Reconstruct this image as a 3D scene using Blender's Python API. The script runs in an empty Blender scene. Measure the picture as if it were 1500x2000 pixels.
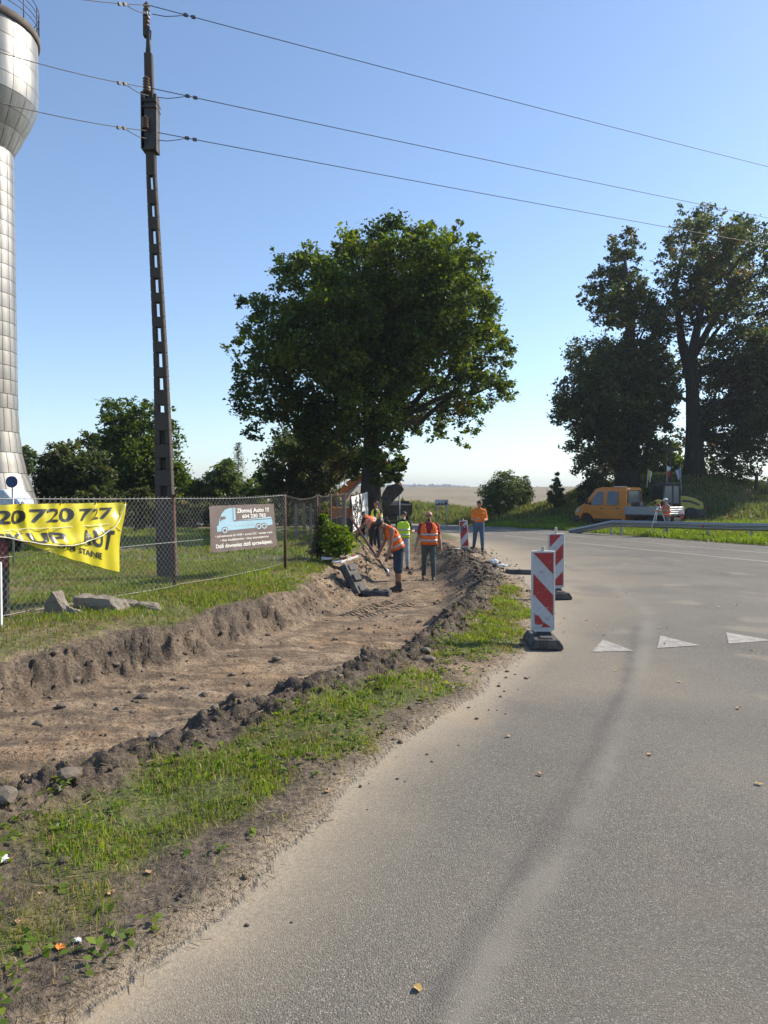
import bpy, bmesh, math, random
import numpy as np
from mathutils import Vector, Matrix, noise as mnoise

random.seed(7)
rng = np.random.default_rng(7)
R = math.radians
scene = bpy.context.scene
COL = scene.collection

# ------------------------------------------------------------------ camera
EYE = 1.62
FPX = 1390.0                      # focal length in pixels of the 1500 x 2000 photograph
PITCH = math.atan(32 / FPX)
cam = bpy.data.cameras.new('camera')
cam.sensor_fit = 'VERTICAL'
cam.sensor_height = 36.0
cam.lens = 36.0 * FPX / 2000.0
cam.clip_start = 0.05
cam.clip_end = 9000
camo = bpy.data.objects.new('camera', cam)
camo.location = (0, 0, EYE)
camo.rotation_euler = (R(90) - PITCH, 0, 0)
COL.objects.link(camo)
scene.camera = camo

# ------------------------------------------------------------------ sky and sun
SUN_EL = R(37)
SUN_AZ = math.atan2(0.89, 0.42)   # clockwise from +Y (straight ahead) towards +X
w = bpy.data.worlds.new('World')
scene.world = w
w.use_nodes = True
wn = w.node_tree
bg = wn.nodes['Background']
sky = wn.nodes.new('ShaderNodeTexSky')
sky.sky_type = 'NISHITA'
sky.sun_disc = False
sky.sun_elevation = SUN_EL
sky.sun_rotation = SUN_AZ
sky.altitude = 300
sky.air_density = 1.0
sky.dust_density = 0.4
sky.ozone_density = 2.6
wn.links.new(sky.outputs[0], bg.inputs[0])
bg.inputs[1].default_value = 0.135
sun = bpy.data.lights.new('sun', 'SUN')
sun.energy = 4.7
sun.angle = R(0.55)
sun.color = (1.0, 0.90, 0.76)
suno = bpy.data.objects.new('sun', sun)
sd = Vector((math.sin(SUN_AZ) * math.cos(SUN_EL), math.cos(SUN_AZ) * math.cos(SUN_EL), math.sin(SUN_EL)))
suno.rotation_euler = sd.to_track_quat('Z', 'Y').to_euler()
suno.location = (60, 30, 60)
COL.objects.link(suno)
scene.view_settings.view_transform = 'Standard'
scene.view_settings.look = 'None'
scene.view_settings.exposure = 0.66
scene.view_settings.gamma = 1.0
scene.view_settings.use_curve_mapping = False
scene.cycles.max_bounces = 7
scene.cycles.diffuse_bounces = 4
scene.cycles.glossy_bounces = 3
scene.cycles.transmission_bounces = 4
scene.cycles.transparent_max_bounces = 6
scene.cycles.volume_bounces = 0
scene.cycles.caustics_reflective = False
scene.cycles.caustics_refractive = False
scene.cycles.use_adaptive_sampling = True
scene.cycles.adaptive_threshold = 0.015

# ------------------------------------------------------------------ geometry of the view: a pixel of the photograph and a distance give a place
def ray(u, v):
    xc, yc = (u - 750) / FPX, (1000 - v) / FPX
    c, s = math.cos(PITCH), math.sin(PITCH)
    return Vector((xc, c + yc * s, -s + yc * c))
def P(u, v, d):
    r = ray(u, v)
    return Vector((0, 0, EYE)) + r * (d / r.y)
def X(u, d):
    return (u - 750) / FPX * d

# ------------------------------------------------------------------ noise on arrays
def _hash(ix, iy, seed):
    h = (ix.astype(np.int64) * 374761393 + iy.astype(np.int64) * 668265263 + seed * 982451653) & 0xffffffff
    h = ((h ^ (h >> 13)) * 1274126177) & 0xffffffff
    h = ((h ^ (h >> 16)) * 2246822519) & 0xffffffff
    return ((h ^ (h >> 15)) & 0xffff) / 65535.0
def vnoise(x, y, seed=0):
    fx, fy = np.floor(x), np.floor(y)
    tx, ty = x - fx, y - fy
    tx = tx * tx * tx * (tx * (tx * 6 - 15) + 10)
    ty = ty * ty * ty * (ty * (ty * 6 - 15) + 10)
    a = _hash(fx, fy, seed); b = _hash(fx + 1, fy, seed)
    c = _hash(fx, fy + 1, seed); d = _hash(fx + 1, fy + 1, seed)
    return (a + (b - a) * tx) * (1 - ty) + (c + (d - c) * tx) * ty
def fbm(x, y, freq, octv=4, seed=0, gain=0.5):
    s = 0; a = 1; t = 0
    for k in range(octv):
        ang = 0.6 * k
        xr = (x * math.cos(ang) - y * math.sin(ang)) * freq; yr = (x * math.sin(ang) + y * math.cos(ang)) * freq
        s = s + a * vnoise(xr + 17.3 * k, yr - 9.1 * k, seed + k); t += a
        a *= gain; freq *= 2.03
    return s / t            # 0..1
def ss(a, b, x):
    t = np.clip((x - a) / (b - a), 0, 1)
    return t * t * (3 - 2 * t)

# ------------------------------------------------------------------ object helpers
def tag(o, label=None, cat=None, group=None, kind=None):
    if label: o['label'] = label
    if cat: o['category'] = cat
    if group: o['group'] = group
    if kind: o['kind'] = kind
    return o
def thing(name, label, cat, loc=(0, 0, 0), rz=0.0, group=None):
    o = bpy.data.objects.new(name, None)
    o.empty_display_size = 0.2
    o.location = loc
    o.rotation_euler = (0, 0, rz)
    COL.objects.link(o)
    return tag(o, label, cat, group)
def link(name, me, parent=None):
    o = bpy.data.objects.new(name, me)
    COL.objects.link(o)
    if parent is not None: o.parent = parent
    return o
def spot(x, y, marks):
    """where a small thing lies, told from the nearest landmark"""
    nm, mx, my = min(marks, key=lambda q: math.hypot(x - q[1], y - q[2]))
    dx, dy = x - mx, y - my
    dist = math.hypot(dx, dy)
    if abs(dx) > 2.2 * abs(dy): w_ = 'right of' if dx > 0 else 'left of'
    elif abs(dy) > 2.2 * abs(dx): w_ = 'behind' if dy > 0 else 'before'
    else: w_ = ('behind right of' if dx > 0 else 'behind left of') if dy > 0 else ('before right of' if dx > 0 else 'before left of')
    far = [(0.2, 'a hand'), (0.4, 'a foot'), (0.65, 'half a metre'), (0.85, 'a short step'), (1.15, 'one metre'), (1.4, 'a long step'), (1.75, 'over a metre'), (2.2, 'two metres'), (2.7, 'over two metres'), (3.3, 'three metres'), (3.8, 'over three metres'), (4.4, 'four metres'), (4.8, 'over four metres'), (5.4, 'five metres'), (6.5, 'six metres'), (7.5, 'seven metres'), (9, 'eight metres'), (99, 'many metres')]
    return '%s %s the %s' % (next(t for d_, t in far if dist <= d_), w_, nm)
def kids(o):
    return [c for c in bpy.data.objects if c.parent == o]
def copy_tree(o, parent=None):
    c = o.copy(); COL.objects.link(c)
    if parent is not None: c.parent = parent
    for ch in list(o.children): copy_tree(ch, c)
    return c

class MB:
    """collects simple shapes, then links them as one mesh object"""
    def __init__(s):
        s.v = []; s.f = []; s.m = []; s.sm = []
    def add(s, vs, fs, mi=0, smooth=False):
        b = len(s.v)
        s.v += [tuple(p) for p in vs]
        s.f += [tuple(b + i for i in f) for f in fs]
        s.m += [mi] * len(fs); s.sm += [smooth] * len(fs)
        return s
    def box(s, c, size, rot=None, mi=0, taper=(1, 1)):
        hx, hy, hz = size[0] / 2, size[1] / 2, size[2] / 2
        vs = []
        for z in (-1, 1):
            tx, ty = (1, 1) if z < 0 else taper
            for x, y in ((-1, -1), (1, -1), (1, 1), (-1, 1)):
                p = Vector((x * hx * tx, y * hy * ty, z * hz))
                if rot is not None: p = rot @ p
                vs.append(p + Vector(c))
        return s.add(vs, [(3, 2, 1, 0), (4, 5, 6, 7), (0, 1, 5, 4), (1, 2, 6, 5), (2, 3, 7, 6), (3, 0, 4, 7)], mi)
    def beam(s, a, b, wdt, hgt, mi=0, up=(0, 0, 1)):
        a, b = Vector(a), Vector(b); d = (b - a); L = d.length; d.normalize()
        u = Vector(up)
        if abs(d.dot(u)) > 0.98: u = Vector((0, 1, 0))
        sx = d.cross(u).normalized(); uz = sx.cross(d).normalized()
        M = Matrix((sx, d, uz)).transposed()
        return s.box((a + b) / 2, (wdt, L, hgt), M, mi)
    def tube(s, pts, rad, n=8, mi=0, cap=True, smooth=True, flat=None):
        pts = [Vector(p) for p in pts]
        if not hasattr(rad, '__len__'): rad = [rad] * len(pts)
        vs = []; fs = []; prev = None
        for i, p in enumerate(pts):
            t = (pts[min(i + 1, len(pts) - 1)] - pts[max(i - 1, 0)]).normalized()
            if prev is None:
                u = Vector((0, 0, 1)) if abs(t.z) < 0.9 else Vector((1, 0, 0))
                a = t.cross(u).normalized()
            else:
                a = (prev - t * prev.dot(t)).normalized()
            prev = a; b = t.cross(a)
            for k in range(n):
                an = 2 * math.pi * k / n
                vs.append(p + (a * math.cos(an) + b * math.sin(an) * (flat or 1)) * rad[i])
        for i in range(len(pts) - 1):
            for k in range(n):
                k2 = (k + 1) % n
                fs.append((i * n + k, i * n + k2, (i + 1) * n + k2, (i + 1) * n + k))
        s.add(vs, fs, mi, smooth)
        if cap:
            base = len(s.v) - len(vs)
            s.f.append(tuple(base + k for k in reversed(range(n)))); s.m.append(mi); s.sm.append(False)
            e = base + (len(pts) - 1) * n
            s.f.append(tuple(e + k for k in range(n))); s.m.append(mi); s.sm.append(False)
        return s
    def capsule(s, a, b, ra, rb, n=12, mi=0, k=4):
        a, b = Vector(a), Vector(b); d = b - a; L = d.length
        d = d / L if L > 1e-6 else Vector((0, 0, 1))
        pts = []; rad = []
        for i in range(k + 1):
            an = math.pi / 2 * (1 - i / k)
            pts.append(a - d * ra * math.sin(an)); rad.append(max(ra * math.cos(an), 1e-3))
        for i in range(k + 1):
            an = math.pi / 2 * i / k
            pts.append(b + d * rb * math.sin(an)); rad.append(max(rb * math.cos(an), 1e-3))
        return s.tube(pts, rad, n, mi)
    def ellipsoid(s, c, r, n=14, m=9, mi=0, rot=None):
        vs = []; fs = []
        for j in range(m + 1):
            ph = math.pi * j / m
            for k in range(n):
                th = 2 * math.pi * k / n
                p = Vector((r[0] * math.sin(ph) * math.cos(th), r[1] * math.sin(ph) * math.sin(th), -r[2] * math.cos(ph)))
                if rot is not None: p = rot @ p
                vs.append(p + Vector(c))
        for j in range(m):
            for k in range(n):
                k2 = (k + 1) % n
                fs.append((j * n + k, j * n + k2, (j + 1) * n + k2, (j + 1) * n + k))
        return s.add(vs, fs, mi, True)
    def lathe(s, prof, n=24, mi=0, c=(0, 0, 0), smooth=True, axis='z', cap=True):
        vs = []; fs = []
        for (r, z) in prof:
            for k in range(n):
                an = 2 * math.pi * k / n
                q = (r * math.cos(an), r * math.sin(an), z)
                if axis == 'y': q = (q[0], z, q[1])
                if axis == 'x': q = (z, q[0], q[1])
                vs.append((q[0] + c[0], q[1] + c[1], q[2] + c[2]))
        for j in range(len(prof) - 1):
            for k in range(n):
                k2 = (k + 1) % n
                fs.append((j * n + k, j * n + k2, (j + 1) * n + k2, (j + 1) * n + k))
        if cap:
            fs.append(tuple(reversed(range(n)))); fs.append(tuple((len(prof) - 1) * n + k for k in range(n)))
        return s.add(vs, fs, mi, smooth)
    def prism(s, poly, lo, hi, plane='xz', mi=0, mi_side=None):
        """extrude a 2D polygon; plane xz is extruded along y, xy along z, yz along x"""
        n = len(poly)
        def q(a, b, t):
            return {'xz': (a, t, b), 'xy': (a, b, t), 'yz': (t, a, b)}[plane]
        vs = [q(a, b, lo) for a, b in poly] + [q(a, b, hi) for a, b in poly]
        b0 = len(s.v)
        s.add(vs, [tuple(range(n)), tuple(reversed(range(n, 2 * n)))], mi)
        s.f += [(b0 + i, b0 + n + i, b0 + n + (i + 1) % n, b0 + (i + 1) % n) for i in range(n)]
        s.m += [mi if mi_side is None else mi_side] * n; s.sm += [False] * n
        return s
    def build(s, name, mats, parent=None, bevel=0.0, seg=2, fix=True, solid=0.0):
        me = bpy.data.meshes.new(name)
        me.from_pydata(s.v, [], s.f)
        if not isinstance(mats, (list, tuple)): mats = [mats]
        for m in mats: me.materials.append(m)
        me.polygons.foreach_set('material_index', s.m)
        me.polygons.foreach_set('use_smooth', s.sm)
        if fix:
            bm = bmesh.new(); bm.from_mesh(me)
            bmesh.ops.recalc_face_normals(bm, faces=bm.faces)
            bm.to_mesh(me); bm.free()
        me.update()
        o = link(name, me, parent)
        if solid:
            md = o.modifiers.new('solid', 'SOLIDIFY'); md.thickness = solid; md.offset = 0
        if bevel:
            md = o.modifiers.new('bevel', 'BEVEL'); md.width = bevel; md.segments = seg; md.limit_method = 'ANGLE'; md.angle_limit = R(35)
            md.harden_normals = False
        return o

def np_mesh(name, verts, faces, mat, parent=None, attrs=None, smooth=False):
    """verts (N,3), faces (M,k) with one k"""
    me = bpy.data.meshes.new(name)
    verts = np.ascontiguousarray(verts, dtype=np.float32); faces = np.ascontiguousarray(faces, dtype=np.int32)
    M, k = faces.shape
    me.vertices.add(len(verts)); me.vertices.foreach_set('co', verts.ravel())
    me.loops.add(M * k); me.loops.foreach_set('vertex_index', faces.ravel())
    me.polygons.add(M)
    me.polygons.foreach_set('loop_start', np.arange(0, M * k, k, dtype=np.int32))
    me.polygons.foreach_set('loop_total', np.full(M, k, dtype=np.int32))
    if smooth: me.polygons.foreach_set('use_smooth', np.ones(M, dtype=bool))
    if mat is not None: me.materials.append(mat)
    for nm, arr in (attrs or {}).items():
        at = me.attributes.new(nm, 'FLOAT', 'POINT')
        at.data.foreach_set('value', np.ascontiguousarray(arr, dtype=np.float32))
    me.update(calc_edges=True)
    me.validate()
    return link(name, me, parent)

# ------------------------------------------------------------------ materials
class NT:
    def __init__(s, name):
        s.mat = bpy.data.materials.new(name); s.mat.use_nodes = True
        s.t = s.mat.node_tree; s.b = s.t.nodes['Principled BSDF']; s.out = s.t.nodes['Material Output']
        s.co = None
    def n(s, typ, **kw):
        nd = s.t.nodes.new(typ)
        for k, v in kw.items(): setattr(nd, k, v)
        return nd
    def l(s, a, b): s.t.links.new(a, b)
    def coord(s):
        if s.co is None: s.co = s.n('ShaderNodeTexCoord').outputs['Object']
        return s.co
    def noise(s, scale, detail=4, rough=0.55, vec=None, dist=0.0):
        nd = s.n('ShaderNodeTexNoise'); nd.inputs['Scale'].default_value = scale; nd.inputs['Detail'].default_value = detail
        nd.inputs['Roughness'].default_value = rough; nd.inputs['Distortion'].default_value = dist
        s.l(vec if vec is not None else s.coord(), nd.inputs['Vector']); return nd.outputs['Fac']
    def voronoi(s, scale, out='Distance', feature='F1', vec=None):
        nd = s.n('ShaderNodeTexVoronoi'); nd.feature = feature; nd.inputs['Scale'].default_value = scale
        s.l(vec if vec is not None else s.coord(), nd.inputs['Vector']); return nd.outputs[out]
    def ramp(s, fac, stops, interp='LINEAR'):
        nd = s.n('ShaderNodeValToRGB'); cr = nd.color_ramp; cr.interpolation = interp
        while len(cr.elements) < len(stops): cr.elements.new(0.5)
        for e, (p, c) in zip(cr.elements, stops):
            e.position = p
            e.color = (c, c, c, 1) if not hasattr(c, '__len__') else (*c, 1)
        s.l(fac, nd.inputs[0]); return nd.outputs[0]
    def mix(s, fac, a, b, blend='MIX'):
        nd = s.n('ShaderNodeMix', data_type='RGBA', blend_type=blend)
        for sock, val in ((nd.inputs[0], fac), (nd.inputs[6], a), (nd.inputs[7], b)):
            if hasattr(val, 'is_linked') or isinstance(val, bpy.types.NodeSocket): s.l(val, sock)
            elif hasattr(val, '__len__'): sock.default_value = (*val, 1)
            else: sock.default_value = val
        return nd.outputs[2]
    def math(s, op, a, b=0.0, clamp=False):
        nd = s.n('ShaderNodeMath', operation=op, use_clamp=clamp)
        for sock, val in ((nd.inputs[0], a), (nd.inputs[1], b)):
            if isinstance(val, bpy.types.NodeSocket): s.l(val, sock)
            else: sock.default_value = val
        return nd.outputs[0]
    def attr(s, name):
        nd = s.n('ShaderNodeAttribute', attribute_name=name); return nd.outputs['Fac']
    def bump(s, h, strength=0.3, dist=0.02):
        nd = s.n('ShaderNodeBump'); nd.inputs['Strength'].default_value = strength; nd.inputs['Distance'].default_value = dist
        s.l(h, nd.inputs['Height']); s.l(nd.outputs[0], s.b.inputs['Normal'])
    def base(s, c):
        if isinstance(c, bpy.types.NodeSocket): s.l(c, s.b.inputs['Base Color'])
        else: s.b.inputs['Base Color'].default_value = (*c, 1)
    def set(s, **kw):
        for k, v in kw.items(): s.b.inputs[k.replace('_', ' ')].default_value = v

def worn(name, col, rough=0.6, metal=0.0, var=0.25, scale=6.0, dirt=None, dirt_amt=0.35, bump=0.0, spec=None, stretch=None):
    """painted / cast surface with uneven tone and patches of dirt"""
    m = NT(name)
    vec = m.coord()
    if stretch:
        mp = m.n('ShaderNodeMapping'); mp.inputs['Scale'].default_value = stretch; m.l(vec, mp.inputs['Vector']); vec = mp.outputs[0]
    n1 = m.noise(scale, 6, 0.6, vec); n2 = m.noise(scale * 6, 3, 0.6, vec)
    lo = tuple(c * (1 - var) for c in col); hi = tuple(min(1, c * (1 + var)) for c in col)
    c = m.mix(m.ramp(n1, [(0.3, 0), (0.7, 1)]), lo, hi)
    if dirt is not None:
        f = m.math('MULTIPLY', m.ramp(m.math('ADD', m.math('MULTIPLY', n1, 0.6), m.math('MULTIPLY', n2, 0.4)), [(0.45, 0), (0.66, 1)]), dirt_amt)
        c = m.mix(f, c, dirt)
    m.base(c); m.set(Roughness=rough, Metallic=metal)
    if spec is not None: m.b.inputs['Specular IOR Level'].default_value = spec
    if bump: m.bump(n2, bump, 0.01)
    return m.mat
def glass_mat(name, col=(0.02, 0.025, 0.03), rough=0.05):
    m = NT(name); m.base(col); m.set(Roughness=rough); m.b.inputs['Specular IOR Level'].default_value = 0.9
    return m.mat
# ------------------------------------------------------------------ ground plan (metres; +Y straight ahead)
TL = np.array([(-14, 0.5), (-9, 3.2), (-5.6, 5.2), (-3.55, 6.6), (-2.73, 8.3), (-2.1, 9.9), (-1.45, 12.0), (-1.35, 14.2), (-1.25, 16), (-1.05, 18.5), (-0.75, 22), (-0.45, 27), (-0.3, 34)], float)
TR = np.array([(-9, -3.5), (-3.4, 1.2), (-2.2, 3.0), (-1.8, 3.75), (-1.42, 4.45), (-1.06, 5.05), (-0.46, 5.85), (0.14, 6.7), (0.55, 7.75), (1.12, 9.6), (1.85, 12.6), (2.2, 14.8), (2.2, 17.7), (2.05, 21.5), (2.0, 27), (2.0, 34)], float)
ROAD = np.array([(-3.6, -8), (-2.3, -2), (-1.5, 1), (-.96, 2.15), (-.70, 2.55), (-.44, 3.16), (-.16, 4.05), (.08, 4.6), (.6, 5.5), (1.50, 7.5), (2.1, 10), (2.5, 12), (2.75, 14.3), (3.05, 19.8), (3.3, 24.4), (3.45, 31.9), (3.3, 36), (2.6, 40.5), (1.0, 44.8), (-3, 48), (-12, 52), (-40, 58),
                 (-40, 65), (-12, 58.5), (-3, 55.5), (1.9, 53), (4.4, 50.6), (6.6, 48), (8.3, 45), (10.0, 40.6), (11.3, 34.6), (12.5, 29.3), (13.7, 25), (15.2, 19), (17.5, 10), (20, 0), (23, -10), (30, -40),
                 (23, -40), (16.5, -10), (13.5, 0), (12, 8), (10.8, 11.3), (8.6, 11.3), (6.8, 9), (5.6, 5), (4.8, 0), (4.4, -8)], float)
FAR = np.array([(-40, 65), (-12, 58.5), (-3, 55.5), (1.9, 53), (4.4, 50.6), (6.6, 48), (8.3, 45), (10.0, 40.6), (11.3, 34.6), (12.5, 29.3), (13.7, 25), (15.2, 19), (17.5, 10), (20, 0), (23, -10), (30, -40)], float)

def dist_poly(x, y, pts, closed=False):
    d2 = np.full(x.shape, 1e12)
    n = len(pts)
    for i in range(n if closed else n - 1):
        ax, ay = pts[i]; bx, by = pts[(i + 1) % n]
        ex, ey = bx - ax, by - ay; L2 = ex * ex + ey * ey
        t = np.clip(((x - ax) * ex + (y - ay) * ey) / L2, 0, 1)
        dx = x - (ax + t * ex); dy = y - (ay + t * ey)
        np.minimum(d2, dx * dx + dy * dy, out=d2)
    return np.sqrt(d2)
def inside(x, y, pts):
    c = np.zeros(x.shape, bool); n = len(pts)
    for i in range(n):
        ax, ay = pts[i]; bx, by = pts[(i + 1) % n]
        if ay == by: continue
        cond = ((ay > y) != (by > y)) & (x < (bx - ax) * (y - ay) / (by - ay) + ax)
        c ^= cond
    return c
def g0(y):
    """the broad fall of the land away from the junction"""
    return -0.012 * (np.clip(y, 10, 55) - 10)
def ground_pt(u, v, z=0.0):
    """where a pixel's ray meets the broad fall of the land, z above it"""
    r = ray(u, v); a = r.z / r.y
    d = (EYE - z) / max(-a, 1e-4)
    if d > 10: d = (EYE - z - 0.12) / max(-a - 0.012, 1e-4)
    return X(u, d), d
STREAK = np.array([ground_pt(u, v) for u, v in [(1090, 1098), (1150, 1112), (1195, 1135), (1215, 1160), (1258, 1185), (1270, 1205), (1266, 1228), (1254, 1331), (1223, 1410), (1191, 1504), (1144, 1615), (1089, 1693), (1010, 1788), (947, 1906), (900, 2010)]])
DARKS = np.array([ground_pt(u, v) for u, v in [(1246, 1225), (1238, 1268), (1223, 1331), (1160, 1473), (1065, 1630), (955, 1788), (868, 1930), (830, 2010)]])

def land(x, y):
    """height and masks at points"""
    x = np.asarray(x, float); y = np.asarray(y, float)
    r = np.hypot(x, y)
    o = {}
    b = g0(y)
    dL = dist_poly(x, y, TL); dR = dist_poly(x, y, TR)
    wob = (fbm(x, y, 1.3, 4, 31) - 0.5)
    sL = np.where(x > np.interp(y, TL[:, 1], TL[:, 0]), dL, -dL) + wob * 0.35      # > 0 inside the dig
    sR = np.where(x < np.interp(y, TR[:, 1], TR[:, 0]), dR, -dR) + (fbm(x, y, 1.7, 4, 47) - 0.5) * 0.3
    rin = inside(x, y, ROAD); dRo = dist_poly(x, y, ROAD, True)
    sRoad = np.where(rin, dRo, -dRo) + (fbm(x, y, 2.2, 4, 5) - 0.5) * 0.16 * (r < 16)
    sFar = dist_poly(x, y, FAR); beyond = (~rin) & (x > np.interp(y, FAR[::-1, 1], FAR[::-1, 0]))
    beyond = beyond | ((y > 53) & ~rin & (y > np.interp(x, FAR[:6, 0], FAR[:6, 1])))
    end = 1 - ss(27, 31.5, y)
    # dig
    depth = np.interp(y, [2, 5, 8, 14, 20, 30], [0.20, 0.26, 0.36, 0.45, 0.48, 0.45])
    wl = np.interp(y, [6, 9, 12, 15, 22], [0.34, 0.38, 0.5, 0.95, 0.9])
    inL = ss(0, 1, np.clip(sL / wl, 0, 1)); inL = np.clip(sL / wl, 0, 1) * 0.6 + inL * 0.4
    inR = ss(0.0, 1, np.clip((sR - 0.02) / np.interp(y, [7, 13], [0.5, 1.05]), 0, 1))
    dig = inL * inR * end
    ridge = np.exp(-((sR - 0.02) / 0.30) ** 2) * end * ss(0.9, 2.2, r) * (0.55 + 0.45 * ss(0.34, 0.56, fbm(x, y, 0.75, 3, 37)))
    leftside = ss(0.25, -0.6, sL) * (1 - ss(34, 40, y))
    z = b + leftside * 0.13 - depth * dig
    # roughness of the soil
    n1 = fbm(x, y, 1.1, 5, 3) - 0.5; n2 = fbm(x, y, 4.5, 5, 13, 0.6) - 0.5; n3 = fbm(x, y, 13, 4, 23, 0.6) - 0.5
    rid = 1 - np.abs(fbm(x, y, 3.3, 4, 61, 0.6) * 2 - 1) * 1.6
    wallm = np.clip(np.clip(sL / wl, 0, 1) * (1 - np.clip(sL / wl, 0, 1)) * 4, 0, 1) * inR * end
    soil = np.clip(np.maximum(ss(0.0, 0.1, sL) * ss(-0.28, -0.08, sR) * end, 0), 0, 1)
    n4 = fbm(x, y, 34, 3, 27, 0.6) - 0.5
    flat = 0.45 + 0.55 * np.clip(wallm + ridge, 0, 1)
    z += soil * (n1 * 0.06 + n2 * 0.075 * flat + n3 * 0.05 * flat + n4 * 0.018 * (r < 12))
    z += wallm * (n2 * 0.15 + n3 * 0.17 + n4 * 0.07 * (r < 14)) + 0.05 * ss(-0.15, 0.0, sL) * ss(0.3, 0.0, sL) * end * (n3 * 2)
    lump = np.interp(y, [2, 4, 6, 10, 14, 20], [0.05, 0.07, 0.09, 0.07, 0.05, 0.04])
    z += ridge * lump * (0.45 + 1.25 * np.clip(rid, -0.4, 1) * (0.4 + 1.2 * fbm(x, y, 0.8, 3, 29))) + ridge * (n3 * 0.13 + n2 * 0.10)
    # ruts along the dig
    z += 0.012 * np.sin(sR * 9 + n1 * 9) * dig * ss(0.5, 0.9, sR)
    drag = fbm(x * 0.28, y * 2.6, 2.2, 4, 88, 0.6) - 0.5
    z += soil * (1 - wallm) * drag * 0.075 * ss(10, 4, np.abs(y - 9) - 6)
    # verge and yard
    verge = ((sR < 0) | (sL < 0)) & (sRoad < 0)
    z += np.where(verge & (r < 60), n1 * 0.10 * ss(0, 0.4, -sRoad) + n2 * 0.045 * ss(0.0, 0.3, -sRoad) + n3 * 0.02 * ss(0, 0.15, -sRoad), 0)
    z += np.where(~rin, 0.035 * ss(0.0, 0.35, -sRoad), 0) * (r < 80)
    z -= 0.012 * np.clip(sRoad, -0.3, 0.0) * 0
    # road crown and unevenness
    z += np.where(sRoad > 0, (fbm(x, y, 0.5, 3, 77) - 0.5) * 0.03, 0)
    # land beyond the main road: a bank, a mound under the trees, a field that climbs
    z += np.where(beyond, 0.75 * ss(1.5, 11, sFar) * ss(20, 30, y) * (1 - 0.95 * np.exp(-((x - 16) / 5.5) ** 4 - ((y - 44) / 4.2) ** 4)), 0)
    q = ((x - 20.5) / 7.6) ** 2 + ((y - 53.5) / 5.6) ** 2
    z += 2.55 * np.exp(-q ** 1.3) + np.where(beyond, (fbm(x, y, 0.25, 3, 8) - 0.5) * 0.5 * ss(2, 8, sFar), 0)
    q2 = ((x - 34) / 11) ** 2 + ((y - 56) / 10) ** 2
    z += 1.3 * np.exp(-q2)
    z += 6.2 * ss(70, 430, r) * np.where(y > 0, 1, 0.3) - 6 * ss(460, 900, r) + 1.2 * (fbm(x, y, 0.004, 3, 91) - 0.5) * ss(120, 400, r)
    z += np.where(~rin, (fbm(x, y, 0.7, 3, 18) - 0.5) * 0.12 * ss(20, 45, r), 0)
    o.update(z=z, sL=sL, sR=sR, sRoad=sRoad, beyond=beyond, sFar=sFar, soil=soil, ridge=ridge, wall=wallm, dig=dig, end=end, r=r, rin=rin, n1=n1, n2=n2, n3=n3)
    return o
def H(x, y):
    return float(land(np.array([x]), np.array([y]))['z'][0])
def G(u, v, lift=0.0, it=30):
    """point of the built ground under a pixel"""
    x, d = ground_pt(u, v)
    ds = np.geomspace(max(1.0, d * 0.5), d * 2.2, 500)
    r = ray(u, v)
    xs = r.x / r.y * ds; zs = EYE + r.z / r.y * ds
    g = land(xs, ds)['z'] + lift
    k = np.argmax(zs <= g)
    if zs[k] > g[k]: k = 499
    return Vector((xs[k], ds[k], g[k] - lift))

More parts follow.
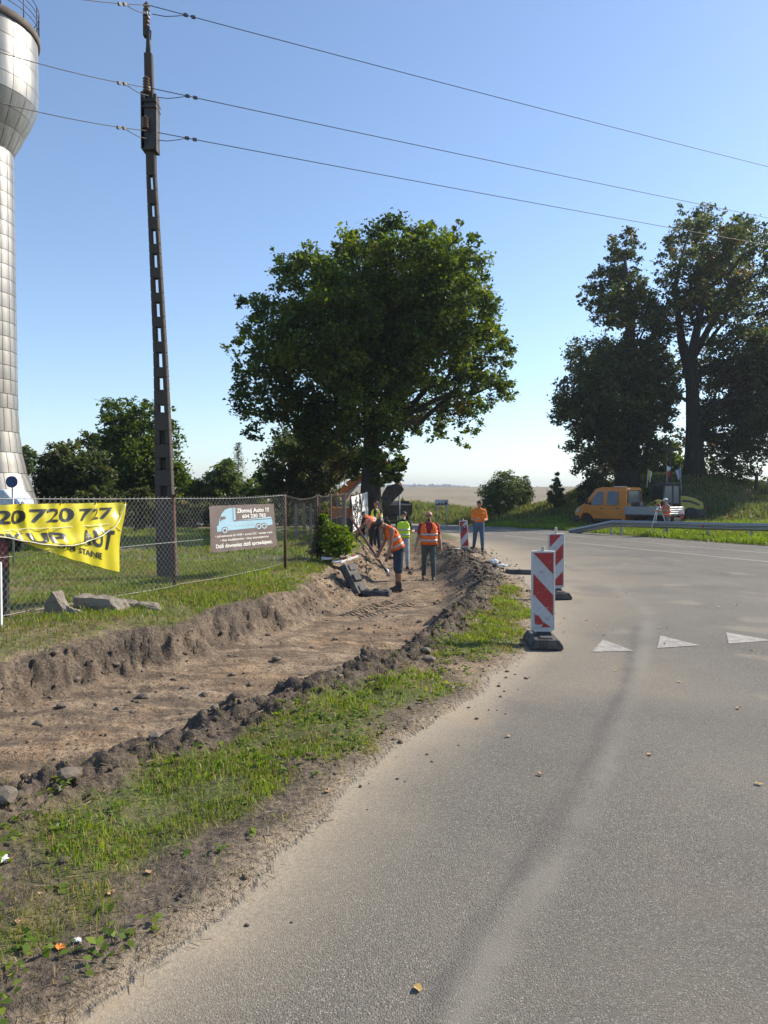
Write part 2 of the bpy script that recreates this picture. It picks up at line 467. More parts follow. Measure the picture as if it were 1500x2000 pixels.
def masks(o, x, y):
    """sand, grass, dark, field, road: what covers the ground, not how it is lit"""
    r = o['r']; sRoad = o['sRoad']
    road = ss(-0.012, 0.02, sRoad + o['n3'] * 0.05)
    dS = dist_poly(x, y, STREAK) + o['n2'] * 0.10 + o['n3'] * 0.07
    streak = np.exp(-(dS / np.interp(y, [1, 8, 14, 22], [0.060, 0.085, 0.12, 0.28])) ** 2) * (0.30 + 0.5 * ss(0.32, 0.66, fbm(x, y, 1.4, 4, 71))) * (sRoad > 0)
    sand = np.zeros_like(x)
    edgew = np.interp(y, [1, 4, 7, 10, 14, 20, 30], [0.35, 0.30, 0.45, 0.9, 1.6, 2.0, 0.7])
    leftedge = (x < np.interp(y, ROAD[:19, 1], ROAD[:19, 0]) + 4)
    edge = np.exp(-np.clip(sRoad, 0, None) / edgew * 1.1) * leftedge
    n = fbm(x, y, 1.1, 5, 55)
    sand = np.maximum(sand, np.clip(edge * 1.25 * ss(0.18, 0.62, n + edge * 0.35), 0, 1))
    sand = np.maximum(sand, (0.12 + 0.36 * ss(0.36, 0.70, fbm(x, y, 0.45, 5, 66))) * ss(3.5, 0.3, x - 0.12 * y) * (y < 22))
    sand = np.maximum(sand, 0.4 * ss(0.66, 0.80, fbm(x, y, 1.3, 4, 67)) * (x < 8) * (y < 24) * (y > 3))
    dk = np.exp(-((dist_poly(x, y, DARKS) + o['n2'] * 0.12) / np.interp(y, [1.5, 9], [0.036, 0.075])) ** 2) * (0.65 + 0.35 * ss(0.3, 0.6, fbm(x, y, 2.5, 3, 96)))
    sand = sand * (1 - 0.8 * dk)
    sand = np.where(sRoad < 0, np.exp(sRoad / np.interp(y, [1.5, 4, 8, 14], [0.16, 0.10, 0.10, 0.3])) * ss(0.30, 0.55, n + 0.1) * leftedge * 0.95, sand)
    # grass
    gn = fbm(x, y, 1.6, 4, 41); gn2 = fbm(x, y, 0.5, 3, 43)
    strip = (o['sR'] < 0) & (sRoad < 0) & (o['sL'] > 0) & (y < 26) & ~o['beyond']
    # clear soil next to the asphalt
    bare = np.interp(y, [1.5, 2.4, 3.0, 3.6, 4.2, 5.5, 8, 14], [0.38, 0.42, 0.42, 0.40, 0.26, 0.24, 0.12, 0.10])
    gs = ss(bare * 0.8, bare * 1.25 + 0.06, -sRoad + (gn - 0.5) * 0.7) * ss(0.16, 0.34, -o['sR'] + (gn - .5) * .35)
    thin = np.interp(y, [1.6, 2.6, 3.2, 4.0, 5.0, 5.9, 6.6, 7.2, 9], [0.45, 0.52, 0.62, 0.72, 0.98, 0.85, 0.55, 0.92, 1.0])
    gs = gs * ss(1 - thin - 0.12, 1 - thin + 0.25, gn * 0.8 + 0.1)
    gs = gs * np.interp(y, [12.2, 13.2], [1, 0])
    left = (o['sL'] < 0) & (sRoad < 0) & ~o['beyond']
    gl = ss(0.02, 0.16, -o['sL'] + (gn - 0.5) * 0.35) * (0.45 + 0.55 * ss(0.32, 0.6, gn2))
    grass = np.where(strip, gs, np.where(left, gl, np.where(o['beyond'], 1.0, 0.8)))
    grass = np.where(sRoad > 0, 0, grass)
    grass = np.where((y < 33) & (o['sL'] > 0) & (o['sR'] > -0.1) & ~o['beyond'], grass * (1 - o['end']), grass)
    grass = np.where((y > 12.6) & (y < 30) & (o['sR'] < 0) & (x < 3.6) & (sRoad < 0) & ~left, 0.0, grass)
    dark = np.clip(ss(0.05, 0.45, o['ridge']) * 1.0 * ss(-0.35, 0.05, o['sR'] + 0.2) + np.maximum(np.clip(1.5 * o['wall'], 0, 1), ss(-0.14, 0.0, o['sL']) * ss(0.5, 0.2, o['sL']) * o['end']) * (0.65 + 0.35 * ss(0.35, 0.55, fbm(x, y, 1.2, 4, 81))) * np.interp(y, [10, 14.5], [1, 0.15]), 0, 1)
    dark = np.maximum(dark, np.where(strip & (y < 6), 0.95 * (1 - 0.35 * gs) * ss(0.0, 0.18, -sRoad + (gn - 0.5) * 0.3) , 0))
    dark = np.where(sRoad > 0.03, dk * 1.1 + 0.30 * ss(0.50, 0.66, fbm(x * 1.0, y * 0.35, 0.9, 4, 95)) * (y < 26) * (x > 0.2 + 0.12 * y), dark)
    field = ss(72, 84, y + (fbm(x, y, 0.1, 3, 12) - 0.5) * 14) * (r < 470)
    return dict(road=road, sand=sand, streak=streak, grass=np.clip(grass, 0, 1), dark=dark, field=field)

# ---- one material for all the ground: masks say what covers it
m = NT('ground_cover')
aR, aS, aG, aD, aF, aK = (m.attr(k) for k in ('road', 'sand', 'grass', 'dark', 'field', 'streak'))
vcol = m.voronoi(150, 'Color'); vdis = m.voronoi(150, 'Distance')
sepv = m.n('ShaderNodeSeparateColor'); m.l(vcol, sepv.inputs[0])
asph = m.ramp(sepv.outputs[0], [(0.0, (0.080, 0.074, 0.063)), (0.45, (0.152, 0.142, 0.120)), (0.85, (0.215, 0.202, 0.172)), (1.0, (0.40, 0.37, 0.31))])
asph = m.mix(m.ramp(vdis, [(0.25, 0), (0.75, 0.85)]), asph, (0.045, 0.043, 0.042))
big = m.noise(0.55, 5, 0.6)
asph = m.mix(m.ramp(big, [(0.35, 0), (0.68, 0.5)]), asph, (0.205, 0.187, 0.150))
fine = m.noise(34, 4, 0.65); mid = m.noise(4.2, 8, 0.62); lo = m.noise(0.7, 4, 0.55); vfine = m.noise(120, 2, 0.6)
dirt = m.ramp(mid, [(0.34, (0.085, 0.060, 0.040)), (0.46, (0.205, 0.148, 0.094)), (0.60, (0.30, 0.222, 0.143)), (0.74, (0.42, 0.33, 0.225))])
dirt = m.mix(m.ramp(lo, [(0.46, 0), (0.68, 0.45)]), dirt, (0.33, 0.20, 0.10))
dirt = m.mix(m.ramp(fine, [(0.37, 0.85), (0.47, 0)]), dirt, (0.050, 0.036, 0.026))
dirt = m.mix(m.ramp(fine, [(0.56, 0), (0.68, 0.45)]), dirt, (0.52, 0.41, 0.28))
darkc = m.ramp(m.math('ADD', m.math('MULTIPLY', fine, 0.6), m.math('MULTIPLY', mid, 0.4)), [(0.36, (0.026, 0.020, 0.015)), (0.50, (0.078, 0.059, 0.043)), (0.68, (0.19, 0.148, 0.107))])
mpd = m.n('ShaderNodeMapping'); mpd.inputs['Scale'].default_value = (0.5, 4.0, 1.0); m.l(m.coord(), mpd.inputs['Vector'])
dirt = m.mix(m.ramp(m.noise(1.3, 6, 0.62, mpd.outputs[0]), [(0.40, 0.7), (0.52, 0)]), dirt, (0.090, 0.066, 0.046))
dirt = m.mix(aD, dirt, darkc)
gcol = m.ramp(m.noise(22, 5, 0.7), [(0.30, (0.022, 0.026, 0.009)), (0.46, (0.062, 0.082, 0.017)), (0.62, (0.115, 0.130, 0.030)), (0.78, (0.20, 0.165, 0.07))])
gcol = m.mix(m.ramp(m.noise(1.3, 4, 0.6), [(0.46, 0), (0.66, 0.65)]), gcol, (0.15, 0.115, 0.055))
col = m.mix(aG, dirt, gcol)
mpf = m.n('ShaderNodeMapping'); mpf.inputs['Rotation'].default_value = (0, 0, 0.25); mpf.inputs['Scale'].default_value = (0.012, 0.10, 0.1); m.l(m.coord(), mpf.inputs['Vector'])
fcol = m.ramp(m.noise(1.0, 6, 0.65, mpf.outputs[0]), [(0.3, (0.14, 0.110, 0.066)), (0.5, (0.21, 0.170, 0.106)), (0.7, (0.29, 0.24, 0.155))])
fcol = m.mix(m.ramp(m.noise(0.35, 5, 0.7), [(0.4, 0), (0.7, 0.4)]), fcol, (0.20, 0.165, 0.11))
col = m.mix(aF, col, fcol)
asph = m.mix(m.math('MULTIPLY', m.math('MULTIPLY', aD, 0.62), m.ramp(m.noise(5, 6, 0.7), [(0.3, 0.35), (0.6, 1.0)])), asph, (0.088, 0.083, 0.075))
sandc = m.ramp(m.noise(60, 4, 0.7), [(0.3, (0.245, 0.20, 0.14)), (0.7, (0.40, 0.335, 0.24))])
sandc = m.mix(m.ramp(m.noise(1.1, 3, 0.5), [(0.55, 0), (0.75, 0.55)]), sandc, (0.42, 0.29, 0.16))
asph = m.mix(m.math('MULTIPLY', aS, m.ramp(m.math('ADD', m.math('MULTIPLY', fine, 0.5), m.math('MULTIPLY', vdis, 0.55)), [(0.25, 0.45), (0.62, 1.0)]), True), asph, sandc)
asph = m.mix(m.math('MULTIPLY', aK, 0.8), asph, (0.205, 0.190, 0.158))
col = m.mix(m.math('MULTIPLY', aS, m.ramp(fine, [(0.36, 0.25), (0.55, 1.0)])), col, sandc)
col = m.mix(aR, col, asph)
m.base(col)
m.set(Roughness=0.88)
m.b.inputs['Specular IOR Level'].default_value = 0.35
hd = m.math('ADD', m.math('MULTIPLY', fine, 1.0), m.math('MULTIPLY', vfine, 0.35))
ha = m.math('MULTIPLY', m.math('MULTIPLY', vdis, -0.19), m.math('SUBTRACT', 1.0, m.math('MULTIPLY', m.math('MAXIMUM', aS, aK), 0.75)))
hh = m.n('ShaderNodeMix', data_type='FLOAT'); m.l(aR, hh.inputs[0]); m.l(hd, hh.inputs[2]); m.l(ha, hh.inputs[3])
m.bump(hh.outputs[0], 0.9, 0.022)
M_ground = m.mat

# ---- the sheet: rings round the viewpoint, fine near it and coarse far away, then cut into its zones
th = np.concatenate([np.linspace(-R(180), -R(46), 40)[:-1], np.linspace(-R(46), R(46), 440), np.linspace(R(46), R(180), 40)[1:]])
rr = np.concatenate([[0.35, 0.6, 0.85], np.exp(np.arange(math.log(1.1), math.log(46), 0.0066)), np.exp(np.arange(math.log(46.2), math.log(3000), 0.022))])
TH, RR = np.meshgrid(th, rr)
gx = (RR * np.sin(TH)).ravel(); gy = (RR * np.cos(TH)).ravel()
lo_ = land(gx, gy)
mk = masks(lo_, gx, gy)
nr, nt = RR.shape
idx = np.arange(nr * nt).reshape(nr, nt)
quads = np.stack([idx[:-1, :-1], idx[:-1, 1:], idx[1:, 1:], idx[1:, :-1]], -1).reshape(-1, 4)[:, ::-1]
def at_faces(a): return a[quads].mean(1)
zone = np.zeros(len(quads), int)
fx, fy = at_faces(gx), at_faces(gy)
zone[(at_faces(lo_['soil']) > 0.35) & (fy < 33)] = 2
zone[at_faces(lo_['sRoad']) > 0.0] = 1
zone[(at_faces(mk['field']) > 0.5)] = 3
gv = np.stack([gx, gy, lo_['z']], 1)
for k, nm in enumerate(['ground', 'road', 'trench', 'field']):
    q = quads[zone == k]
    used, inv = np.unique(q, return_inverse=True)
    o = np_mesh(nm, gv[used], inv.reshape(-1, 4), M_ground, None, {kk: a[used] for kk, a in mk.items()}, smooth=True)
    o['kind'] = 'structure'
bpy.data.objects['ground']['label'] = 'grass verges, yard and banks round the junction'
bpy.data.objects['road']['label'] = 'grey worn asphalt of the junction with sand along its edge'
bpy.data.objects['trench']['label'] = 'freshly dug brown earth strip with lumps along its rim'
bpy.data.objects['field']['label'] = 'pale brown ploughed field climbing to the horizon'
del TH, RR, quads

# ---- painted markings, 4 mm above the asphalt
m = NT('road_paint')
pn = m.noise(9, 6, 0.7); pf = m.noise(70, 3, 0.7)
m.base(m.mix(m.ramp(m.math('ADD', m.math('MULTIPLY', pn, .5), m.math('MULTIPLY', pf, .5)), [(0.40, 0.05), (0.58, 0.95)]), (0.42, 0.40, 0.355), (0.17, 0.16, 0.14)))
m.set(Roughness=0.8); M_paint = m.mat
def sheet(name, rows, mat, parent=None, lift=0.005):
    vs = []; fs = []
    for a, b in rows:
        vs.append((a[0], a[1], H(a[0], a[1]) + lift)); vs.append((b[0], b[1], H(b[0], b[1]) + lift))
    fs = [(2 * i, 2 * i + 1, 2 * i + 3, 2 * i + 2) for i in range(len(rows) - 1)]
    mb = MB(); mb.add(vs, fs)
    return mb.build(name, mat, parent)
for k, tri in enumerate([[(1158, 1272), (1240, 1271), (1180, 1248)], [(1286, 1266), (1371, 1262), (1292, 1242)], [(1426, 1259), (1512, 1253), (1421, 1237)]]):
    p = [ground_pt(*t) for t in tri]
    rows = []
    for i in range(7):
        t = i / 6
        a = [p[0][j] + (p[2][j] - p[0][j]) * t for j in (0, 1)]; b = [p[1][j] + (p[2][j] - p[1][j]) * t for j in (0, 1)]
        rows.append((a, b))
    o = sheet('give_way_marking', rows, M_paint)
    tag(o, ['dusty white give way triangle painted nearest the striped beacon', 'white give way triangle painted in the middle, right of the sand streak', 'white give way triangle painted farthest from the beacons, at the road side'][k], 'road marking', 'give way triangles on the asphalt')
    o['kind'] = 'structure'
def line_strip(name, pts, wid, label):
    pts = np.array(pts, float)
    t = np.linspace(0, 1, 60); s_ = np.linspace(0, 1, len(pts))
    # smooth curve through the points
    px = np.interp(t, s_, pts[:, 0]); py = np.interp(t, s_, pts[:, 1])
    for _ in range(6):
        px[1:-1] = (px[:-2] + px[1:-1] * 2 + px[2:]) / 4; py[1:-1] = (py[:-2] + py[1:-1] * 2 + py[2:]) / 4
    tx = np.gradient(px); ty = np.gradient(py); L = np.hypot(tx, ty)
    nx, ny = -ty / L, tx / L
    o = sheet(name, [((px[i] - nx[i] * wid / 2, py[i] - ny[i] * wid / 2), (px[i] + nx[i] * wid / 2, py[i] + ny[i] * wid / 2)) for i in range(60)], M_paint)
    o['kind'] = 'structure'; o['label'] = label
line_strip('edge_line', [(13.2, 8), (11.6, 13.4), (10.0, 18.6), (8.5, 23.6), (7.2, 28.2), (5.8, 34), (4.0, 40), (1.6, 45)], 0.16, 'white line along the near edge of the main road')
line_strip('centre_line', [(15.6, 8), (14.0, 13.4), (12.3, 19), (11.0, 24.6), (9.9, 29), (8.5, 35), (6.6, 41.5), (4.2, 46.6), (0, 50)], 0.13, 'white line along the middle of the main road')
# ------------------------------------------------------------------ leaves, crowns, blades
def leaf_mat(name, cols, trans=0.35, rough=0.55):
    """cols: darkest .. lightest, then the odd yellow or brown one; 'tone' differs from leaf to leaf"""
    m = NT(name)
    t = m.attr('tone')
    n = len(cols)
    c = m.ramp(t, [(i / (n - 1), cc) for i, cc in enumerate(cols)])
    m.base(c); m.set(Roughness=rough); m.b.inputs['Specular IOR Level'].default_value = 0.3
    tr = m.n('ShaderNodeBsdfTranslucent')
    hs = m.n('ShaderNodeHueSaturation'); hs.inputs['Hue'].default_value = 0.485; hs.inputs['Saturation'].default_value = 1.15; hs.inputs['Value'].default_value = 2.0
    m.l(c, hs.inputs['Color']); m.l(hs.outputs[0], tr.inputs['Color'])
    mx = m.n('ShaderNodeMixShader'); mx.inputs[0].default_value = trans
    m.l(m.b.outputs[0], mx.inputs[1]); m.l(tr.outputs[0], mx.inputs[2]); m.l(mx.outputs[0], m.out.inputs[0])
    return m.mat
GREENS = [(0.0243, 0.0473, 0.0108), (0.0419, 0.0770, 0.0149), (0.0675, 0.1107, 0.0189), (0.1053, 0.1485, 0.0243), (0.1688, 0.1890, 0.0324), (0.2700, 0.1553, 0.0324)]
M_leaf_linden = leaf_mat('linden_leaf', GREENS, 0.42)
M_leaf_dark = leaf_mat('dark_leaf', [(0.0232, 0.0377, 0.0145), (0.0406, 0.0623, 0.0203), (0.0638, 0.0870, 0.0261), (0.0943, 0.1131, 0.0305), (0.1450, 0.1377, 0.0377), (0.2175, 0.1377, 0.0406)], 0.38)
M_leaf_maple = leaf_mat('maple_leaf', [(0.0253, 0.0483, 0.0092), (0.0517, 0.0897, 0.0149), (0.0805, 0.1265, 0.0207), (0.1092, 0.1552, 0.0253), (0.1495, 0.1840, 0.0345)], 0.42)
M_leaf_bush = leaf_mat('bush_leaf', [(0.036, 0.062, 0.017), (0.060, 0.098, 0.026), (0.088, 0.13, 0.034), (0.12, 0.16, 0.044), (0.17, 0.19, 0.06)], 0.36)
M_leaf_bright = leaf_mat('bright_leaf', [(0.0625, 0.1125, 0.0150), (0.1125, 0.1750, 0.0225), (0.1750, 0.2375, 0.0312), (0.2500, 0.3000, 0.0438)], 0.42, 0.4)
m = NT('bark')
mpb = m.n('ShaderNodeMapping'); mpb.inputs['Scale'].default_value = (1, 1, 0.18); m.l(m.coord(), mpb.inputs['Vector'])
nb = m.noise(9, 7, 0.65, mpb.outputs[0])
m.base(m.ramp(nb, [(0.3, (0.012, 0.010, 0.009)), (0.55, (0.034, 0.028, 0.023)), (0.75, (0.070, 0.058, 0.047))])); m.set(Roughness=0.95); m.bump(nb, 0.9, 0.05)
M_bark = m.mat

def leaf_quads(cen, size, rg, up_bias=0.25, wide=0.62, droop=0.25):
    """one kite-shaped leaf face at each centre"""
    n = len(cen)
    nrm = rg.normal(size=(n, 3)); nrm[:, 2] = np.abs(nrm[:, 2]) * (1 + up_bias) + up_bias
    nrm /= np.linalg.norm(nrm, axis=1)[:, None]
    t = rg.normal(size=(n, 3)); t[:, 2] -= droop
    t -= nrm * (t * nrm).sum(1)[:, None]; t /= np.linalg.norm(t, axis=1)[:, None] + 1e-9
    b = np.cross(nrm, t)
    s = (size * rg.uniform(0.65, 1.25, n))[:, None] if np.isscalar(size) else size[:, None]
    bend = nrm * s * 0.12
    v = np.stack([cen - t * s * 0.5 - bend, cen + b * s * wide * 0.5 + t * s * 0.02, cen + t * s * 0.5 - bend, cen - b * s * wide * 0.5 + t * s * 0.02], 1)
    return v.reshape(-1, 3)
def crown_mesh(name, blobs, nleaf, size, mat, parent, rg, clump=0.26, per=55, shell=0.55, tone_shift=0.0, droop=0.25, flat=0.75, odd=0.03, strag=0.10):
    """blobs: world spheres (x, y, z, r). Leaves sit in small clumps spread through each blob."""
    blobs = np.array(blobs, float)
    wgt = blobs[:, 3] ** 2; wgt /= wgt.sum()
    ncl = max(len(blobs), int(nleaf / per))
    pick = rg.choice(len(blobs), ncl, p=wgt)
    dirs = rg.normal(size=(ncl, 3)); dirs /= np.linalg.norm(dirs, axis=1)[:, None]
    rad = rg.uniform(shell ** 2, 1.0, ncl) ** 0.5
    far = rg.random(ncl) < strag
    rad = np.where(far, rad * rg.uniform(1.02, 1.18, ncl), rad)
    B = blobs[pick]
    cc = B[:, :3] + dirs * (B[:, 3] * rad)[:, None]
    cr = np.clip(B[:, 3] * clump * rg.uniform(0.6, 1.35, ncl), size * 0.8, 10) * np.where(far, 0.6, 1)
    cnt = rg.poisson(per * np.clip((cr / np.median(cr)) ** 1.5, 0.25, 2.2))
    ci = np.repeat(np.arange(ncl), cnt)
    off = rg.normal(size=(len(ci), 3)) * 0.55
    off[:, 2] *= flat
    cen = cc[ci] + off * cr[ci][:, None]
    v = leaf_quads(cen, size, rg, droop=droop)
    ct = rg.uniform(0.05, 0.6, ncl)
    tone = np.clip(ct[ci] + rg.normal(size=len(ci)) * 0.14 + tone_shift, 0, 0.88)
    br = (rg.random(ncl) < odd)[ci] & (rg.random(len(ci)) < 0.55)
    tone = np.where(br, rg.uniform(0.85, 1.0, len(ci)), tone)
    f = np.arange(len(v)).reshape(-1, 4)
    return np_mesh(name, v, f, mat, parent, {'tone': np.repeat(tone, 4)}), cc
def limb(mb, a, b, ra, rb, rg, n=7, seg=6, wig=0.06, sag=0.0):
    a = Vector(a); b = Vector(b); L = (b - a).length
    pts = []; rad = []
    for i in range(seg + 1):
        t = i / seg
        p = a.lerp(b, t)
        e = math.sin(math.pi * t)
        p = p + Vector(rg.normal(size=3)) * wig * L * e * 0.5 + Vector((0, 0, 1)) * sag * L * e
        pts.append(p); rad.append(ra + (rb - ra) * t ** 0.8)
    mb.tube(pts, rad, n)
    return pts
def tree(name, label, cat, base, top, r0, r1, blobs, nleaf, size, mat, seed, group=None, limbs=14, fork=0.35, trunk_pts=None, flare=1.5, bark=None, twigs=40, **kw):
    rg = np.random.default_rng(seed)
    base = Vector(base); top = Vector(top)
    o = thing(name, label, cat, base, 0, group)
    mb = MB()
    if trunk_pts is None:
        trunk_pts = [base.lerp(top, t) + Vector((rg.normal() * 0.04, rg.normal() * 0.04, 0)) * (top - base).length * 0.4 * math.sin(math.pi * t) for t in np.linspace(0, 1, 9)]
    tp = [Vector(p) - base for p in trunk_pts]
    L = len(tp) - 1
    rads = [r0 * (1 + (flare - 1) * math.exp(-7 * i / L)) + (r1 - r0) * i / L for i in range(L + 1)]
    tp[0] = tp[0] - Vector((0, 0, 0.3))
    mb.tube(tp, rads, 14)
    order = sorted(range(len(blobs)), key=lambda i: -blobs[i][3])[:limbs]
    for i in order:
        bx, by, bz, br = blobs[i]
        q = Vector((bx, by, bz)) - base
        # leave the trunk below the blob
        best = min(range(1, L + 1), key=lambda k: abs(tp[k].z - max(q.z - 0.75 * math.hypot(q.x - tp[k].x, q.y - tp[k].y), tp[max(1, int(L * fork))].z)))
        st = tp[best]
        ra = min(rads[best] * 0.62, 0.05 + 0.035 * (q - st).length)
        pts = limb(mb, st, q + Vector((0, 0, br * 0.3)), ra, ra * 0.22, rg, 6, 7, 0.13)
        for _ in range(3):
            k = rg.integers(3, len(pts)); dv = Vector(rg.normal(size=3)) * br * 0.55; dv.z = abs(dv.z) * 0.6
            limb(mb, pts[k], pts[k] + dv, ra * 0.3, ra * 0.08, rg, 4, 4, 0.12)
    mb.build('trunk', bark or M_bark, o, fix=False)
    bl = [(b[0] - base.x, b[1] - base.y, b[2] - base.z, b[3]) for b in blobs]
    cr, cc = crown_mesh('crown', bl, nleaf, size, mat, o, rg, **kw)
    return o
def pix_blobs(lst, d, rg, spread=3.0, depth=None):
    """crown masses read off the photograph, placed in depth round the trunk's own distance"""
    out = []
    us = [b[0] for b in lst]; c = sum(us) / len(us); hw = max(abs(u - c) for u in us) + 1
    for u, v, r in lst:
        k = math.sqrt(max(0, 1 - (abs(u - c) / hw) ** 2))
        dd = d + rg.uniform(-1, 1) * spread * (0.35 + 0.65 * k)
        p = P(u, v, dd)
        out.append((p.x, p.y, p.z, r / FPX * dd))
    return out

# ---- the big tree by the fence
rgl = np.random.default_rng(11)
LD = 30.0
linden = [(790, 522, 85), (705, 535, 80), (880, 530, 72), (895, 478, 42), (600, 545, 62), (563, 512, 36), (640, 640, 100), (535, 645, 68), (492, 600, 34), (478, 690, 42), (525, 770, 62), (600, 755, 78), (720, 650, 105), (820, 650, 105), (905, 615, 72),
          (945, 585, 34), (935, 700, 62), (982, 690, 30), (960, 765, 40), (900, 775, 52), (820, 765, 66), (720, 775, 78), (640, 835, 62), (575, 850, 44), (745, 860, 46), (905, 862, 20), (846, 850, 24), (990, 762, 22), (855, 560, 66), (765, 470, 42), (685, 490, 36), (840, 470, 30), (505, 830, 30), (800, 815, 34), (925, 835, 20), (768, 898, 20), (742, 912, 20), (785, 912, 12), (870, 820, 26)]
lb = pix_blobs(linden, LD, rgl, 3.6)
tb = G(724, 1003); tb = Vector((X(724, LD), LD, H(X(724, LD), LD)))
tpts = [tb, P(724, 960, LD), P(724, 900, LD), P(725, 850, LD), P(720, 790, LD), P(712, 730, LD), P(705, 660, LD), P(712, 590, LD), P(730, 520, LD)]
tree('broadleaf_tree', 'tall wide green tree in the middle, its dark trunk beside the end of the fence', 'tree', tb, P(730, 500, LD), 0.42, 0.10, [(a, b, c, r_ * 1.05) for a, b, c, r_ in lb], 114000, 0.185, M_leaf_linden, 21, 'large trees round the junction', 26, 0.38, tpts, 1.35, clump=0.22, per=66, shell=0.5, odd=0.022, strag=0.07)
rgs = np.random.default_rng(19)
low = [tuple(P(u, v, LD + q) - tb) + (r_ / FPX * LD,) for u, v, r_, q in [(762, 922, 15, 0.3), (742, 902, 20, -0.6), (722, 888, 20, -0.9), (780, 905, 16, 0.4), (700, 905, 16, 0.5), (690, 925, 12, 0.3), (755, 938, 10, -0.3), (775, 932, 9, 0.1), (738, 940, 10, -0.5)]]
crown_mesh('low_sprays', low, 3600, 0.17, M_leaf_linden, bpy.data.objects['broadleaf_tree'], rgs, clump=0.4, per=22, shell=0.3, odd=0.02)
# fork to the right of the trunk, as in the photograph
mb = MB(); rg = np.random.default_rng(5)
for pts, a, b in (([(725, 850), (760, 770), (800, 700), (850, 620)], .26, .05), ([(722, 800), (680, 720), (650, 650)], .2, .05), ([(726, 880), (770, 830), (830, 790), (890, 770)], .15, .03), ([(800, 700), (880, 690), (950, 680)], .1, .03), ([(850, 620), (880, 540), (900, 480)], .08, .03)):
    q = [P(u, v, LD + 0.3 * i) - tb for i, (u, v) in enumerate(pts)]
    mb.tube(q, list(np.linspace(a, b, len(q))), 8)
lim = mb.build('limb', M_bark, bpy.data.objects['broadleaf_tree'], fix=False)

# ---- dark chestnut behind the fence, lower left of the big tree
rg2 = np.random.default_rng(12)
cb = pix_blobs([(560, 900, 52), (615, 895, 60), (660, 885, 48), (535, 945, 32), (590, 955, 42), (628, 958, 38), (655, 925, 24), (690, 893, 20), (620, 850, 45), (560, 868, 34)], 36, rg2, 2.5)
b2 = Vector((X(622, 37), 37, H(X(622, 37), 37)))
tree('broadleaf_tree', 'low dark tree behind the wire fence, left of the big trunk and the orange digger', 'tree', b2, P(622, 880, 37), 0.30, 0.1, cb, 24000, 0.20, M_leaf_dark, 22, 'large trees round the junction', 10, 0.3, clump=0.3, per=50, shell=0.3, odd=0.06)

# ---- two old trees on the mound
rg3 = np.random.default_rng(13)
MD = 51.0
lt = pix_blobs([(1222, 478, 30), (1212, 520, 36), (1188, 560, 38), (1150, 572, 22), (1232, 590, 46), (1205, 610, 34), (1270, 640, 42), (1292, 600, 28), (1180, 610, 30), (1160, 705, 48), (1212, 720, 54), (1262, 715, 50), (1140, 770, 54), (1108, 812, 30), (1092, 815, 18), (1200, 800, 72), (1268, 785, 52), (1300, 745, 34), (1160, 860, 52), (1230, 868, 54), (1158, 912, 34), (1285, 850, 30), (1200, 930, 36), (1255, 690, 34)], MD, rg3, 3.5)
b3 = Vector((X(1226, MD), MD, H(X(1226, MD), MD)))
t3 = [b3, P(1228, 900, MD), P(1228, 840, MD), P(1228, 780, MD), P(1232, 700, MD), P(1232, 640, MD), P(1226, 570, MD), P(1220, 500, MD)]
tree('broadleaf_tree', 'tall dark tree on the mound right behind the orange truck, with a thin gappy top', 'tree', b3, t3[-1], 0.75, 0.10, [(a, b, c, r_ * 1.1) for a, b, c, r_ in lt], 64000, 0.26, M_leaf_dark, 23, 'large trees round the junction', 18, 0.3, t3, 1.3, clump=0.22, per=46, shell=0.5, odd=0.06, strag=0.14)
rt = pix_blobs([(1352, 428, 32), (1335, 470, 36), (1402, 470, 50), (1395, 560, 62), (1455, 470, 40), (1488, 485, 36), (1345, 550, 46), (1302, 510, 26), (1296, 560, 26), (1312, 622, 40), (1465, 555, 36), (1440, 615, 44), (1478, 640, 28), (1440, 700, 56), (1492, 690, 46), (1398, 690, 34), (1410, 765, 56), (1480, 765, 66), (1325, 700, 30), (1420, 832, 56), (1495, 835, 56), (1450, 893, 40), (1398, 900, 40), (1540, 600, 60), (1560, 720, 80), (1560, 830, 70), (1330, 850, 24), (1318, 770, 20), (1430, 930, 24), (1530, 520, 40)], MD + 1, rg3, 4.0)
b4 = Vector((X(1355, MD + 1), MD + 1, H(X(1355, MD + 1), MD + 1)))
t4 = [b4, P(1356, 890, MD + 1), P(1355, 830, MD + 1), P(1352, 760, MD + 1), P(1352, 690, MD + 1), P(1362, 640, MD + 1), P(1378, 560, MD + 1), P(1395, 480, MD + 1)]
tree('broadleaf_tree', 'tallest dark tree on the mound, right of the wooden cross, reaching past the picture edge', 'tree', b4, t4[-1], 0.68, 0.12, [(a, b, c, r_ * 1.12) for a, b, c, r_ in rt], 80000, 0.26, M_leaf_dark, 24, 'large trees round the junction', 22, 0.3, t4, 1.3, clump=0.22, per=46, shell=0.5, odd=0.07, strag=0.14)
mb = MB()
for pts, a, b in (([(1352, 760), (1330, 660), (1318, 560), (1345, 450)], .42, .06), ([(1352, 700), (1385, 640), (1425, 570), (1460, 480)], .3, .06), ([(1356, 880), (1400, 800), (1440, 770), (1500, 740)], .3, .06), ([(1354, 850), (1420, 870), (1490, 860)], .2, .05), ([(1353, 790), (1320, 770), (1290, 780)], .16, .04)):
    q = [P(u, v, MD + 1 + 0.4 * i) - b4 for i, (u, v) in enumerate(pts)]
    mb.tube(q, list(np.linspace(a, b, len(q))), 8)
mb.build('limb', M_bark, bpy.data.objects['broadleaf_tree.003'], fix=False)

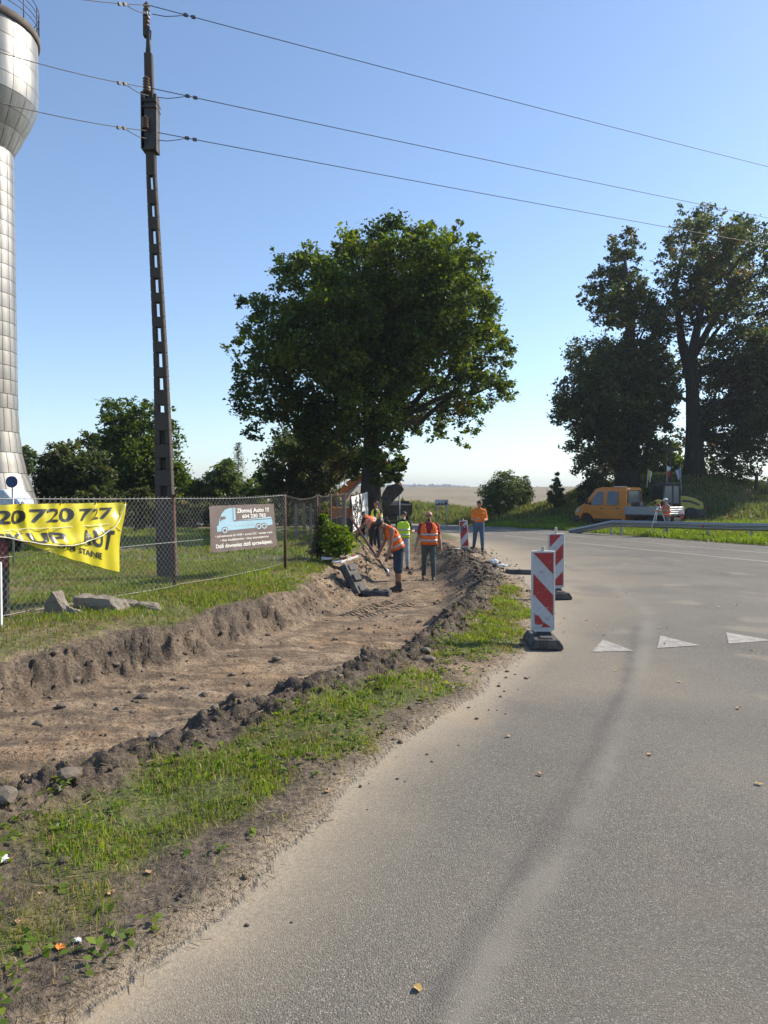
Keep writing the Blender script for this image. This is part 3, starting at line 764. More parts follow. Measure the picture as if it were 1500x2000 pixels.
# ---- trees and bushes of the yard on the left, far side
rg4 = np.random.default_rng(14)
def simple(name, label, cat, lst, d, n, size, mat, seed, base_u, group=None, spread=1.5, r0=0.14, **kw):
    bl = pix_blobs(lst, d, rg4, spread)
    b = Vector((X(base_u, d), d, H(X(base_u, d), d)))
    vt = min(v for u, v, r in lst) + 12
    return tree(name, label, cat, b, P(base_u, vt, d), r0, 0.03, bl, n, size, mat, seed, group, min(10, len(bl)), 0.25, **kw)
GY = 'trees at the back of the yard'
simple('maple_tree', 'bright green maple with a pointed top, half behind the concrete pole', 'tree', [(238, 815, 38), (212, 830, 28), (268, 850, 48), (225, 880, 48), (345, 805, 10), (348, 862, 16), (318, 840, 30), (345, 905, 20), (290, 905, 58), (235, 930, 46), (330, 940, 40), (200, 905, 24), (255, 790, 16), (290, 800, 22), (250, 965, 40), (310, 975, 36)], 38, 26000, 0.20, M_leaf_maple, 31, 275, GY, 1.6, clump=0.28, per=40, shell=0.35)
simple('broadleaf_tree', 'small dark tree just right of the metal water tower', 'tree', [(112, 902, 34), (150, 880, 26), (175, 860, 18), (172, 920, 44), (98, 940, 30), (135, 955, 40), (185, 965, 36), (85, 975, 24), (125, 872, 12)], 34, 15000, 0.19, M_leaf_dark, 32, 140, GY, 1.4, clump=0.3, per=40, shell=0.3, odd=0.0)
simple('broadleaf_tree', 'pale distant tree peeping out right beside the tower foot', 'tree', [(54, 890, 16), (50, 910, 18), (60, 915, 14)], 62, 2500, 0.30, M_leaf_bush, 33, 52, GY, 1.0)
simple('bush', 'round grey green bush between the concrete pole and the thin conifer', 'bush', [(440, 930, 30), (425, 950, 30), (455, 960, 34), (400, 965, 26), (442, 912, 18)], 46, 9000, 0.21, M_leaf_bush, 34, 438, GY, 1.5)
simple('bush', 'low green hedge bush just right of the concrete pole', 'bush', [(372, 955, 26), (395, 975, 26), (355, 978, 24), (420, 985, 22)], 44, 6500, 0.20, M_leaf_maple, 35, 380, GY, 1.5)
simple('bush', 'bright yellow green bush behind the brown banner', 'bush', [(500, 955, 26), (520, 930, 24), (530, 965, 26), (485, 975, 24), (548, 980, 20), (505, 990, 22)], 42, 8500, 0.19, M_leaf_maple, 36, 510, GY, 1.5)
simple('bush', 'dark bush at the far end of the yard, left of the brown banner', 'bush', [(470, 985, 26), (440, 995, 24), (400, 1000, 20), (360, 1000, 20)], 40, 6500, 0.18, M_leaf_dark, 37, 430, GY, 1.2)
for k, (u0, lab) in enumerate(((40, 'dark hedge bush below the tower foot behind the yellow banner'), (110, 'dark hedge bush under the small dark tree behind the yellow banner'), (190, 'dark hedge bush at the foot of the maple, left side'), (265, 'dark hedge bush at the foot of the maple, close to the pole'))):
    simple('hedge_bush', lab, 'bush', [(u0 - 25, 985, 24), (u0 + 8, 975, 26), (u0 + 35, 988, 22)], 33, 5000, 0.16, M_leaf_dark, 60 + k, u0, 'hedge bushes along the back of the yard', 1.2, r0=0.06, odd=0.0)
# the dark hedge that closes the yard
rgH = np.random.default_rng(71)
hx = [(-24 + 1.05 * k + rgH.normal() * 0.2, 47 + rgH.normal() * 0.8 + 0.12 * k, rgH.uniform(0.7, 1.3)) for k in range(22)]
hb = [(a, b, H(a, b) + q * 0.8, q) for a, b, q in hx] + [(a + 0.5, b + 0.3, H(a, b) + 0.5, 0.8) for a, b, q in hx]
hc_ = Vector((-13, 48, H(-13, 48)))
tree('hedge', 'long dark hedge closing the back of the yard behind the wire fence', 'hedge', hc_, hc_ + Vector((0, 0, 1.0)), 0.05, 0.02, hb, 26000, 0.20, M_leaf_dark, 72, None, 6, 0.2, clump=0.4, per=30, shell=0.2, odd=0.0)
# the thin conifer
rg = np.random.default_rng(40)
cd = 50; cbase = Vector((X(465, cd), cd, H(X(465, cd), cd))); ctop = P(465, 866, cd)
o = thing('conifer', 'thin sparse conifer sticking up between the bushes and the chestnut', 'tree', cbase, 0, GY)
mb = MB(); mb.tube([(0, 0, -0.2), ctop - cbase], [0.12, 0.015], 8)
cen = []
Hh = (ctop - cbase).z
for i in range(34):
    t = 0.25 + 0.75 * i / 33
    for k in range(4):
        an = rg.uniform(0, 6.28); L = (1 - t) * 1.15 + 0.18
        tip = Vector((math.cos(an) * L, math.sin(an) * L, Hh * t - 0.15 * L))
        a0 = (ctop - cbase) * t
        mb.tube([a0, tip], [0.012, 0.005], 4)
        for q in range(9): cen.append(a0.lerp(tip, rg.uniform(0.25, 1.05)) + Vector(rg.normal(size=3)) * 0.06)
mb.build('trunk', M_bark, o, fix=False)
v = leaf_quads(np.array(cen), 0.16, rg, 0, 0.3)
np_mesh('crown', v, np.arange(len(v)).reshape(-1, 4), M_leaf_dark, o, {'tone': np.repeat(rg.uniform(0.2, 0.75, len(cen)), 4)})

# ---- bushes and saplings beyond the main road
GB = 'bushes along the far side of the main road'
simple('bush', 'large green willow bush standing between the exit sign and the mound', 'bush', [(962, 962, 26), (985, 940, 22), (980, 972, 30), (1000, 955, 24), (958, 985, 22), (990, 925, 10), (972, 930, 8)], 53, 9000, 0.17, M_leaf_bush, 41, 975, GB, 1.2, r0=0.06, droop=-0.8, clump=0.34, per=26, strag=0.3)
simple('bush', 'darker bush just behind the right side of the willow bush', 'bush', [(1012, 965, 20), (1025, 975, 18), (1010, 945, 14), (1030, 955, 12), (1028, 938, 8)], 56, 5000, 0.17, M_leaf_dark, 42, 1018, GB, 1.0, r0=0.05, droop=-0.8, clump=0.34, per=26, strag=0.3)
simple('sapling', 'slim young tree alone between the willow bush and the mound', 'tree', [(1085, 945, 11), (1083, 962, 15), (1088, 976, 15), (1084, 930, 7), (1092, 955, 9)], 52, 3800, 0.16, M_leaf_bush, 43, 1085, GB, 0.6, r0=0.05, droop=-0.6, strag=0.3)
simple('bush', 'small dark spruce like bush at the left foot of the mound trees', 'bush', [(1155, 945, 18), (1148, 962, 20), (1170, 960, 20), (1160, 930, 10), (1140, 975, 14)], 50, 5500, 0.17, M_leaf_dark, 44, 1155, GB, 0.8, r0=0.05, strag=0.2)
simple('bush', 'sunlit yellow green bush behind the wooden cross', 'bush', [(1290, 900, 30), (1320, 890, 26), (1275, 935, 22), (1310, 930, 26), (1330, 915, 20), (1258, 915, 20), (1300, 870, 20)], 60, 11000, 0.22, M_leaf_maple, 45, 1300, GB, 1.0, r0=0.07)
simple('bush', 'pale sunlit bush right of the mound trees, at the picture edge', 'bush', [(1470, 960, 22), (1500, 955, 24), (1440, 962, 18), (1520, 970, 24), (1415, 955, 14), (1395, 945, 14)], 57, 6500, 0.20, M_leaf_bush, 46, 1470, GB, 1.0, r0=0.04, strag=0.3)
simple('bush', 'low yellow green bush between the orange truck cab and the yellow loader', 'bush', [(1255, 975, 14), (1268, 965, 12), (1262, 985, 12)], 49, 2600, 0.15, M_leaf_maple, 47, 1260, GB, 0.4, r0=0.04)

# ---- leafy shrub and ivied stump on the fence
sh = Vector((X(648, 17.6), 17.6, H(X(648, 17.6), 17.6)))
bl = [tuple(P(u, v, d)) + (r / FPX * d,) for u, v, r, d in [(645, 1050, 17, 17.2), (670, 1056, 18, 16.9), (656, 1068, 18, 16.8), (642, 1028, 14, 17.2), (680, 1066, 14, 16.8), (632, 1012, 10, 17.3), (650, 1078, 15, 16.8), (668, 1038, 11, 16.9), (655, 1030, 9, 17.0)]]
tree('shrub', 'bright leafy green shrub growing against the fence above the striped boards', 'shrub', sh, sh + Vector((0, 0, 0.7)), 0.03, 0.01, bl, 1700, 0.095, M_leaf_bright, 48, None, 6, 0.2, clump=0.5, per=9, strag=0.3, shell=0.5, odd=0.0)
iv = Vector((X(625, 17.4), 17.4, H(X(625, 17.4), 17.4)))
bl = [tuple(P(u, v, 17.35)) + (r / FPX * 17.35,) for u, v, r in [(622, 1065, 14), (624, 1045, 13), (626, 1025, 12), (628, 1008, 11), (634, 992, 9), (612, 1075, 12), (640, 1085, 13)]]
tree('ivy_shrub', 'dark ivy tangle climbing the fence post left of the bright shrub', 'shrub', iv, iv + Vector((0.05, 0, 1.1)), 0.06, 0.02, bl, 1700, 0.07, M_leaf_dark, 49, None, 5, 0.2, clump=0.4, per=14, shell=0.2, odd=0.1)

# ------------------------------------------------------------------ grass: single blades, thousands in one object
def blade_mat(name, cols, trans=0.35):
    return leaf_mat(name, cols, trans, 0.5)
M_grass = blade_mat('grass_blade', [(0.28, 0.215, 0.095), (0.20, 0.185, 0.055), (0.14, 0.185, 0.030), (0.105, 0.175, 0.022), (0.16, 0.245, 0.030), (0.235, 0.31, 0.045)])
M_weed = blade_mat('weed_blade', [(0.24, 0.20, 0.10), (0.16, 0.15, 0.055), (0.10, 0.125, 0.034), (0.075, 0.11, 0.026), (0.12, 0.16, 0.038), (0.19, 0.20, 0.065)])
def blades(name, px, py, pz, h, wdt, tone, mat, rg, lean=0.45, label=None):
    n = len(px)
    an = rg.uniform(0, 2 * math.pi, n); la = np.abs(rg.normal(0, lean, n)) * h
    dx, dy = np.cos(an) * la, np.sin(an) * la
    an2 = rg.uniform(0, 2 * math.pi, n); wx, wy = np.cos(an2) * wdt / 2, np.sin(an2) * wdt / 2
    z0 = pz - 0.012
    v = np.stack([np.stack([px - wx, py - wy, z0], 1), np.stack([px + wx, py + wy, z0], 1),
                  np.stack([px + dx * 0.38 + wx * 0.8, py + dy * 0.38 + wy * 0.8, pz + h * 0.62], 1), np.stack([px + dx * 0.38 - wx * 0.8, py + dy * 0.38 - wy * 0.8, pz + h * 0.62], 1),
                  np.stack([px + dx, py + dy, pz + h * np.clip(1 - 0.35 * la / h, 0.3, 1)], 1)], 1).reshape(-1, 3)
    b = np.arange(n) * 5
    tri = np.stack([np.stack([b, b + 1, b + 2], 1), np.stack([b, b + 2, b + 3], 1), np.stack([b + 3, b + 2, b + 4], 1)], 1).reshape(-1, 3)
    o = np_mesh(name, v, tri, mat, None, {'tone': np.repeat(tone, 5)})
    o['kind'] = 'stuff'
    if label: o['label'] = label
    return o
def scatter(n, x0, x1, y0, y1, rg, keep):
    x = rg.uniform(x0, x1, n); y = rg.uniform(y0, y1, n)
    o = land(x, y); mk = masks(o, x, y)
    k = rg.random(n) < keep(x, y, o, mk)
    return x[k], y[k], o['z'][k], {a: b[k] for a, b in o.items()}, {a: b[k] for a, b in mk.items()}
rg = np.random.default_rng(50)
# verge between the dig and the asphalt
x, y, z, o, mk = scatter(520000, -3.2, 3.0, 1.6, 13.6, rg, lambda x, y, o, mk: np.where((o['sR'] < 0.05) & (o['sRoad'] < 0.03) & (np.abs(x) < y * 0.62 + 0.4), 0.03 * (o['sRoad'] < -0.05) + mk['grass'] ** 1.3 * (0.10 + 0.90 * ss(0.38, 0.60, fbm(x, y, 3.4, 4, 202, 0.6))), 0) * np.interp(y, [1.6, 5, 9, 13], [1, 0.9, 0.75, 0.6]))
cl = fbm(x, y, 2.2, 3, 201)
n = len(x)
h = (0.016 + 0.042 * rg.random(n) ** 2.2) * (0.5 + 1.1 * cl) * np.interp(y, [2, 6, 12], [0.95, 1.0, 1.25])
tone = np.clip(0.34 + 1.1 * (cl - 0.45) + 0.20 * rg.normal(size=n) + 0.22 * mk['grass'] + 0.3 * (fbm(x, y, 9, 2, 220) - 0.5), 0.05, 1)
dry = rg.random(n) < np.where(mk['grass'] < 0.5, 0.65, 0.2); tone = np.where(dry, rg.uniform(0, 0.2, n), tone)
blades('grass', x, y, z, h, np.interp(y, [2, 6, 13], [0.0045, 0.007, 0.013]), tone, M_grass, rg, 0.7, 'short patchy grass on the strip between the dug earth and the asphalt')
# yard and bank on the left
def keep_left(x, y, o, mk):
    return np.where((o['sL'] < 0.03) & ~o['beyond'] & (np.abs(x) < y * 0.6 + 0.6), mk['grass'] * (0.2 + 0.8 * ss(0.36, 0.62, fbm(x, y, 1.1, 3, 203))) * (o['sRoad'] < 0) + 0.04, 0)
x, y, z, o, mk = scatter(215000, -9.5, -0.6, 6.0, 16.5, rg, keep_left)
n = len(x); cl = fbm(x, y, 0.9, 3, 204)
h = (0.025 + 0.06 * rg.random(n) ** 1.6) * (0.6 + 0.9 * cl)
tone = np.clip(0.46 + 0.85 * (cl - 0.42) + 0.18 * rg.normal(size=n), 0, 1); dry = rg.random(n) < 0.22; tone = np.where(dry, rg.uniform(0, 0.22, n), tone)
blades('grass', x, y, z, h, np.interp(y, [6, 16], [0.009, 0.018]), tone, M_grass, rg, 0.7, 'worn yellowish grass on the bank and yard round the wire fence')
x, y, z, o, mk = scatter(100000, -22, -0.3, 16.5, 42, rg, keep_left)
n = len(x); cl = fbm(x, y, 0.45, 3, 205)
h = (0.05 + 0.08 * rg.random(n)) * (0.6 + 0.8 * cl)
tone = np.clip(0.54 + 0.8 * (cl - 0.42) + 0.16 * rg.normal(size=n), 0, 1); dry = rg.random(n) < 0.15; tone = np.where(dry, rg.uniform(0, 0.22, n), tone)
blades('grass', x, y, z, h, np.interp(y, [16, 42], [0.025, 0.06]), tone, M_grass, rg, 0.6, 'mown grass at the back of the yard')
# verge under the guard rail and the bank behind it
x, y, z, o, mk = scatter(210000, 6, 32, 22, 50, rg, lambda x, y, o, mk: np.where(o['beyond'] & (o['sFar'] > 0.12) & (o['sFar'] < 9) & (x < y * 0.60 + 1), np.where(o['sFar'] < 4.5, 0.9, 0.4), 0))
n = len(x); cl = fbm(x, y, 0.6, 3, 206)
h = (0.10 + 0.16 * rg.random(n) ** 1.5) * (0.5 + 1.0 * cl)
tone = np.clip(0.55 + 0.7 * (cl - 0.42) + 0.15 * rg.normal(size=n), 0, 1)
blades('grass', x, y, z, h, np.full(n, 0.035), tone, M_grass, rg, 0.5, 'lush green grass under the guard rail and on the bank behind it')
# tall weeds between the main road and the field
x, y, z, o, mk = scatter(120000, -4, 26, 44, 74, rg, lambda x, y, o, mk: np.where((o['beyond'] & (o['sFar'] > 1.3) & (o['sFar'] < 16) & (x < 15.5) & (x < 8 + 10 * vnoise(x * 0.2, y * 0.2, 4) + (o['sFar'] > 6) * 8)), 0.25 + 0.75 * ss(0.35, 0.6, fbm(x, y, 0.5, 3, 207)), 0))
n = len(x); cl = fbm(x, y, 0.35, 3, 208)
h = (0.25 + 0.55 * rg.random(n) ** 1.3) * (0.4 + 0.9 * cl) * ss(0.8, 3.2, o['sFar']) * np.interp(x, [3, 8, 13], [1.15, 0.9, 0.55])
tone = np.clip(0.50 + 1.0 * (cl - 0.45) + 0.3 * rg.normal(size=n), 0, 1)
blades('weeds', x, y, z, h + 0.05, 0.05 + 0.05 * rg.random(n), tone, M_weed, rg, 0.28, 'tall rough weeds between the main road and the ploughed field')
x, y, z, o, mk = scatter(75000, 9, 36, 40, 66, rg, lambda x, y, o, mk: np.where(o['beyond'] & (o['sFar'] > 5) & (x < y * 0.62 + 1), 0.55 + 0.4 * ss(0.4, 0.6, fbm(x, y, 0.5, 3, 231)), 0))
n = len(x); cl = fbm(x, y, 0.5, 3, 232)
blades('grass', x, y, z, (0.10 + 0.30 * rg.random(n) ** 2) * (0.5 + 1.0 * cl), np.full(n, 0.065), np.clip(0.32 + 0.8 * (cl - 0.42) + 0.18 * rg.normal(size=n), 0, 1), M_weed, rg, 0.5, 'shaded rough grass on the mound under the two old trees')
# dry weeds on the far right slope of the mound
x, y, z, o, mk = scatter(40000, 24, 42, 44, 66, rg, lambda x, y, o, mk: np.where(o['beyond'] & (o['sFar'] > 8) & (x > 27 - 0.2 * (y - 50)), 0.7, 0))
n = len(x); cl = fbm(x, y, 0.35, 3, 209)
h = (0.25 + 0.7 * rg.random(n) ** 1.3) * (0.4 + 1.0 * cl)
blades('weeds', x, y, z, h, 0.05 + 0.04 * rg.random(n), np.clip(0.4 + 0.9 * (cl - 0.45) + 0.2 * rg.normal(size=n), 0, 1), M_weed, rg, 0.3, 'pale weeds on the slope right of the mound')
# broad-leaved weeds in the near verge
x, y, z, o, mk = scatter(3600, -2.6, 1.5, 1.7, 9, rg, lambda x, y, o, mk: np.where((o['sR'] < -0.1) & (o['sRoad'] < -0.15) & (np.abs(x) < y * 0.6 + 0.3), 0.10 + 0.7 * ss(0.48, 0.66, fbm(x, y, 1.7, 3, 210)), 0))
cen = []
for i in range(len(x)):
    for k in range(rg.integers(3, 7)):
        cen.append((x[i] + rg.normal() * 0.025, y[i] + rg.normal() * 0.025, z[i] + rg.uniform(0.008, 0.035)))
v = leaf_quads(np.array(cen), 0.042, rg, 1.6, 0.6, 0.0)
o = np_mesh('verge_weeds', v, np.arange(len(v)).reshape(-1, 4), M_leaf_bright, None, {'tone': np.repeat(rg.uniform(0, 0.75, len(cen)), 4)})
o['kind'] = 'stuff'; o['label'] = 'small broad leaved weeds among the near grass'
# straw and dead stalks lying on the soil by the asphalt
x, y, z, o, mk = scatter(34000, -2.8, 2.4, 1.3, 12, rg, lambda x, y, o, mk: np.where((o['sR'] < -0.05) & (o['sRoad'] < 0.06) & (np.abs(x) < y * 0.6 + 0.3), 0.2 + 0.7 * ss(0.4, 0.6, fbm(x, y, 2.3, 3, 211)), 0))
n = len(x); an = rg.uniform(0, 6.28, n); L = rg.uniform(0.006, 0.036, n) * np.interp(y, [1.5, 6], [0.75, 1.4])
dx, dy = np.cos(an) * L, np.sin(an) * L; wx, wy = -np.sin(an) * 0.0013, np.cos(an) * 0.0013
v = np.stack([np.stack([x - dx - wx, y - dy - wy, z + 0.004], 1), np.stack([x - dx + wx, y - dy + wy, z + 0.004], 1), np.stack([x + dx + wx, y + dy + wy, z + 0.006 + 0.2 * L * rg.random(n)], 1), np.stack([x + dx - wx, y + dy - wy, z + 0.006 + 0.2 * L * rg.random(n)], 1)], 1).reshape(-1, 3)
M_straw = leaf_mat('straw', [(0.10, 0.07, 0.04), (0.24, 0.18, 0.09), (0.38, 0.30, 0.16)], 0.15, 0.7)
o = np_mesh('straw', v, np.arange(n * 4).reshape(-1, 4), M_straw, None, {'tone': np.repeat(rg.random(n), 4)})
o['kind'] = 'stuff'; o['label'] = 'scattered straw and dead stalks on the soil beside the asphalt'

# ------------------------------------------------------------------ loose soil: clods and crumbs of the dig
m = NT('clod_soil')
nc = m.noise(16, 6, 0.7); tn = m.attr('tone')
m.base(m.mix(tn, m.ramp(nc, [(0.3, (0.036, 0.027, 0.020)), (0.7, (0.12, 0.09, 0.064))]), m.ramp(nc, [(0.3, (0.14, 0.10, 0.065)), (0.7, (0.32, 0.24, 0.16))])))
m.set(Roughness=0.95); m.bump(m.noise(60, 4, 0.7), 0.8, 0.01); M_clod = m.mat
ico = bmesh.new(); bmesh.ops.create_icosphere(ico, subdivisions=1, radius=1.0)
IV = np.array([v.co[:] for v in ico.verts]); IF = np.array([[v.index for v in f.verts] for f in ico.faces]); ico.free()
def clods(name, x, y, z, s, tone, label, rg):
    n = len(x); k = len(IV)
    jit = 1 + rg.uniform(-0.42, 0.42, (n, k))
    sc = np.stack([s * rg.uniform(0.7, 1.5, n), s * rg.uniform(0.7, 1.4, n), s * rg.uniform(0.5, 0.95, n)], 1)
    v = IV[None] * jit[..., None] * sc[:, None, :]
    an = rg.uniform(0, 6.28, n); c, s_ = np.cos(an)[:, None], np.sin(an)[:, None]
    vx = v[..., 0] * c - v[..., 1] * s_; vy = v[..., 0] * s_ + v[..., 1] * c
    v = np.stack([vx + x[:, None], vy + y[:, None], v[..., 2] + (z + sc[:, 2] * 0.25)[:, None]], -1).reshape(-1, 3)
    f = (IF[None] + (np.arange(n) * k)[:, None, None]).reshape(-1, 3)
    o = np_mesh(name, v, f, M_clod, None, {'tone': np.repeat(tone, k)}, smooth=False)
    o['kind'] = 'stuff'; o['label'] = label
    return o
x, y, z, o, mk = scatter(120000, -4.5, 3.4, 2.4, 30, rg, lambda x, y, o, mk: np.clip(o['ridge'] ** 1.5 * 0.55, 0, 1) * np.interp(y, [3, 8, 14, 22], [0.8, 0.7, 0.75, 0.4]) * (np.abs(x) < y * 0.6 + 0.5))
n = len(x); s = np.clip(0.0085 * np.exp(rg.normal(0.0, 0.62, n)), 0.003, 0.042) * np.interp(y, [3, 10, 20], [1, 1.5, 2.1])
clods('soil_clods', x, y, z, s, np.clip(rg.normal(0.12, 0.18, n), 0, 1), 'dark crumbly clods heaped along the near rim of the dig', rg)
x, y, z, o, mk = scatter(60000, -5.5, 2.6, 2.6, 30, rg, lambda x, y, o, mk: np.where(o['soil'] > 0.4, 0.05 + 0.5 * o['wall'] + 0.22 * ss(0.55, 0.7, fbm(x, y, 0.8, 3, 212)), 0) * np.interp(y, [3, 10, 24], [0.85, 0.8, 0.5]) * (np.abs(x) < y * 0.6 + 0.5))
n = len(x); s = np.clip(0.0065 * np.exp(rg.normal(0, 0.65, n)), 0.003, 0.038) * np.interp(y, [3, 10, 20], [1, 1.4, 2.0])
clods('soil_crumbs', x, y, z, s, np.clip(rg.normal(0.5, 0.3, n), 0, 1), 'crumbs and small lumps of earth on the floor and bank of the dig', rg)
x, y, z, o, mk = scatter(26000, -2.6, 3.6, 1.3, 24, rg, lambda x, y, o, mk: np.where((o['sRoad'] < 0.35) & (o['sR'] < -0.1), np.where(o['sRoad'] > 0, 0.12, 0.25 + 0.5 * (1 - mk['grass'])), 0) * (np.abs(x) < y * 0.6 + 0.4) * ss(0.35, 0.6, fbm(x, y, 1.8, 3, 213)))
n = len(x); s = np.clip(0.0055 * np.exp(rg.normal(0, 0.6, n)), 0.003, 0.03) * np.interp(y, [2, 10, 20], [0.9, 1.5, 3.0])
clods('soil_crumbs', x, y, z, s, np.clip(rg.normal(0.35, 0.25, n), 0, 1), 'fine crumbs of soil strewn on the verge and the edge of the asphalt', rg)

# ------------------------------------------------------------------ the wood on the skyline
M_forest = leaf_mat('forest_leaf', [(0.018, 0.030, 0.014), (0.030, 0.045, 0.020), (0.045, 0.060, 0.026)], 0.1)
rg = np.random.default_rng(77)
n = 3200
u = rg.uniform(-500, 2000, n)
dd = rg.uniform(1700, 2300, n)
ridge_v = np.interp(u, [0, 300, 700, 790, 880, 930, 1000, 1150, 1500, 2000], [951, 951, 948, 946, 946, 951, 951, 950, 951, 951])
x = (u - 750) / FPX * dd; ztop = EYE + (968 - ridge_v + rg.normal(0, 0.7, n) - 5 * rg.random(n) ** 2) / FPX * dd
k = len(IV); rad = rg.uniform(5, 11, n)
sc = np.stack([rad * 1.25, rad, rad * rg.uniform(0.9, 1.3, n)], 1)
v = IV[None] * (1 + rg.uniform(-0.2, 0.2, (n, k)))[..., None] * sc[:, None, :] + np.stack([x, dd, ztop - sc[:, 2]], 1)[:, None, :]
v = v.reshape(-1, 3)
f = (IF[None] + (np.arange(n) * k)[:, None, None]).reshape(-1, 3)
o = np_mesh('distant_forest', v, f, M_forest, None, {'tone': np.repeat(rg.random(n), k)}, True)
o['kind'] = 'stuff'; o['label'] = 'long blue wooded ridge on the skyline'
# hill carrying it
mb = MB(); vs = []; fs = []
for i, a in enumerate(np.linspace(-0.9, 0.9, 40)):
    for d, zz in ((900, -6), (1500, 4), (2000, 16), (2600, 10)):
        vs.append((math.tan(a) * d, d, zz))
for i in range(39):
    for j in range(3):
        fs.append((i * 4 + j, i * 4 + 4 + j, i * 4 + 5 + j, i * 4 + 1 + j))
mb.add(vs, fs, 0, True)
o = mb.build('hill', worn('far_meadow', (0.06, 0.075, 0.03), 0.9, scale=0.01)); o['kind'] = 'structure'; o['label'] = 'far low ridge under the wood on the skyline'
# ------------------------------------------------------------------ shared materials
M_steel = worn('galvanised_steel', (0.36, 0.37, 0.38), 0.45, 0.75, 0.2, 5, (0.18, 0.17, 0.16), 0.4)
M_rust = worn('rusty_steel', (0.085, 0.045, 0.030), 0.85, 0.2, 0.4, 14, (0.16, 0.075, 0.04), 0.6, 0.3)
M_black = worn('black_plastic', (0.022, 0.022, 0.023), 0.5, 0, 0.3, 8, (0.10, 0.085, 0.07), 0.35)
M_rubber = worn('dusty_rubber', (0.035, 0.035, 0.037), 0.75, 0, 0.3, 10, (0.17, 0.145, 0.115), 0.55, 0.2)
M_tyre = worn('tyre_rubber', (0.018, 0.018, 0.018), 0.85, 0, 0.3, 12, (0.12, 0.10, 0.08), 0.4, 0.3)
M_white = worn('white_paint', (0.70, 0.70, 0.68), 0.5, 0, 0.08, 5, (0.38, 0.36, 0.33), 0.35)
M_red = worn('red_sheet', (0.42, 0.030, 0.028), 0.45, 0, 0.18, 6, (0.22, 0.05, 0.04), 0.4)
M_concrete = worn('weathered_concrete', (0.25, 0.215, 0.17), 0.92, 0, 0.3, 7, (0.085, 0.072, 0.056), 0.75, 0.9)
M_pole = worn('old_pole_concrete', (0.085, 0.070, 0.058), 0.95, 0, 0.3, 9, (0.030, 0.026, 0.022), 0.75, 0.7)
M_wood = worn('weathered_wood', (0.25, 0.18, 0.115), 0.85, 0, 0.3, 6, (0.11, 0.08, 0.055), 0.5, 0.3, stretch=(6, 6, 1))
M_orange = worn('orange_paint', (0.72, 0.22, 0.012), 0.35, 0, 0.12, 3, (0.33, 0.14, 0.04), 0.35)
M_exc = worn('digger_orange', (0.66, 0.16, 0.02), 0.4, 0, 0.15, 4, (0.30, 0.10, 0.03), 0.4)
M_yellow = worn('machine_yellow', (0.36, 0.31, 0.03), 0.4, 0, 0.12, 3, (0.25, 0.20, 0.05), 0.35)
M_alu = worn('bed_aluminium', (0.42, 0.44, 0.46), 0.42, 0.55, 0.15, 3, (0.22, 0.21, 0.20), 0.4)
M_darksteel = worn('dark_steel', (0.050, 0.048, 0.046), 0.65, 0.2, 0.3, 5, (0.13, 0.10, 0.075), 0.5)
M_glass = glass_mat('dark_glass')
M_skyglass = glass_mat('pale_glass', (0.10, 0.13, 0.15), 0.08)
M_lamp = worn('lamp_glass', (0.55, 0.55, 0.52), 0.15)
M_redlamp = worn('red_lamp', (0.45, 0.02, 0.02), 0.2)
M_wire = worn('fence_wire', (0.34, 0.34, 0.33), 0.45, 0.5, 0.25, 3, (0.12, 0.08, 0.06), 0.5)
M_wire_rust = worn('old_fence_wire', (0.13, 0.115, 0.10), 0.6, 0.4, 0.3, 3, (0.06, 0.04, 0.03), 0.6)
M_line = worn('line_wire', (0.05, 0.05, 0.055), 0.6, 0.4, 0.1, 3)

# ------------------------------------------------------------------ water tower, clad in riveted metal sheets
TD = 30.0
tx = -16.75
tb0 = H(tx, TD)
tower = thing('water_tower', 'tall silver metal water tower with a bulging tank at the left edge', 'water tower', (tx, TD, tb0))
m = NT('tower_sheet')
mp = m.n('ShaderNodeMapping'); mp.inputs['Scale'].default_value = (2.2, 2.2, 0.14); m.l(m.coord(), mp.inputs['Vector'])
st = m.noise(1.2, 6, 0.6, mp.outputs[0]); pt = m.noise(0.9, 4, 0.6); oi = m.n('ShaderNodeObjectInfo').outputs['Random']
c = m.ramp(st, [(0.3, (0.22, 0.213, 0.195)), (0.5, (0.32, 0.312, 0.29)), (0.72, (0.41, 0.395, 0.355))])
c = m.mix(m.ramp(pt, [(0.5, 0), (0.75, 0.45)]), c, (0.20, 0.18, 0.15))
c = m.mix(m.math('MULTIPLY', oi, 0.45), c, (0.22, 0.22, 0.215))
m.base(c); m.set(Metallic=0.7); m.l(m.ramp(pt, [(0.3, 0.42), (0.7, 0.56)]), m.b.inputs['Roughness']); m.bump(st, 0.12, 0.05); M_tower = m.mat
def zr(v): return EYE + (968 - v) / FPX * TD - tb0     # local height of a row of the photograph
NPAN = 20
profile = []   # (row in the photograph, radius)
flare = [(990, 1.98), (960, 1.80), (925, 1.54), (885, 1.36), (845, 1.26), (800, 1.22)]
stem = [(800 - 27.5 * i, 1.22 - 0.003 * i) for i in range(1, 19)]
cone = [(stem[-1][0] - 2, 1.18), (268, 1.55), (240, 1.85), (212, 2.08)]
tank = [(185, 2.14), (150, 2.14), (116, 2.14), (84, 2.14)]
rings = flare + stem + cone + tank
rest = MB(); nind = 0
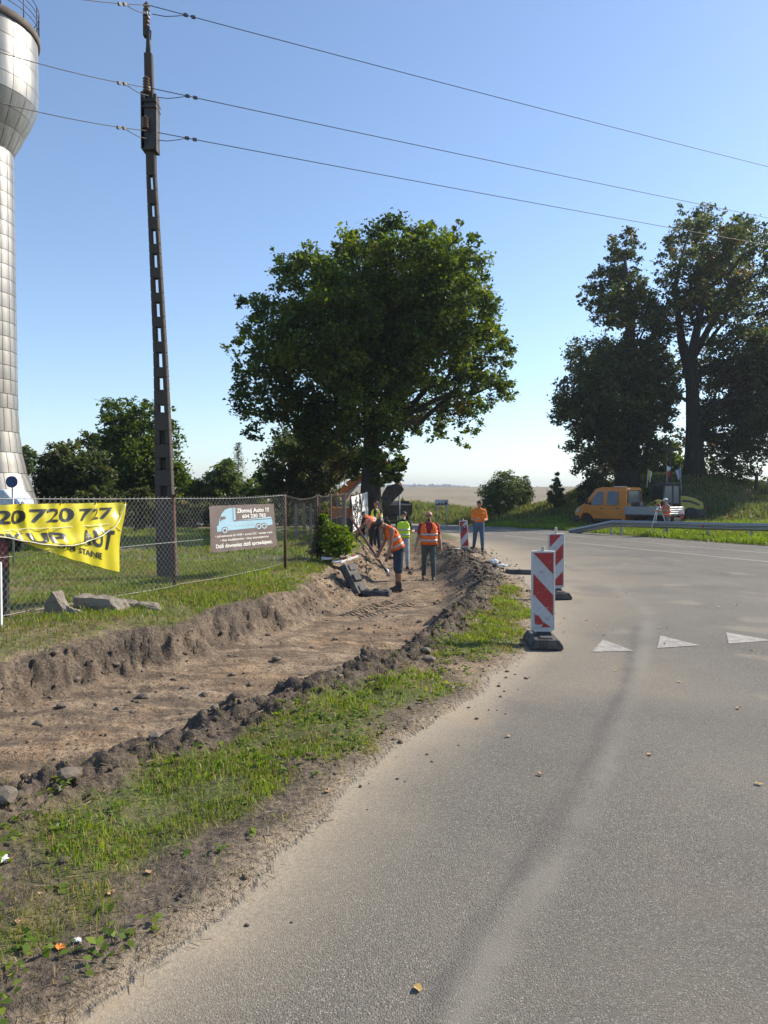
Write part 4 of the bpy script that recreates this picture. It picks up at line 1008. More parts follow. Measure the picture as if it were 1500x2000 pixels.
for i in range(len(rings) - 1):
    z0, r0_ = zr(rings[i][0]), rings[i][1]; z1, r1_ = zr(rings[i + 1][0]), rings[i + 1][1]
    if z1 <= z0: continue
    def panel(mb, a0, a1, gap=0.012):
        n = 4; vs = []
        for t in range(n + 1):
            a = a0 + gap / r0_ + (a1 - a0 - 2 * gap / r0_) * t / n
            b = 0.012 * math.sin(math.pi * t / n)
            for (zz, r_) in ((z0 + 0.012, r0_), (z0 + (z1 - z0) / 2, (r0_ + r1_) / 2 + 0.012), (z1 - 0.012, r1_)):
                vs.append(((r_ + b) * math.cos(a), (r_ + b) * math.sin(a), zz))
        fs = []
        for t in range(n):
            for j in range(2):
                k = t * 3 + j
                fs.append((k, k + 3, k + 4, k + 1))
        mb.add(vs, fs, 0, True)
    step = 2 * math.pi / NPAN
    off = 0.5 * step * (i % 2) if i < len(flare) else 0
    mbp = MB(); panel(mbp, 0, step)
    first = None
    for k in range(NPAN):
        a = -math.pi / 2 - 0.6 * step + k * step + off
        ca = math.atan2(math.sin(a + step / 2 + math.pi / 2), math.cos(a + step / 2 + math.pi / 2))  # 0 = facing the camera
        seen = -0.1 < ca < 1.65
        if seen and nind < 290:
            if first is None:
                first = mbp.build('panel', M_tower, tower, fix=False); po = first
            else:
                po = link('panel', first.data, tower)
            po.rotation_euler = (0, 0, a); nind += 1
        else:
            panel(rest, a, a + step)
ro = rest.build('cladding', M_tower, tower, fix=False); ro['kind'] = 'stuff'
mb = MB(); prof = [(r_ - 0.02, zr(v)) for v, r_ in rings]; mb.lathe([(0.01, prof[0][1])] + prof + [(0.01, prof[-1][1])], 40)
mb.build('inner_shell', worn('tower_seam', (0.22, 0.21, 0.20), 0.8), tower, fix=False)
zt = zr(84)
mb = MB(); mb.lathe([(2.16, zt - 0.02), (2.24, zt + 0.02), (2.24, zt + 0.30), (2.12, zt + 0.34), (0.02, zt + 0.7)], 40)
mb.build('roof', worn('tower_roof', (0.11, 0.09, 0.075), 0.9, 0, 0.3, 2, (0.20, 0.14, 0.09), 0.4), tower)
mb = MB()
for k in range(14):
    a = 2 * math.pi * k / 14 + 0.16
    mb.tube([(2.2 * math.cos(a), 2.2 * math.sin(a), zt + 0.0), (2.2 * math.cos(a), 2.2 * math.sin(a), zt + 1.45)], 0.022, 5)
for hz in (0.62, 0.88, 1.15, 1.43):
    mb.tube([(2.2 * math.cos(a), 2.2 * math.sin(a), zt + hz) for a in np.linspace(0, 2 * math.pi, 49)], 0.016, 5, cap=False)
mb.build('railing', M_line, tower, fix=False)
mb = MB(); mb.lathe([(2.3, -0.4), (2.3, 0.10), (2.1, 0.16)], 32); mb.build('plinth', M_concrete, tower)

# ------------------------------------------------------------------ slotted concrete power pole
PD = 12.9
pb = Vector((X(329, PD), PD, 0)); pb.z = H(pb.x, pb.y)
pole = thing('power_pole', 'tall slotted dark concrete power pole leaning slightly behind the wire fence', 'power pole', pb)
def ppt(u, v): return P(u, v, PD) - pb
CU = [(0, 287), (100, 290), (300, 294), (500, 304), (700, 314), (850, 319), (970, 322), (1140, 329)]
def cu(v): return float(np.interp(v, [a for a, b in CU], [b for a, b in CU]))
def hw_(v): return float(np.interp(v, [100, 300, 700, 1000, 1140], [7.5, 8.5, 12.5, 17.5, 19.5])) / FPX * PD
slots = [(345, 372), (400, 425), (450, 478), (497, 524), (545, 573), (592, 620), (640, 668), (690, 718), (738, 762), (792, 806), (842, 868), (895, 918), (950, 972)]
mb = MB(); dep = 0.17
def ring(v, s0, s1):
    """a cross-section of a leg: from side s0 to s1 (fractions of the half width)"""
    c = ppt(cu(v), v); h = hw_(v); dd_ = dep * (0.6 + 0.4 * (v / 1140))
    return [(c.x + s0 * h, -dd_ / 2, c.z), (c.x + s1 * h, -dd_ / 2, c.z), (c.x + s1 * h, dd_ / 2, c.z), (c.x + s0 * h, dd_ / 2, c.z)]
def hexa(v0, v1, s0, s1):
    a = ring(v1, s0, s1); b = ring(v0, s0, s1)
    mb.add(a + b, [(3, 2, 1, 0), (4, 5, 6, 7), (0, 1, 5, 4), (1, 2, 6, 5), (2, 3, 7, 6), (3, 0, 4, 7)])
W = 0.36
vv = [105]
for a, b in slots: vv += [a, b]
vv += [1160]
for i in range(len(vv) - 1):
    a, b = vv[i], vv[i + 1]
    if i % 2 == 0: hexa(a, b, -1, 1)
    else:
        hexa(a, b, -1, -W); hexa(a, b, W, 1)
        if a > 830:      # the low slots are closed at the back by a thin web
            c0 = ppt(cu((a + b) / 2), (a + b) / 2); mb.box((c0.x, 0.03, c0.z), (2 * W * hw_((a + b) / 2), 0.05, (b - a) / FPX * PD))
mb.build('shaft', M_pole, pole, bevel=0.012, seg=1)
def boxv(mbx, u0, u1, v0, v1, d0, d1, mi=0):
    a = ppt(u0, v1); b = ppt(u1, v0)
    mbx.box(((a.x + b.x) / 2, (d0 + d1) / 2, (a.z + b.z) / 2), (abs(b.x - a.x), abs(d1 - d0), abs(b.z - a.z)), None, mi)
mb = MB(); boxv(mb, 282, 306, 200, 298, -0.13, -0.095); boxv(mb, 280, 286, 186, 296, -0.13, 0.10); boxv(mb, 304, 309, 190, 300, -0.12, 0.08)
for v in (203, 214): boxv(mb, 283, 310, v, v + 4, -0.16, 0.12)
mb.build('bracket', M_darksteel, pole)
mb = MB(); mb.tube([ppt(289, 110), ppt(291, 60)], 0.045, 8); boxv(mb, 281, 288, 30, 72, -0.05, 0.05)
mb.build('top_tube', M_darksteel, pole)
M_ins = worn('insulator_porcelain', (0.10, 0.055, 0.035), 0.25, 0, 0.2, 3)
for (u, v0, v1) in ((287, 8, 58), (293, 164, 192), (291, 240, 262)):
    mb = MB(); a = ppt(u, v1); b = ppt(u + (1 if v0 > 20 else 0), v0); L = (b - a).length; nsh = 6 if v0 < 20 else 5
    pr = []
    for k in range(nsh):
        z0 = L * k / nsh
        pr += [(0.035, z0), (0.062, z0 + L / nsh * 0.35), (0.062, z0 + L / nsh * 0.5), (0.035, z0 + L / nsh * 0.8)]
    pr += [(0.03, L), (0.012, L + 0.03)]
    mb.lathe(pr, 12, 0, (a.x, -0.02 if v0 < 20 else -0.2, a.z)); mb.build('insulator', M_ins, pole)
mb = MB(); boxv(mb, 286, 297, 176, 183, -0.16, -0.08); boxv(mb, 282, 291, 28, 34, -0.09, 0.05); mb.build('clamp_band', M_steel, pole)
# ---- the three lines, one span to each side, with jumper loops and clamps at the pole
def line(name, label, u0, v0, left, right, sagL, sagR):
    p0 = P(u0, v0, PD - 0.1)
    o = thing(name, label, 'power line', p0, 0, 'power lines hung from the concrete pole')
    def cat_(a, b, sag, n=40): return [a.lerp(b, t) - Vector((0, 0, 4 * sag * t * (1 - t))) for t in np.linspace(0, 1, n)]
    for side, e, sag in (('left', left, sagL), ('right', right, sagR)):
        pts = cat_(Vector((0, 0, 0)), Vector(e) - p0, sag)
        mb = MB(); mb.tube(pts, [0.0060 + 0.004 * (p + p0).y / 40 for p in pts], 5); mb.build('wire', M_line, o, fix=False)
        # jumper
        q = pts[1]; L0 = (pts[1] - pts[0]); dirn = L0.normalized()
        q = dirn * 0.66
        mb = MB(); mb.tube([Vector((0, 0, -0.14)) + dirn * 0.06, dirn * 0.3 + Vector((0, 0, -0.12)), dirn * 0.5 + Vector((0, 0, -0.06)), q], 0.007, 5); mb.build('jumper', M_line, o, fix=False)
        for k in (0.66, 0.80):
            mb = MB(); mb.beam(dirn * (k - 0.035), dirn * (k + 0.035), 0.035, 0.05); mb.build('line_clamp', M_line, o)
    return o
def off(u, v, d): return P(u, v, d)
line('power_line', 'topmost overhead line leaving the tip of the pole', 290, 10, off(-170, -70, 9.0), off(2000, 445, 33), 0.10, 0.12)
line('power_line', 'middle overhead line at the upper bracket of the pole', 294, 172, off(-240, 22, 8.6), off(2000, 520, 33), 0.10, 0.12)
line('power_line', 'lowest overhead line at the foot of the pole bracket', 293, 256, off(-240, 132, 8.6), off(2000, 560, 33), 0.10, 0.12)

# ------------------------------------------------------------------ wire mesh fence
def fx_(d): return -3.27 + (d - 11.1) * 0.40 if d < 17.1 else -0.87 - 0.0 + (d - 17.1) * 0
FP = []    # posts: (x, y)
FP.append((-5.8, 4.7)); FP.append((-4.56, 7.9)); FP.append((X(340, 11.1), 11.1)); FP.append((X(557, 14.3), 14.3)); FP.append((X(620, 17.3), 17.3)); FP.append((X(646, 20.0), 20.0)); FP.append((X(672, 23.4), 23.4)); FP.append((X(697, 26.2), 26.2)); FP.append((X(716, 29.2), 29.2))
tops = [None, None, 967, 962, 963, 962, 962, 961, 960]
fence = thing('wire_fence', 'sagging chain link fence with rusty posts between yard and dig', 'fence', (0, 0, 0))
PT = []
for i, (x_, y_) in enumerate(FP):
    zb = H(x_, y_)
    zt_ = EYE + (968 - (tops[i] - 0)) / FPX * y_ if tops[i] else zb + 1.48
    PT.append((x_, y_, zb, zt_))
    mb = MB()
    conc = i in (6, 8)
    if conc: mb.box((x_, y_, (zb - 0.3 + zt_) / 2), (0.12, 0.12, zt_ - zb + 0.3))
    else:
        mb.tube([(x_, y_, zb - 0.3), (x_ - 0.01, y_, zt_)], 0.030, 8)
        mb.box((x_ - 0.01, y_, zt_), (0.11, 0.06, 0.02))
    o = mb.build('post', M_concrete if conc else M_rust, fence, fix=True)
    if conc: o['label'] = 'square concrete post'
def span(i, sag_top=0.02, cell=0.066, wire=0.0042, hmesh=None, M_wire=None):
    x0, y0, zb0, zt0 = PT[i]; x1, y1, zb1, zt1 = PT[i + 1]
    L = math.hypot(x1 - x0, y1 - y0)
    t0 = zt0 - 0.05; t1 = zt1 - 0.05
    Hm = hmesh or 1.36
    ux, uy = (x1 - x0) / L, (y1 - y0) / L; nx_, ny_ = -uy, ux
    rg = np.random.default_rng(100 + i)
    ph = rg.uniform(0, 6, 3)
    def q(s, h):            # s along, h down from the top wire
        t = s / L
        z = t0 + (t1 - t0) * t - sag_top * 4 * t * (1 - t) - h
        bul = 0.03 * math.sin(s * 1.7 + ph[0]) * (h / Hm) + 0.02 * math.sin(s * 3.9 + h * 2 + ph[1])
        return (x0 + ux * s + nx_ * bul, y0 + uy * s + ny_ * bul, z)
    segs = []
    dg = cell * math.sqrt(2)
    n = int((L + Hm) / dg) + 1
    for k in range(-int(Hm / dg) - 1, n):
        for sgn in (1, -1):
            s_a = k * dg if sgn > 0 else k * dg + Hm
            # line s = s_a + sgn * h
            hs = [h for h in np.linspace(0, Hm, 9)]
            pts = [(s_a + sgn * h, h) for h in hs]
            # clip to 0..L
            h0, h1 = 0.0, Hm
            if sgn > 0:
                h0 = max(0, -s_a); h1 = min(Hm, L - s_a)
            else:
                h0 = max(0, s_a - L); h1 = min(Hm, s_a)
            if h1 - h0 < 0.03: continue
            m_ = max(2, int((h1 - h0) / 0.28) + 1)
            segs.append([q(s_a + sgn * h, h) for h in np.linspace(h0, h1, m_)])
    vs = []; fs = []
    for pts in segs:
        b = len(vs)
        for p in pts:
            vs += [(p[0] + nx_ * wire * 0.5, p[1] + ny_ * wire * 0.5, p[2]), (p[0] - nx_ * wire * 0.25 + ux * wire * .45, p[1] - ny_ * wire * 0.25 + uy * wire * .45, p[2]), (p[0] - nx_ * wire * 0.25 - ux * wire * .45, p[1] - ny_ * wire * 0.25 - uy * wire * .45, p[2])]
        for j in range(len(pts) - 1):
            for k in range(3):
                k2 = (k + 1) % 3
                fs.append((b + j * 3 + k, b + j * 3 + k2, b + j * 3 + 3 + k2, b + j * 3 + 3 + k))
    mb = MB(); mb.v = vs; mb.f = fs; mb.m = [0] * len(fs); mb.sm = [False] * len(fs)
    o = mb.build('wire_mesh', M_wire, fence, fix=False); o['kind'] = 'stuff'
    # straining wires
    mb = MB()
    for h in (0.0, Hm * 0.5, Hm):
        mb.tube([q(s, h) for s in np.linspace(0, L, 14)], 0.0036 if h else 0.0045, 4, cap=False)
    mb.build('straining_wire', M_wire, fence, fix=False)
    # knuckles of the mesh sticking up along the top
    mb = MB()
    for k in range(int(L / dg)):
        a = q(k * dg, 0); mb.tube([a, (a[0] + ux * 0.03, a[1] + uy * 0.03, a[2] + 0.028)], 0.0025, 3)
    mb.build('wire_end', M_wire, fence, fix=False)['kind'] = 'stuff'
    return q, L
FQ = {}
for i in range(len(FP) - 1):
    FQ[i] = span(i, [0.0, 0.01, 0.03, 0.10, 0.06, 0.03, 0.02, 0.02][i], [0.066, 0.066, 0.066, 0.066, 0.06, 0.06, 0.06, 0.06][i], [0.0032, 0.0034, 0.0036, 0.0034, 0.0036, 0.0040, 0.0042, 0.0042][i], None, M_wire if i < 3 else M_wire_rust)
# old posts of the back fence of the yard
for k, (u, v0, d) in enumerate(((578, 984, 27), (594, 982, 29), (607, 984, 31))):
    b = Vector((X(u, d), d, H(X(u, d), d)))
    o = thing('fence_post', ['old concrete post standing alone in the yard, nearest the rusty fence post', 'middle one of three old concrete posts in the yard shade', 'old concrete post in the yard shade, nearest the ivy'][k], 'post', b, 0, 'old concrete posts in the yard')
    h = EYE + (968 - v0) / FPX * d - b.z
    mb = MB(); mb.box((0, 0, h / 2 - 0.1), (0.13, 0.13, h + 0.2), None, 0, (0.8, 0.8)); mb.build('post_body', M_concrete, o, bevel=0.01, seg=1)
    mb = MB(); mb.box((0.0, 0, h * 0.9), (0.16, 0.03, 0.03)); mb.build('wire_hook', M_rust, o)

# ------------------------------------------------------------------ lettering
def text_verts(s, size=1.0, spacing=1.0, bold=0.0, shear=0.0, sx=1.0):
    cu_ = bpy.data.curves.new('t', 'FONT'); cu_.body = s; cu_.size = size; cu_.space_character = spacing; cu_.offset = bold; cu_.shear = shear; cu_.resolution_u = 3
    cu_.align_x = 'LEFT'
    ob = bpy.data.objects.new('t', cu_); COL.objects.link(ob)
    dg = bpy.context.evaluated_depsgraph_get()
    me = bpy.data.meshes.new_from_object(ob.evaluated_get(dg))
    bpy.data.objects.remove(ob); bpy.data.curves.remove(cu_)
    v = [(p.co.x * sx, p.co.y) for p in me.vertices]; f = [tuple(p.vertices) for p in me.polygons]
    bpy.data.meshes.remove(me)
    return v, f
def fit_text(s, x0, x1, y0, h, bold=0.012, split=0.0):
    """text squeezed into x0..x1, capitals h high, baseline y0"""
    v, f = text_verts(s, 1.0, 1.0, bold)
    xs = [p[0] for p in v]; a, b = min(xs), max(xs)
    cap = 0.70
    return [(x0 + (p[0] - a) / (b - a) * (x1 - x0), y0 + p[1] / cap * h) for p in v], f
def subdivided(v, f, maxlen):
    me = bpy.data.meshes.new('t'); me.from_pydata([(a, b, 0) for a, b in v], [], f)
    bm = bmesh.new(); bm.from_mesh(me); bpy.data.meshes.remove(me)
    bmesh.ops.triangulate(bm, faces=bm.faces)
    for _ in range(3):
        es = [e for e in bm.edges if e.calc_length() > maxlen]
        if not es: break
        bmesh.ops.subdivide_edges(bm, edges=es, cuts=1)
        bmesh.ops.triangulate(bm, faces=bm.faces)
    bm.verts.ensure_lookup_table()
    v2 = [(p.co.x, p.co.y) for p in bm.verts]; f2 = [tuple(w.index for w in p.verts) for p in bm.faces]
    bm.free(); return v2, f2

# ------------------------------------------------------------------ yellow banner tied to the fence
# laid out on the fence line: s runs along the picture columns 0..235, t down the rows
YB0 = np.array([-5.35, 5.85]); 
ya = np.array(FP[1]); yb = np.array(FP[2])
def fence_xy(u):
    """point of the fence line (posts 1-2, continued) under a picture column, 4 cm on the road side"""
    k = (u - 750) / FPX
    dx, dy = yb - ya
    t = (k * ya[1] - ya[0]) / (dx - k * dy)
    p = ya + t * (yb - ya)
    n = np.array([dy, -dx]); n = n / np.linalg.norm(n)
    return p + n * 0.065, n
def banner_pt(u, v, lift=0.0):
    p, n = fence_xy(u)
    h = np.clip((v - 982) / 130.0, 0, 1)
    fold = 0.020 * math.sin(u * 0.085 + 0.05 * (v - 980)) * (1 - 0.4 * h) + 0.014 * math.sin(u * 0.19 - 0.03 * (v - 980) + 1.0)
    fold += 0.05 * math.exp(-((u - (96 - 0.30 * (v - 985))) / 7.0) ** 2) * math.exp(-((v - 1005) / 40.0) ** 2)
    fold += 0.05 * math.exp(-((u - (178 - 0.45 * (v - 985))) / 7.0) ** 2) * math.exp(-((v - 1000) / 36.0) ** 2)
    fold += 0.035 * math.exp(-((u - (33 + 0.15 * (v - 985))) / 6.0) ** 2) * math.exp(-((v - 1005) / 30.0) ** 2)
    # the bottom flap is pulled back towards the fence below its cord
    cordv = cord_v(u)
    if v > cordv: fold -= 0.0004 * (v - cordv) * (0.4 + 0.6 * h)
    else: fold += 0.05 * math.exp(-((v - cordv) / 14.0) ** 2)
    p = p + n * (fold + lift)
    d = p[1]
    return (p[0], p[1], P(u, v, d).z)
def cord_v(u):      # the welded hem that hangs in a curve
    return float(np.interp(u, [-60, 0, 20, 60, 100, 130, 150, 170, 190, 205, 220, 229, 240], [1046, 1050, 1055, 1062, 1066, 1065, 1060, 1053, 1043, 1031, 1012, 985, 960]))
def top_v(u): return float(np.interp(u, [-60, 0, 28, 60, 105, 140, 175, 205, 236], [990, 986, 984, 984.5, 983, 983.5, 982, 982.5, 981]))
def bot_v(u): return float(np.interp(u, [-60, 0, 14, 60, 120, 180, 229, 236], [1043, 1049, 1054, 1068, 1088, 1105, 1116, 1117]))
def right_u(v): return 235 - (v - 981) / 135 * 7
m = NT('yellow_pvc')
ny = m.noise(3, 5, 0.6); m.base(m.mix(ny, (0.72, 0.60, 0.03), (0.82, 0.72, 0.06))); m.set(Roughness=0.28); m.b.inputs['Specular IOR Level'].default_value = 0.6
trn = m.n('ShaderNodeBsdfTranslucent'); trn.inputs[0].default_value = (0.75, 0.62, 0.05, 1); mx = m.n('ShaderNodeMixShader'); mx.inputs[0].default_value = 0.30
m.l(m.b.outputs[0], mx.inputs[1]); m.l(trn.outputs[0], mx.inputs[2]); m.l(mx.outputs[0], m.out.inputs[0]); M_pvc = m.mat
M_print = worn('banner_print', (0.035, 0.037, 0.042), 0.35, 0, 0.1, 4)
M_hem = worn('white_hem', (0.78, 0.76, 0.62), 0.35, 0, 0.05, 4)
ban = thing('yellow_banner', 'crumpled yellow advertising banner with black print tied along the wire fence', 'banner', (0, 0, 0))
nu, nv = 130, 46
us = np.linspace(-45, 236, nu); mb = MB(); vs = []
for u in us:
    for j in range(nv):
        t = j / (nv - 1); v = top_v(u) + (bot_v(u) - top_v(u)) * t
        uu = min(u, 1e9)
        ue = u - (u / 236.0) ** 6 * (v - 981) / 135 * 7 if u > 0 else u
        vs.append(banner_pt(ue, v))
fs = [(i * nv + j, i * nv + nv + j, i * nv + nv + j + 1, i * nv + j + 1) for i in range(nu - 1) for j in range(nv - 1)]
mb.add(vs, fs, 0, True); mb.build('sheet', M_pvc, ban, fix=False)
def bprint(s, u0, u1, vb0, vb1, h0, h1, bold, skew=0.0):
    """print whose baseline and height change from the left end to the right end"""
    v, f = fit_text(s, 0, 1, 0, 1, bold)
    # real proportions before splitting long edges
    v = [(a * (u1 - u0), b * h0) for a, b in v]; v, f = subdivided(v, f, 4.0)
    out = []
    for a, b in v:
        t = a / (u1 - u0); hh_ = b / h0
        vb = vb0 + (vb1 - vb0) * t; hh = h0 + (h1 - h0) * t
        out.append(banner_pt(u0 + a + skew * hh_ * hh, vb - hh_ * hh, 0.007))
    mb = MB(); mb.add(out, f); o = mb.build('lettering', M_print, ban, fix=False); return o
bprint('20', -18, 37, 1023, 1022, 25, 25, 0.028, 0.10)
bprint('720', 50, 134, 1020, 1018, 25, 26, 0.022, 0.10)
bprint('727', 144, 210, 1017, 1011, 23, 20, 0.022, 0.10)
bprint('SKUP', -28, 122, 1060, 1060, 17, 20, 0.03, -0.35)
bprint('AUT', 148, 212, 1059, 1074, 24, 37, 0.03, 0.05)
bprint('DYM', 104, 141, 1070, 1077, 8, 10, 0.022, -0.25)
bprint('STANIE', 146, 191, 1079, 1093, 10, 12, 0.022, 0.0)
mb = MB(); mb.tube([banner_pt(u, cord_v(u), 0.012) for u in np.concatenate([np.linspace(-45, 200, 60), np.linspace(202, 229, 20)])], 0.011, 6, flat=0.5); mb.build('welded_hem', M_hem, ban, fix=False)
mb = MB(); mb.tube([banner_pt(u, v, 0.004) for u, v in [(-45, 1042), (0, 1037), (40, 1032), (80, 1031.5), (120, 1030), (160, 1027), (200, 1023), (218, 1030), (231, 1036)]], 0.007, 5, flat=0.4); mb.build('crease_strip', M_hem, ban, fix=False)
for u in (28, 105, 172, 228):
    a = banner_pt(u, top_v(u) + 1, 0.01); mb = MB(); mb.tube([(a[0], a[1], a[2] - 0.012), (a[0] + 0.01, a[1] + 0.03, a[2] + 0.03), (a[0] + 0.012, a[1] + 0.06, a[2])], 0.007, 5); mb.build('cable_tie', M_black, ban, fix=False)

# ------------------------------------------------------------------ brown banner with the pale blue lorry
ba = np.array(FP[2]); bb = np.array(FP[3])
def bb_xy(u):
    k = (u - 750) / FPX; dx, dy = bb - ba
    t = (k * ba[1] - ba[0]) / (dx - k * dy); p = ba + t * (bb - ba)
    n = np.array([dy, -dx]); n = n / np.linalg.norm(n); return p + n * 0.05, n
def bban(a, b, lift=0.0):
    """a 0..1 across, b 0..1 down; corners read off the photograph"""
    A, B, C_, D_ = (403.5, 988), (530, 983.5), (537.5, 1066.5), (405.5, 1080)
    u = (A[0] * (1 - a) + B[0] * a) * (1 - b) + (D_[0] * (1 - a) + C_[0] * a) * b
    v = (A[1] * (1 - a) + B[1] * a) * (1 - b) + (D_[1] * (1 - a) + C_[1] * a) * b
    p, n = bb_xy(u)
    f = 0.008 * math.sin(a * 9 + b * 3) + 0.010 * math.exp(-((a - 0.25 - 0.1 * b) / 0.05) ** 2) * b
    p = p + n * (f + lift)
    return (p[0], p[1], P(u, v, p[1]).z)
bro = thing('brown_banner', 'grey brown advertising banner with a pale blue lorry hung on the wire fence', 'banner', (0, 0, 0))
M_brown = worn('brown_pvc', (0.150, 0.112, 0.100), 0.5, 0, 0.10, 5, (0.20, 0.165, 0.15), 0.3)
M_blue = worn('pale_blue_print', (0.32, 0.50, 0.60), 0.5, 0, 0.06, 5)
M_pale = worn('pale_blue_faded', (0.42, 0.56, 0.62), 0.5, 0, 0.06, 5)
M_cream = worn('cream_print', (0.72, 0.70, 0.64), 0.5, 0, 0.05, 5)
n1_, n2_ = 40, 16
mb = MB(); mb.add([bban(i / n1_, j / n2_) for i in range(n1_ + 1) for j in range(n2_ + 1)], [(i * (n2_ + 1) + j, (i + 1) * (n2_ + 1) + j, (i + 1) * (n2_ + 1) + j + 1, i * (n2_ + 1) + j + 1) for i in range(n1_) for j in range(n2_)], 0, True)
mb.build('sheet', M_brown, bro, fix=False)
def bpoly(poly, mat, lift, nm):
    v, f = subdivided(poly, [tuple(range(len(poly)))], 0.12); mb = MB(); mb.add([bban(a, b, lift) for a, b in v], f); return mb.build(nm, mat, bro, fix=False)
def bdisc(cx, cy, r, mat, lift, nm, r_in=None):
    asp = 1.48
    k = 24
    if r_in is None: return bpoly([(cx + r * math.cos(2 * math.pi * i / k), cy + r * asp * math.sin(2 * math.pi * i / k)) for i in range(k)], mat, lift, nm)
cab = [(0.105, 0.565), (0.10, 0.44), (0.125, 0.43), (0.14, 0.30), (0.175, 0.19), (0.23, 0.10), (0.30, 0.065), (0.405, 0.06), (0.405, 0.345), (0.94, 0.30), (0.955, 0.40), (0.955, 0.485), (0.89, 0.50), (0.735, 0.53), (0.34, 0.55), (0.105, 0.565)][:-1]
bpoly(cab, M_blue, 0.004, 'lorry_print')
bpoly([(0.36, 0.058), (0.368, 0.058), (0.368, 0.338), (0.36, 0.338)], M_brown, 0.006, 'print_line')
bpoly([(0.405, 0.345), (0.40, 0.33), (0.365, 0.335), (0.365, 0.36), (0.94, 0.355), (0.94, 0.34)], M_brown, 0.006, 'print_line')
bpoly([(0.15, 0.335), (0.16, 0.24), (0.24, 0.245), (0.24, 0.30), (0.18, 0.31), (0.165, 0.345)], M_brown, 0.006, 'window_print')
for cx, cy in ((0.225, 0.545), (0.735, 0.51), (0.82, 0.51)):
    bdisc(cx, cy - 0.008, 0.048, M_brown, 0.006, 'arch_print'); bdisc(cx, cy, 0.040, M_pale, 0.008, 'wheel_print'); bdisc(cx, cy, 0.024, M_brown, 0.010, 'hub_print')
def btext(s, a0, a1, b, h, bold, mat=M_cream):
    v, f = fit_text(s, a0, a1, 0, h, bold)
    mb = MB(); mb.add([bban(p[0], b - p[1], 0.008) for p in v], f); return mb.build('lettering', mat, bro, fix=False)
btext('Złomuj Auto !!!', 0.42, 0.91, 0.175, 0.090, 0.035)
btext('604 230 783', 0.50, 0.85, 0.300, 0.080, 0.035)
btext('616 340 693', 0.33, 0.685, 0.480, 0.062, 0.03, M_pale)
btext('• zaświadczenie do W/R • zwrot OC • laweta gratis', 0.07, 0.94, 0.685, 0.050, 0.02)
btext('• skup katalizatorów • skup akumulatorów', 0.15, 0.88, 0.775, 0.050, 0.02)
btext('Dziś dzwonisz dziś sprzedajesz.', 0.08, 0.93, 0.915, 0.080, 0.035)
for a, b in ((0.02, 0.02), (0.27, 0.01), (0.5, 0.01), (0.75, 0.01), (0.97, 0.02), (0.03, 0.98), (0.27, 0.985), (0.5, 0.985), (0.75, 0.985), (0.985, 0.98)):
    p = bban(a, b, 0.005); s_ = 1 if b < 0.5 else -1
    mb = MB(); mb.tube([p, (p[0] - 0.02, p[1] + 0.03, p[2] + 0.05 * s_)], 0.006, 4); mb.build('cable_tie', M_black, bro, fix=False)

# ------------------------------------------------------------------ two white boards on the far end of the fence
def board(name, label, corners, seed):
    o = thing(name, label, 'banner', (0, 0, 0), 0, 'white banners at the far end of the fence')
    fa = np.array(FP[5]); fb = np.array(FP[8])
    def pt(a, b, lift=0.0):
        A, B, C_, D_ = corners
        u = (A[0] * (1 - a) + B[0] * a) * (1 - b) + (D_[0] * (1 - a) + C_[0] * a) * b
        v = (A[1] * (1 - a) + B[1] * a) * (1 - b) + (D_[1] * (1 - a) + C_[1] * a) * b
        k = (u - 750) / FPX; dx, dy = fb - fa; t = (k * fa[1] - fa[0]) / (dx - k * dy); p = fa + t * (fb - fa)
        n = np.array([dy, -dx]); n /= np.linalg.norm(n); p = p + n * (0.10 + lift + 0.02 * math.sin(a * 5 + b * 4))
        return (p[0], p[1], P(u, v, p[1]).z)
    mb = MB(); N = 8
    mb.add([pt(i / N, j / N) for i in range(N + 1) for j in range(N + 1)], [(i * (N + 1) + j, (i + 1) * (N + 1) + j, (i + 1) * (N + 1) + j + 1, i * (N + 1) + j + 1) for i in range(N) for j in range(N)], 0, True)
    mb.build('sheet', M_white, o, fix=False)
    return o, pt
o, pt = board('white_banner', 'white banner with black scrawled drawing, nearer one at the far fence end', [(680, 970), (696.5, 966), (702, 1027), (685, 1039)], 1)
mb = MB(); rg = np.random.default_rng(8)
for k in range(26):
    a = rg.uniform(0.06, 0.94); b = rg.uniform(0.1, 0.9); pts = [(a, b)]
    for q in range(5): pts.append((min(max(pts[-1][0] + rg.normal() * 0.10, 0.04), 0.96), min(max(pts[-1][1] + rg.normal() * 0.07, 0.04), 0.96)))
    mb.tube([pt(x_, y_, 0.01) for x_, y_ in pts], 0.013, 4)
mb.build('drawing', M_print, o, fix=False)
o, pt = board('white_banner', 'white banner with grey printed bands, farther one next to the tree trunk', [(698.5, 965), (713.5, 961), (713, 1020), (704, 1025)], 2)
for b0, b1 in ((0.05, 0.22), (0.36, 0.46), (0.56, 0.70), (0.84, 0.95)):
    mb = MB(); mb.add([pt(a, b, 0.01) for a in np.linspace(0.08, 0.92, 9) for b in (b0, b1)], [(2 * i, 2 * i + 2, 2 * i + 3, 2 * i + 1) for i in range(8)]); mb.build('print_band', worn('grey_print', (0.42, 0.44, 0.43), 0.5), o, fix=False)

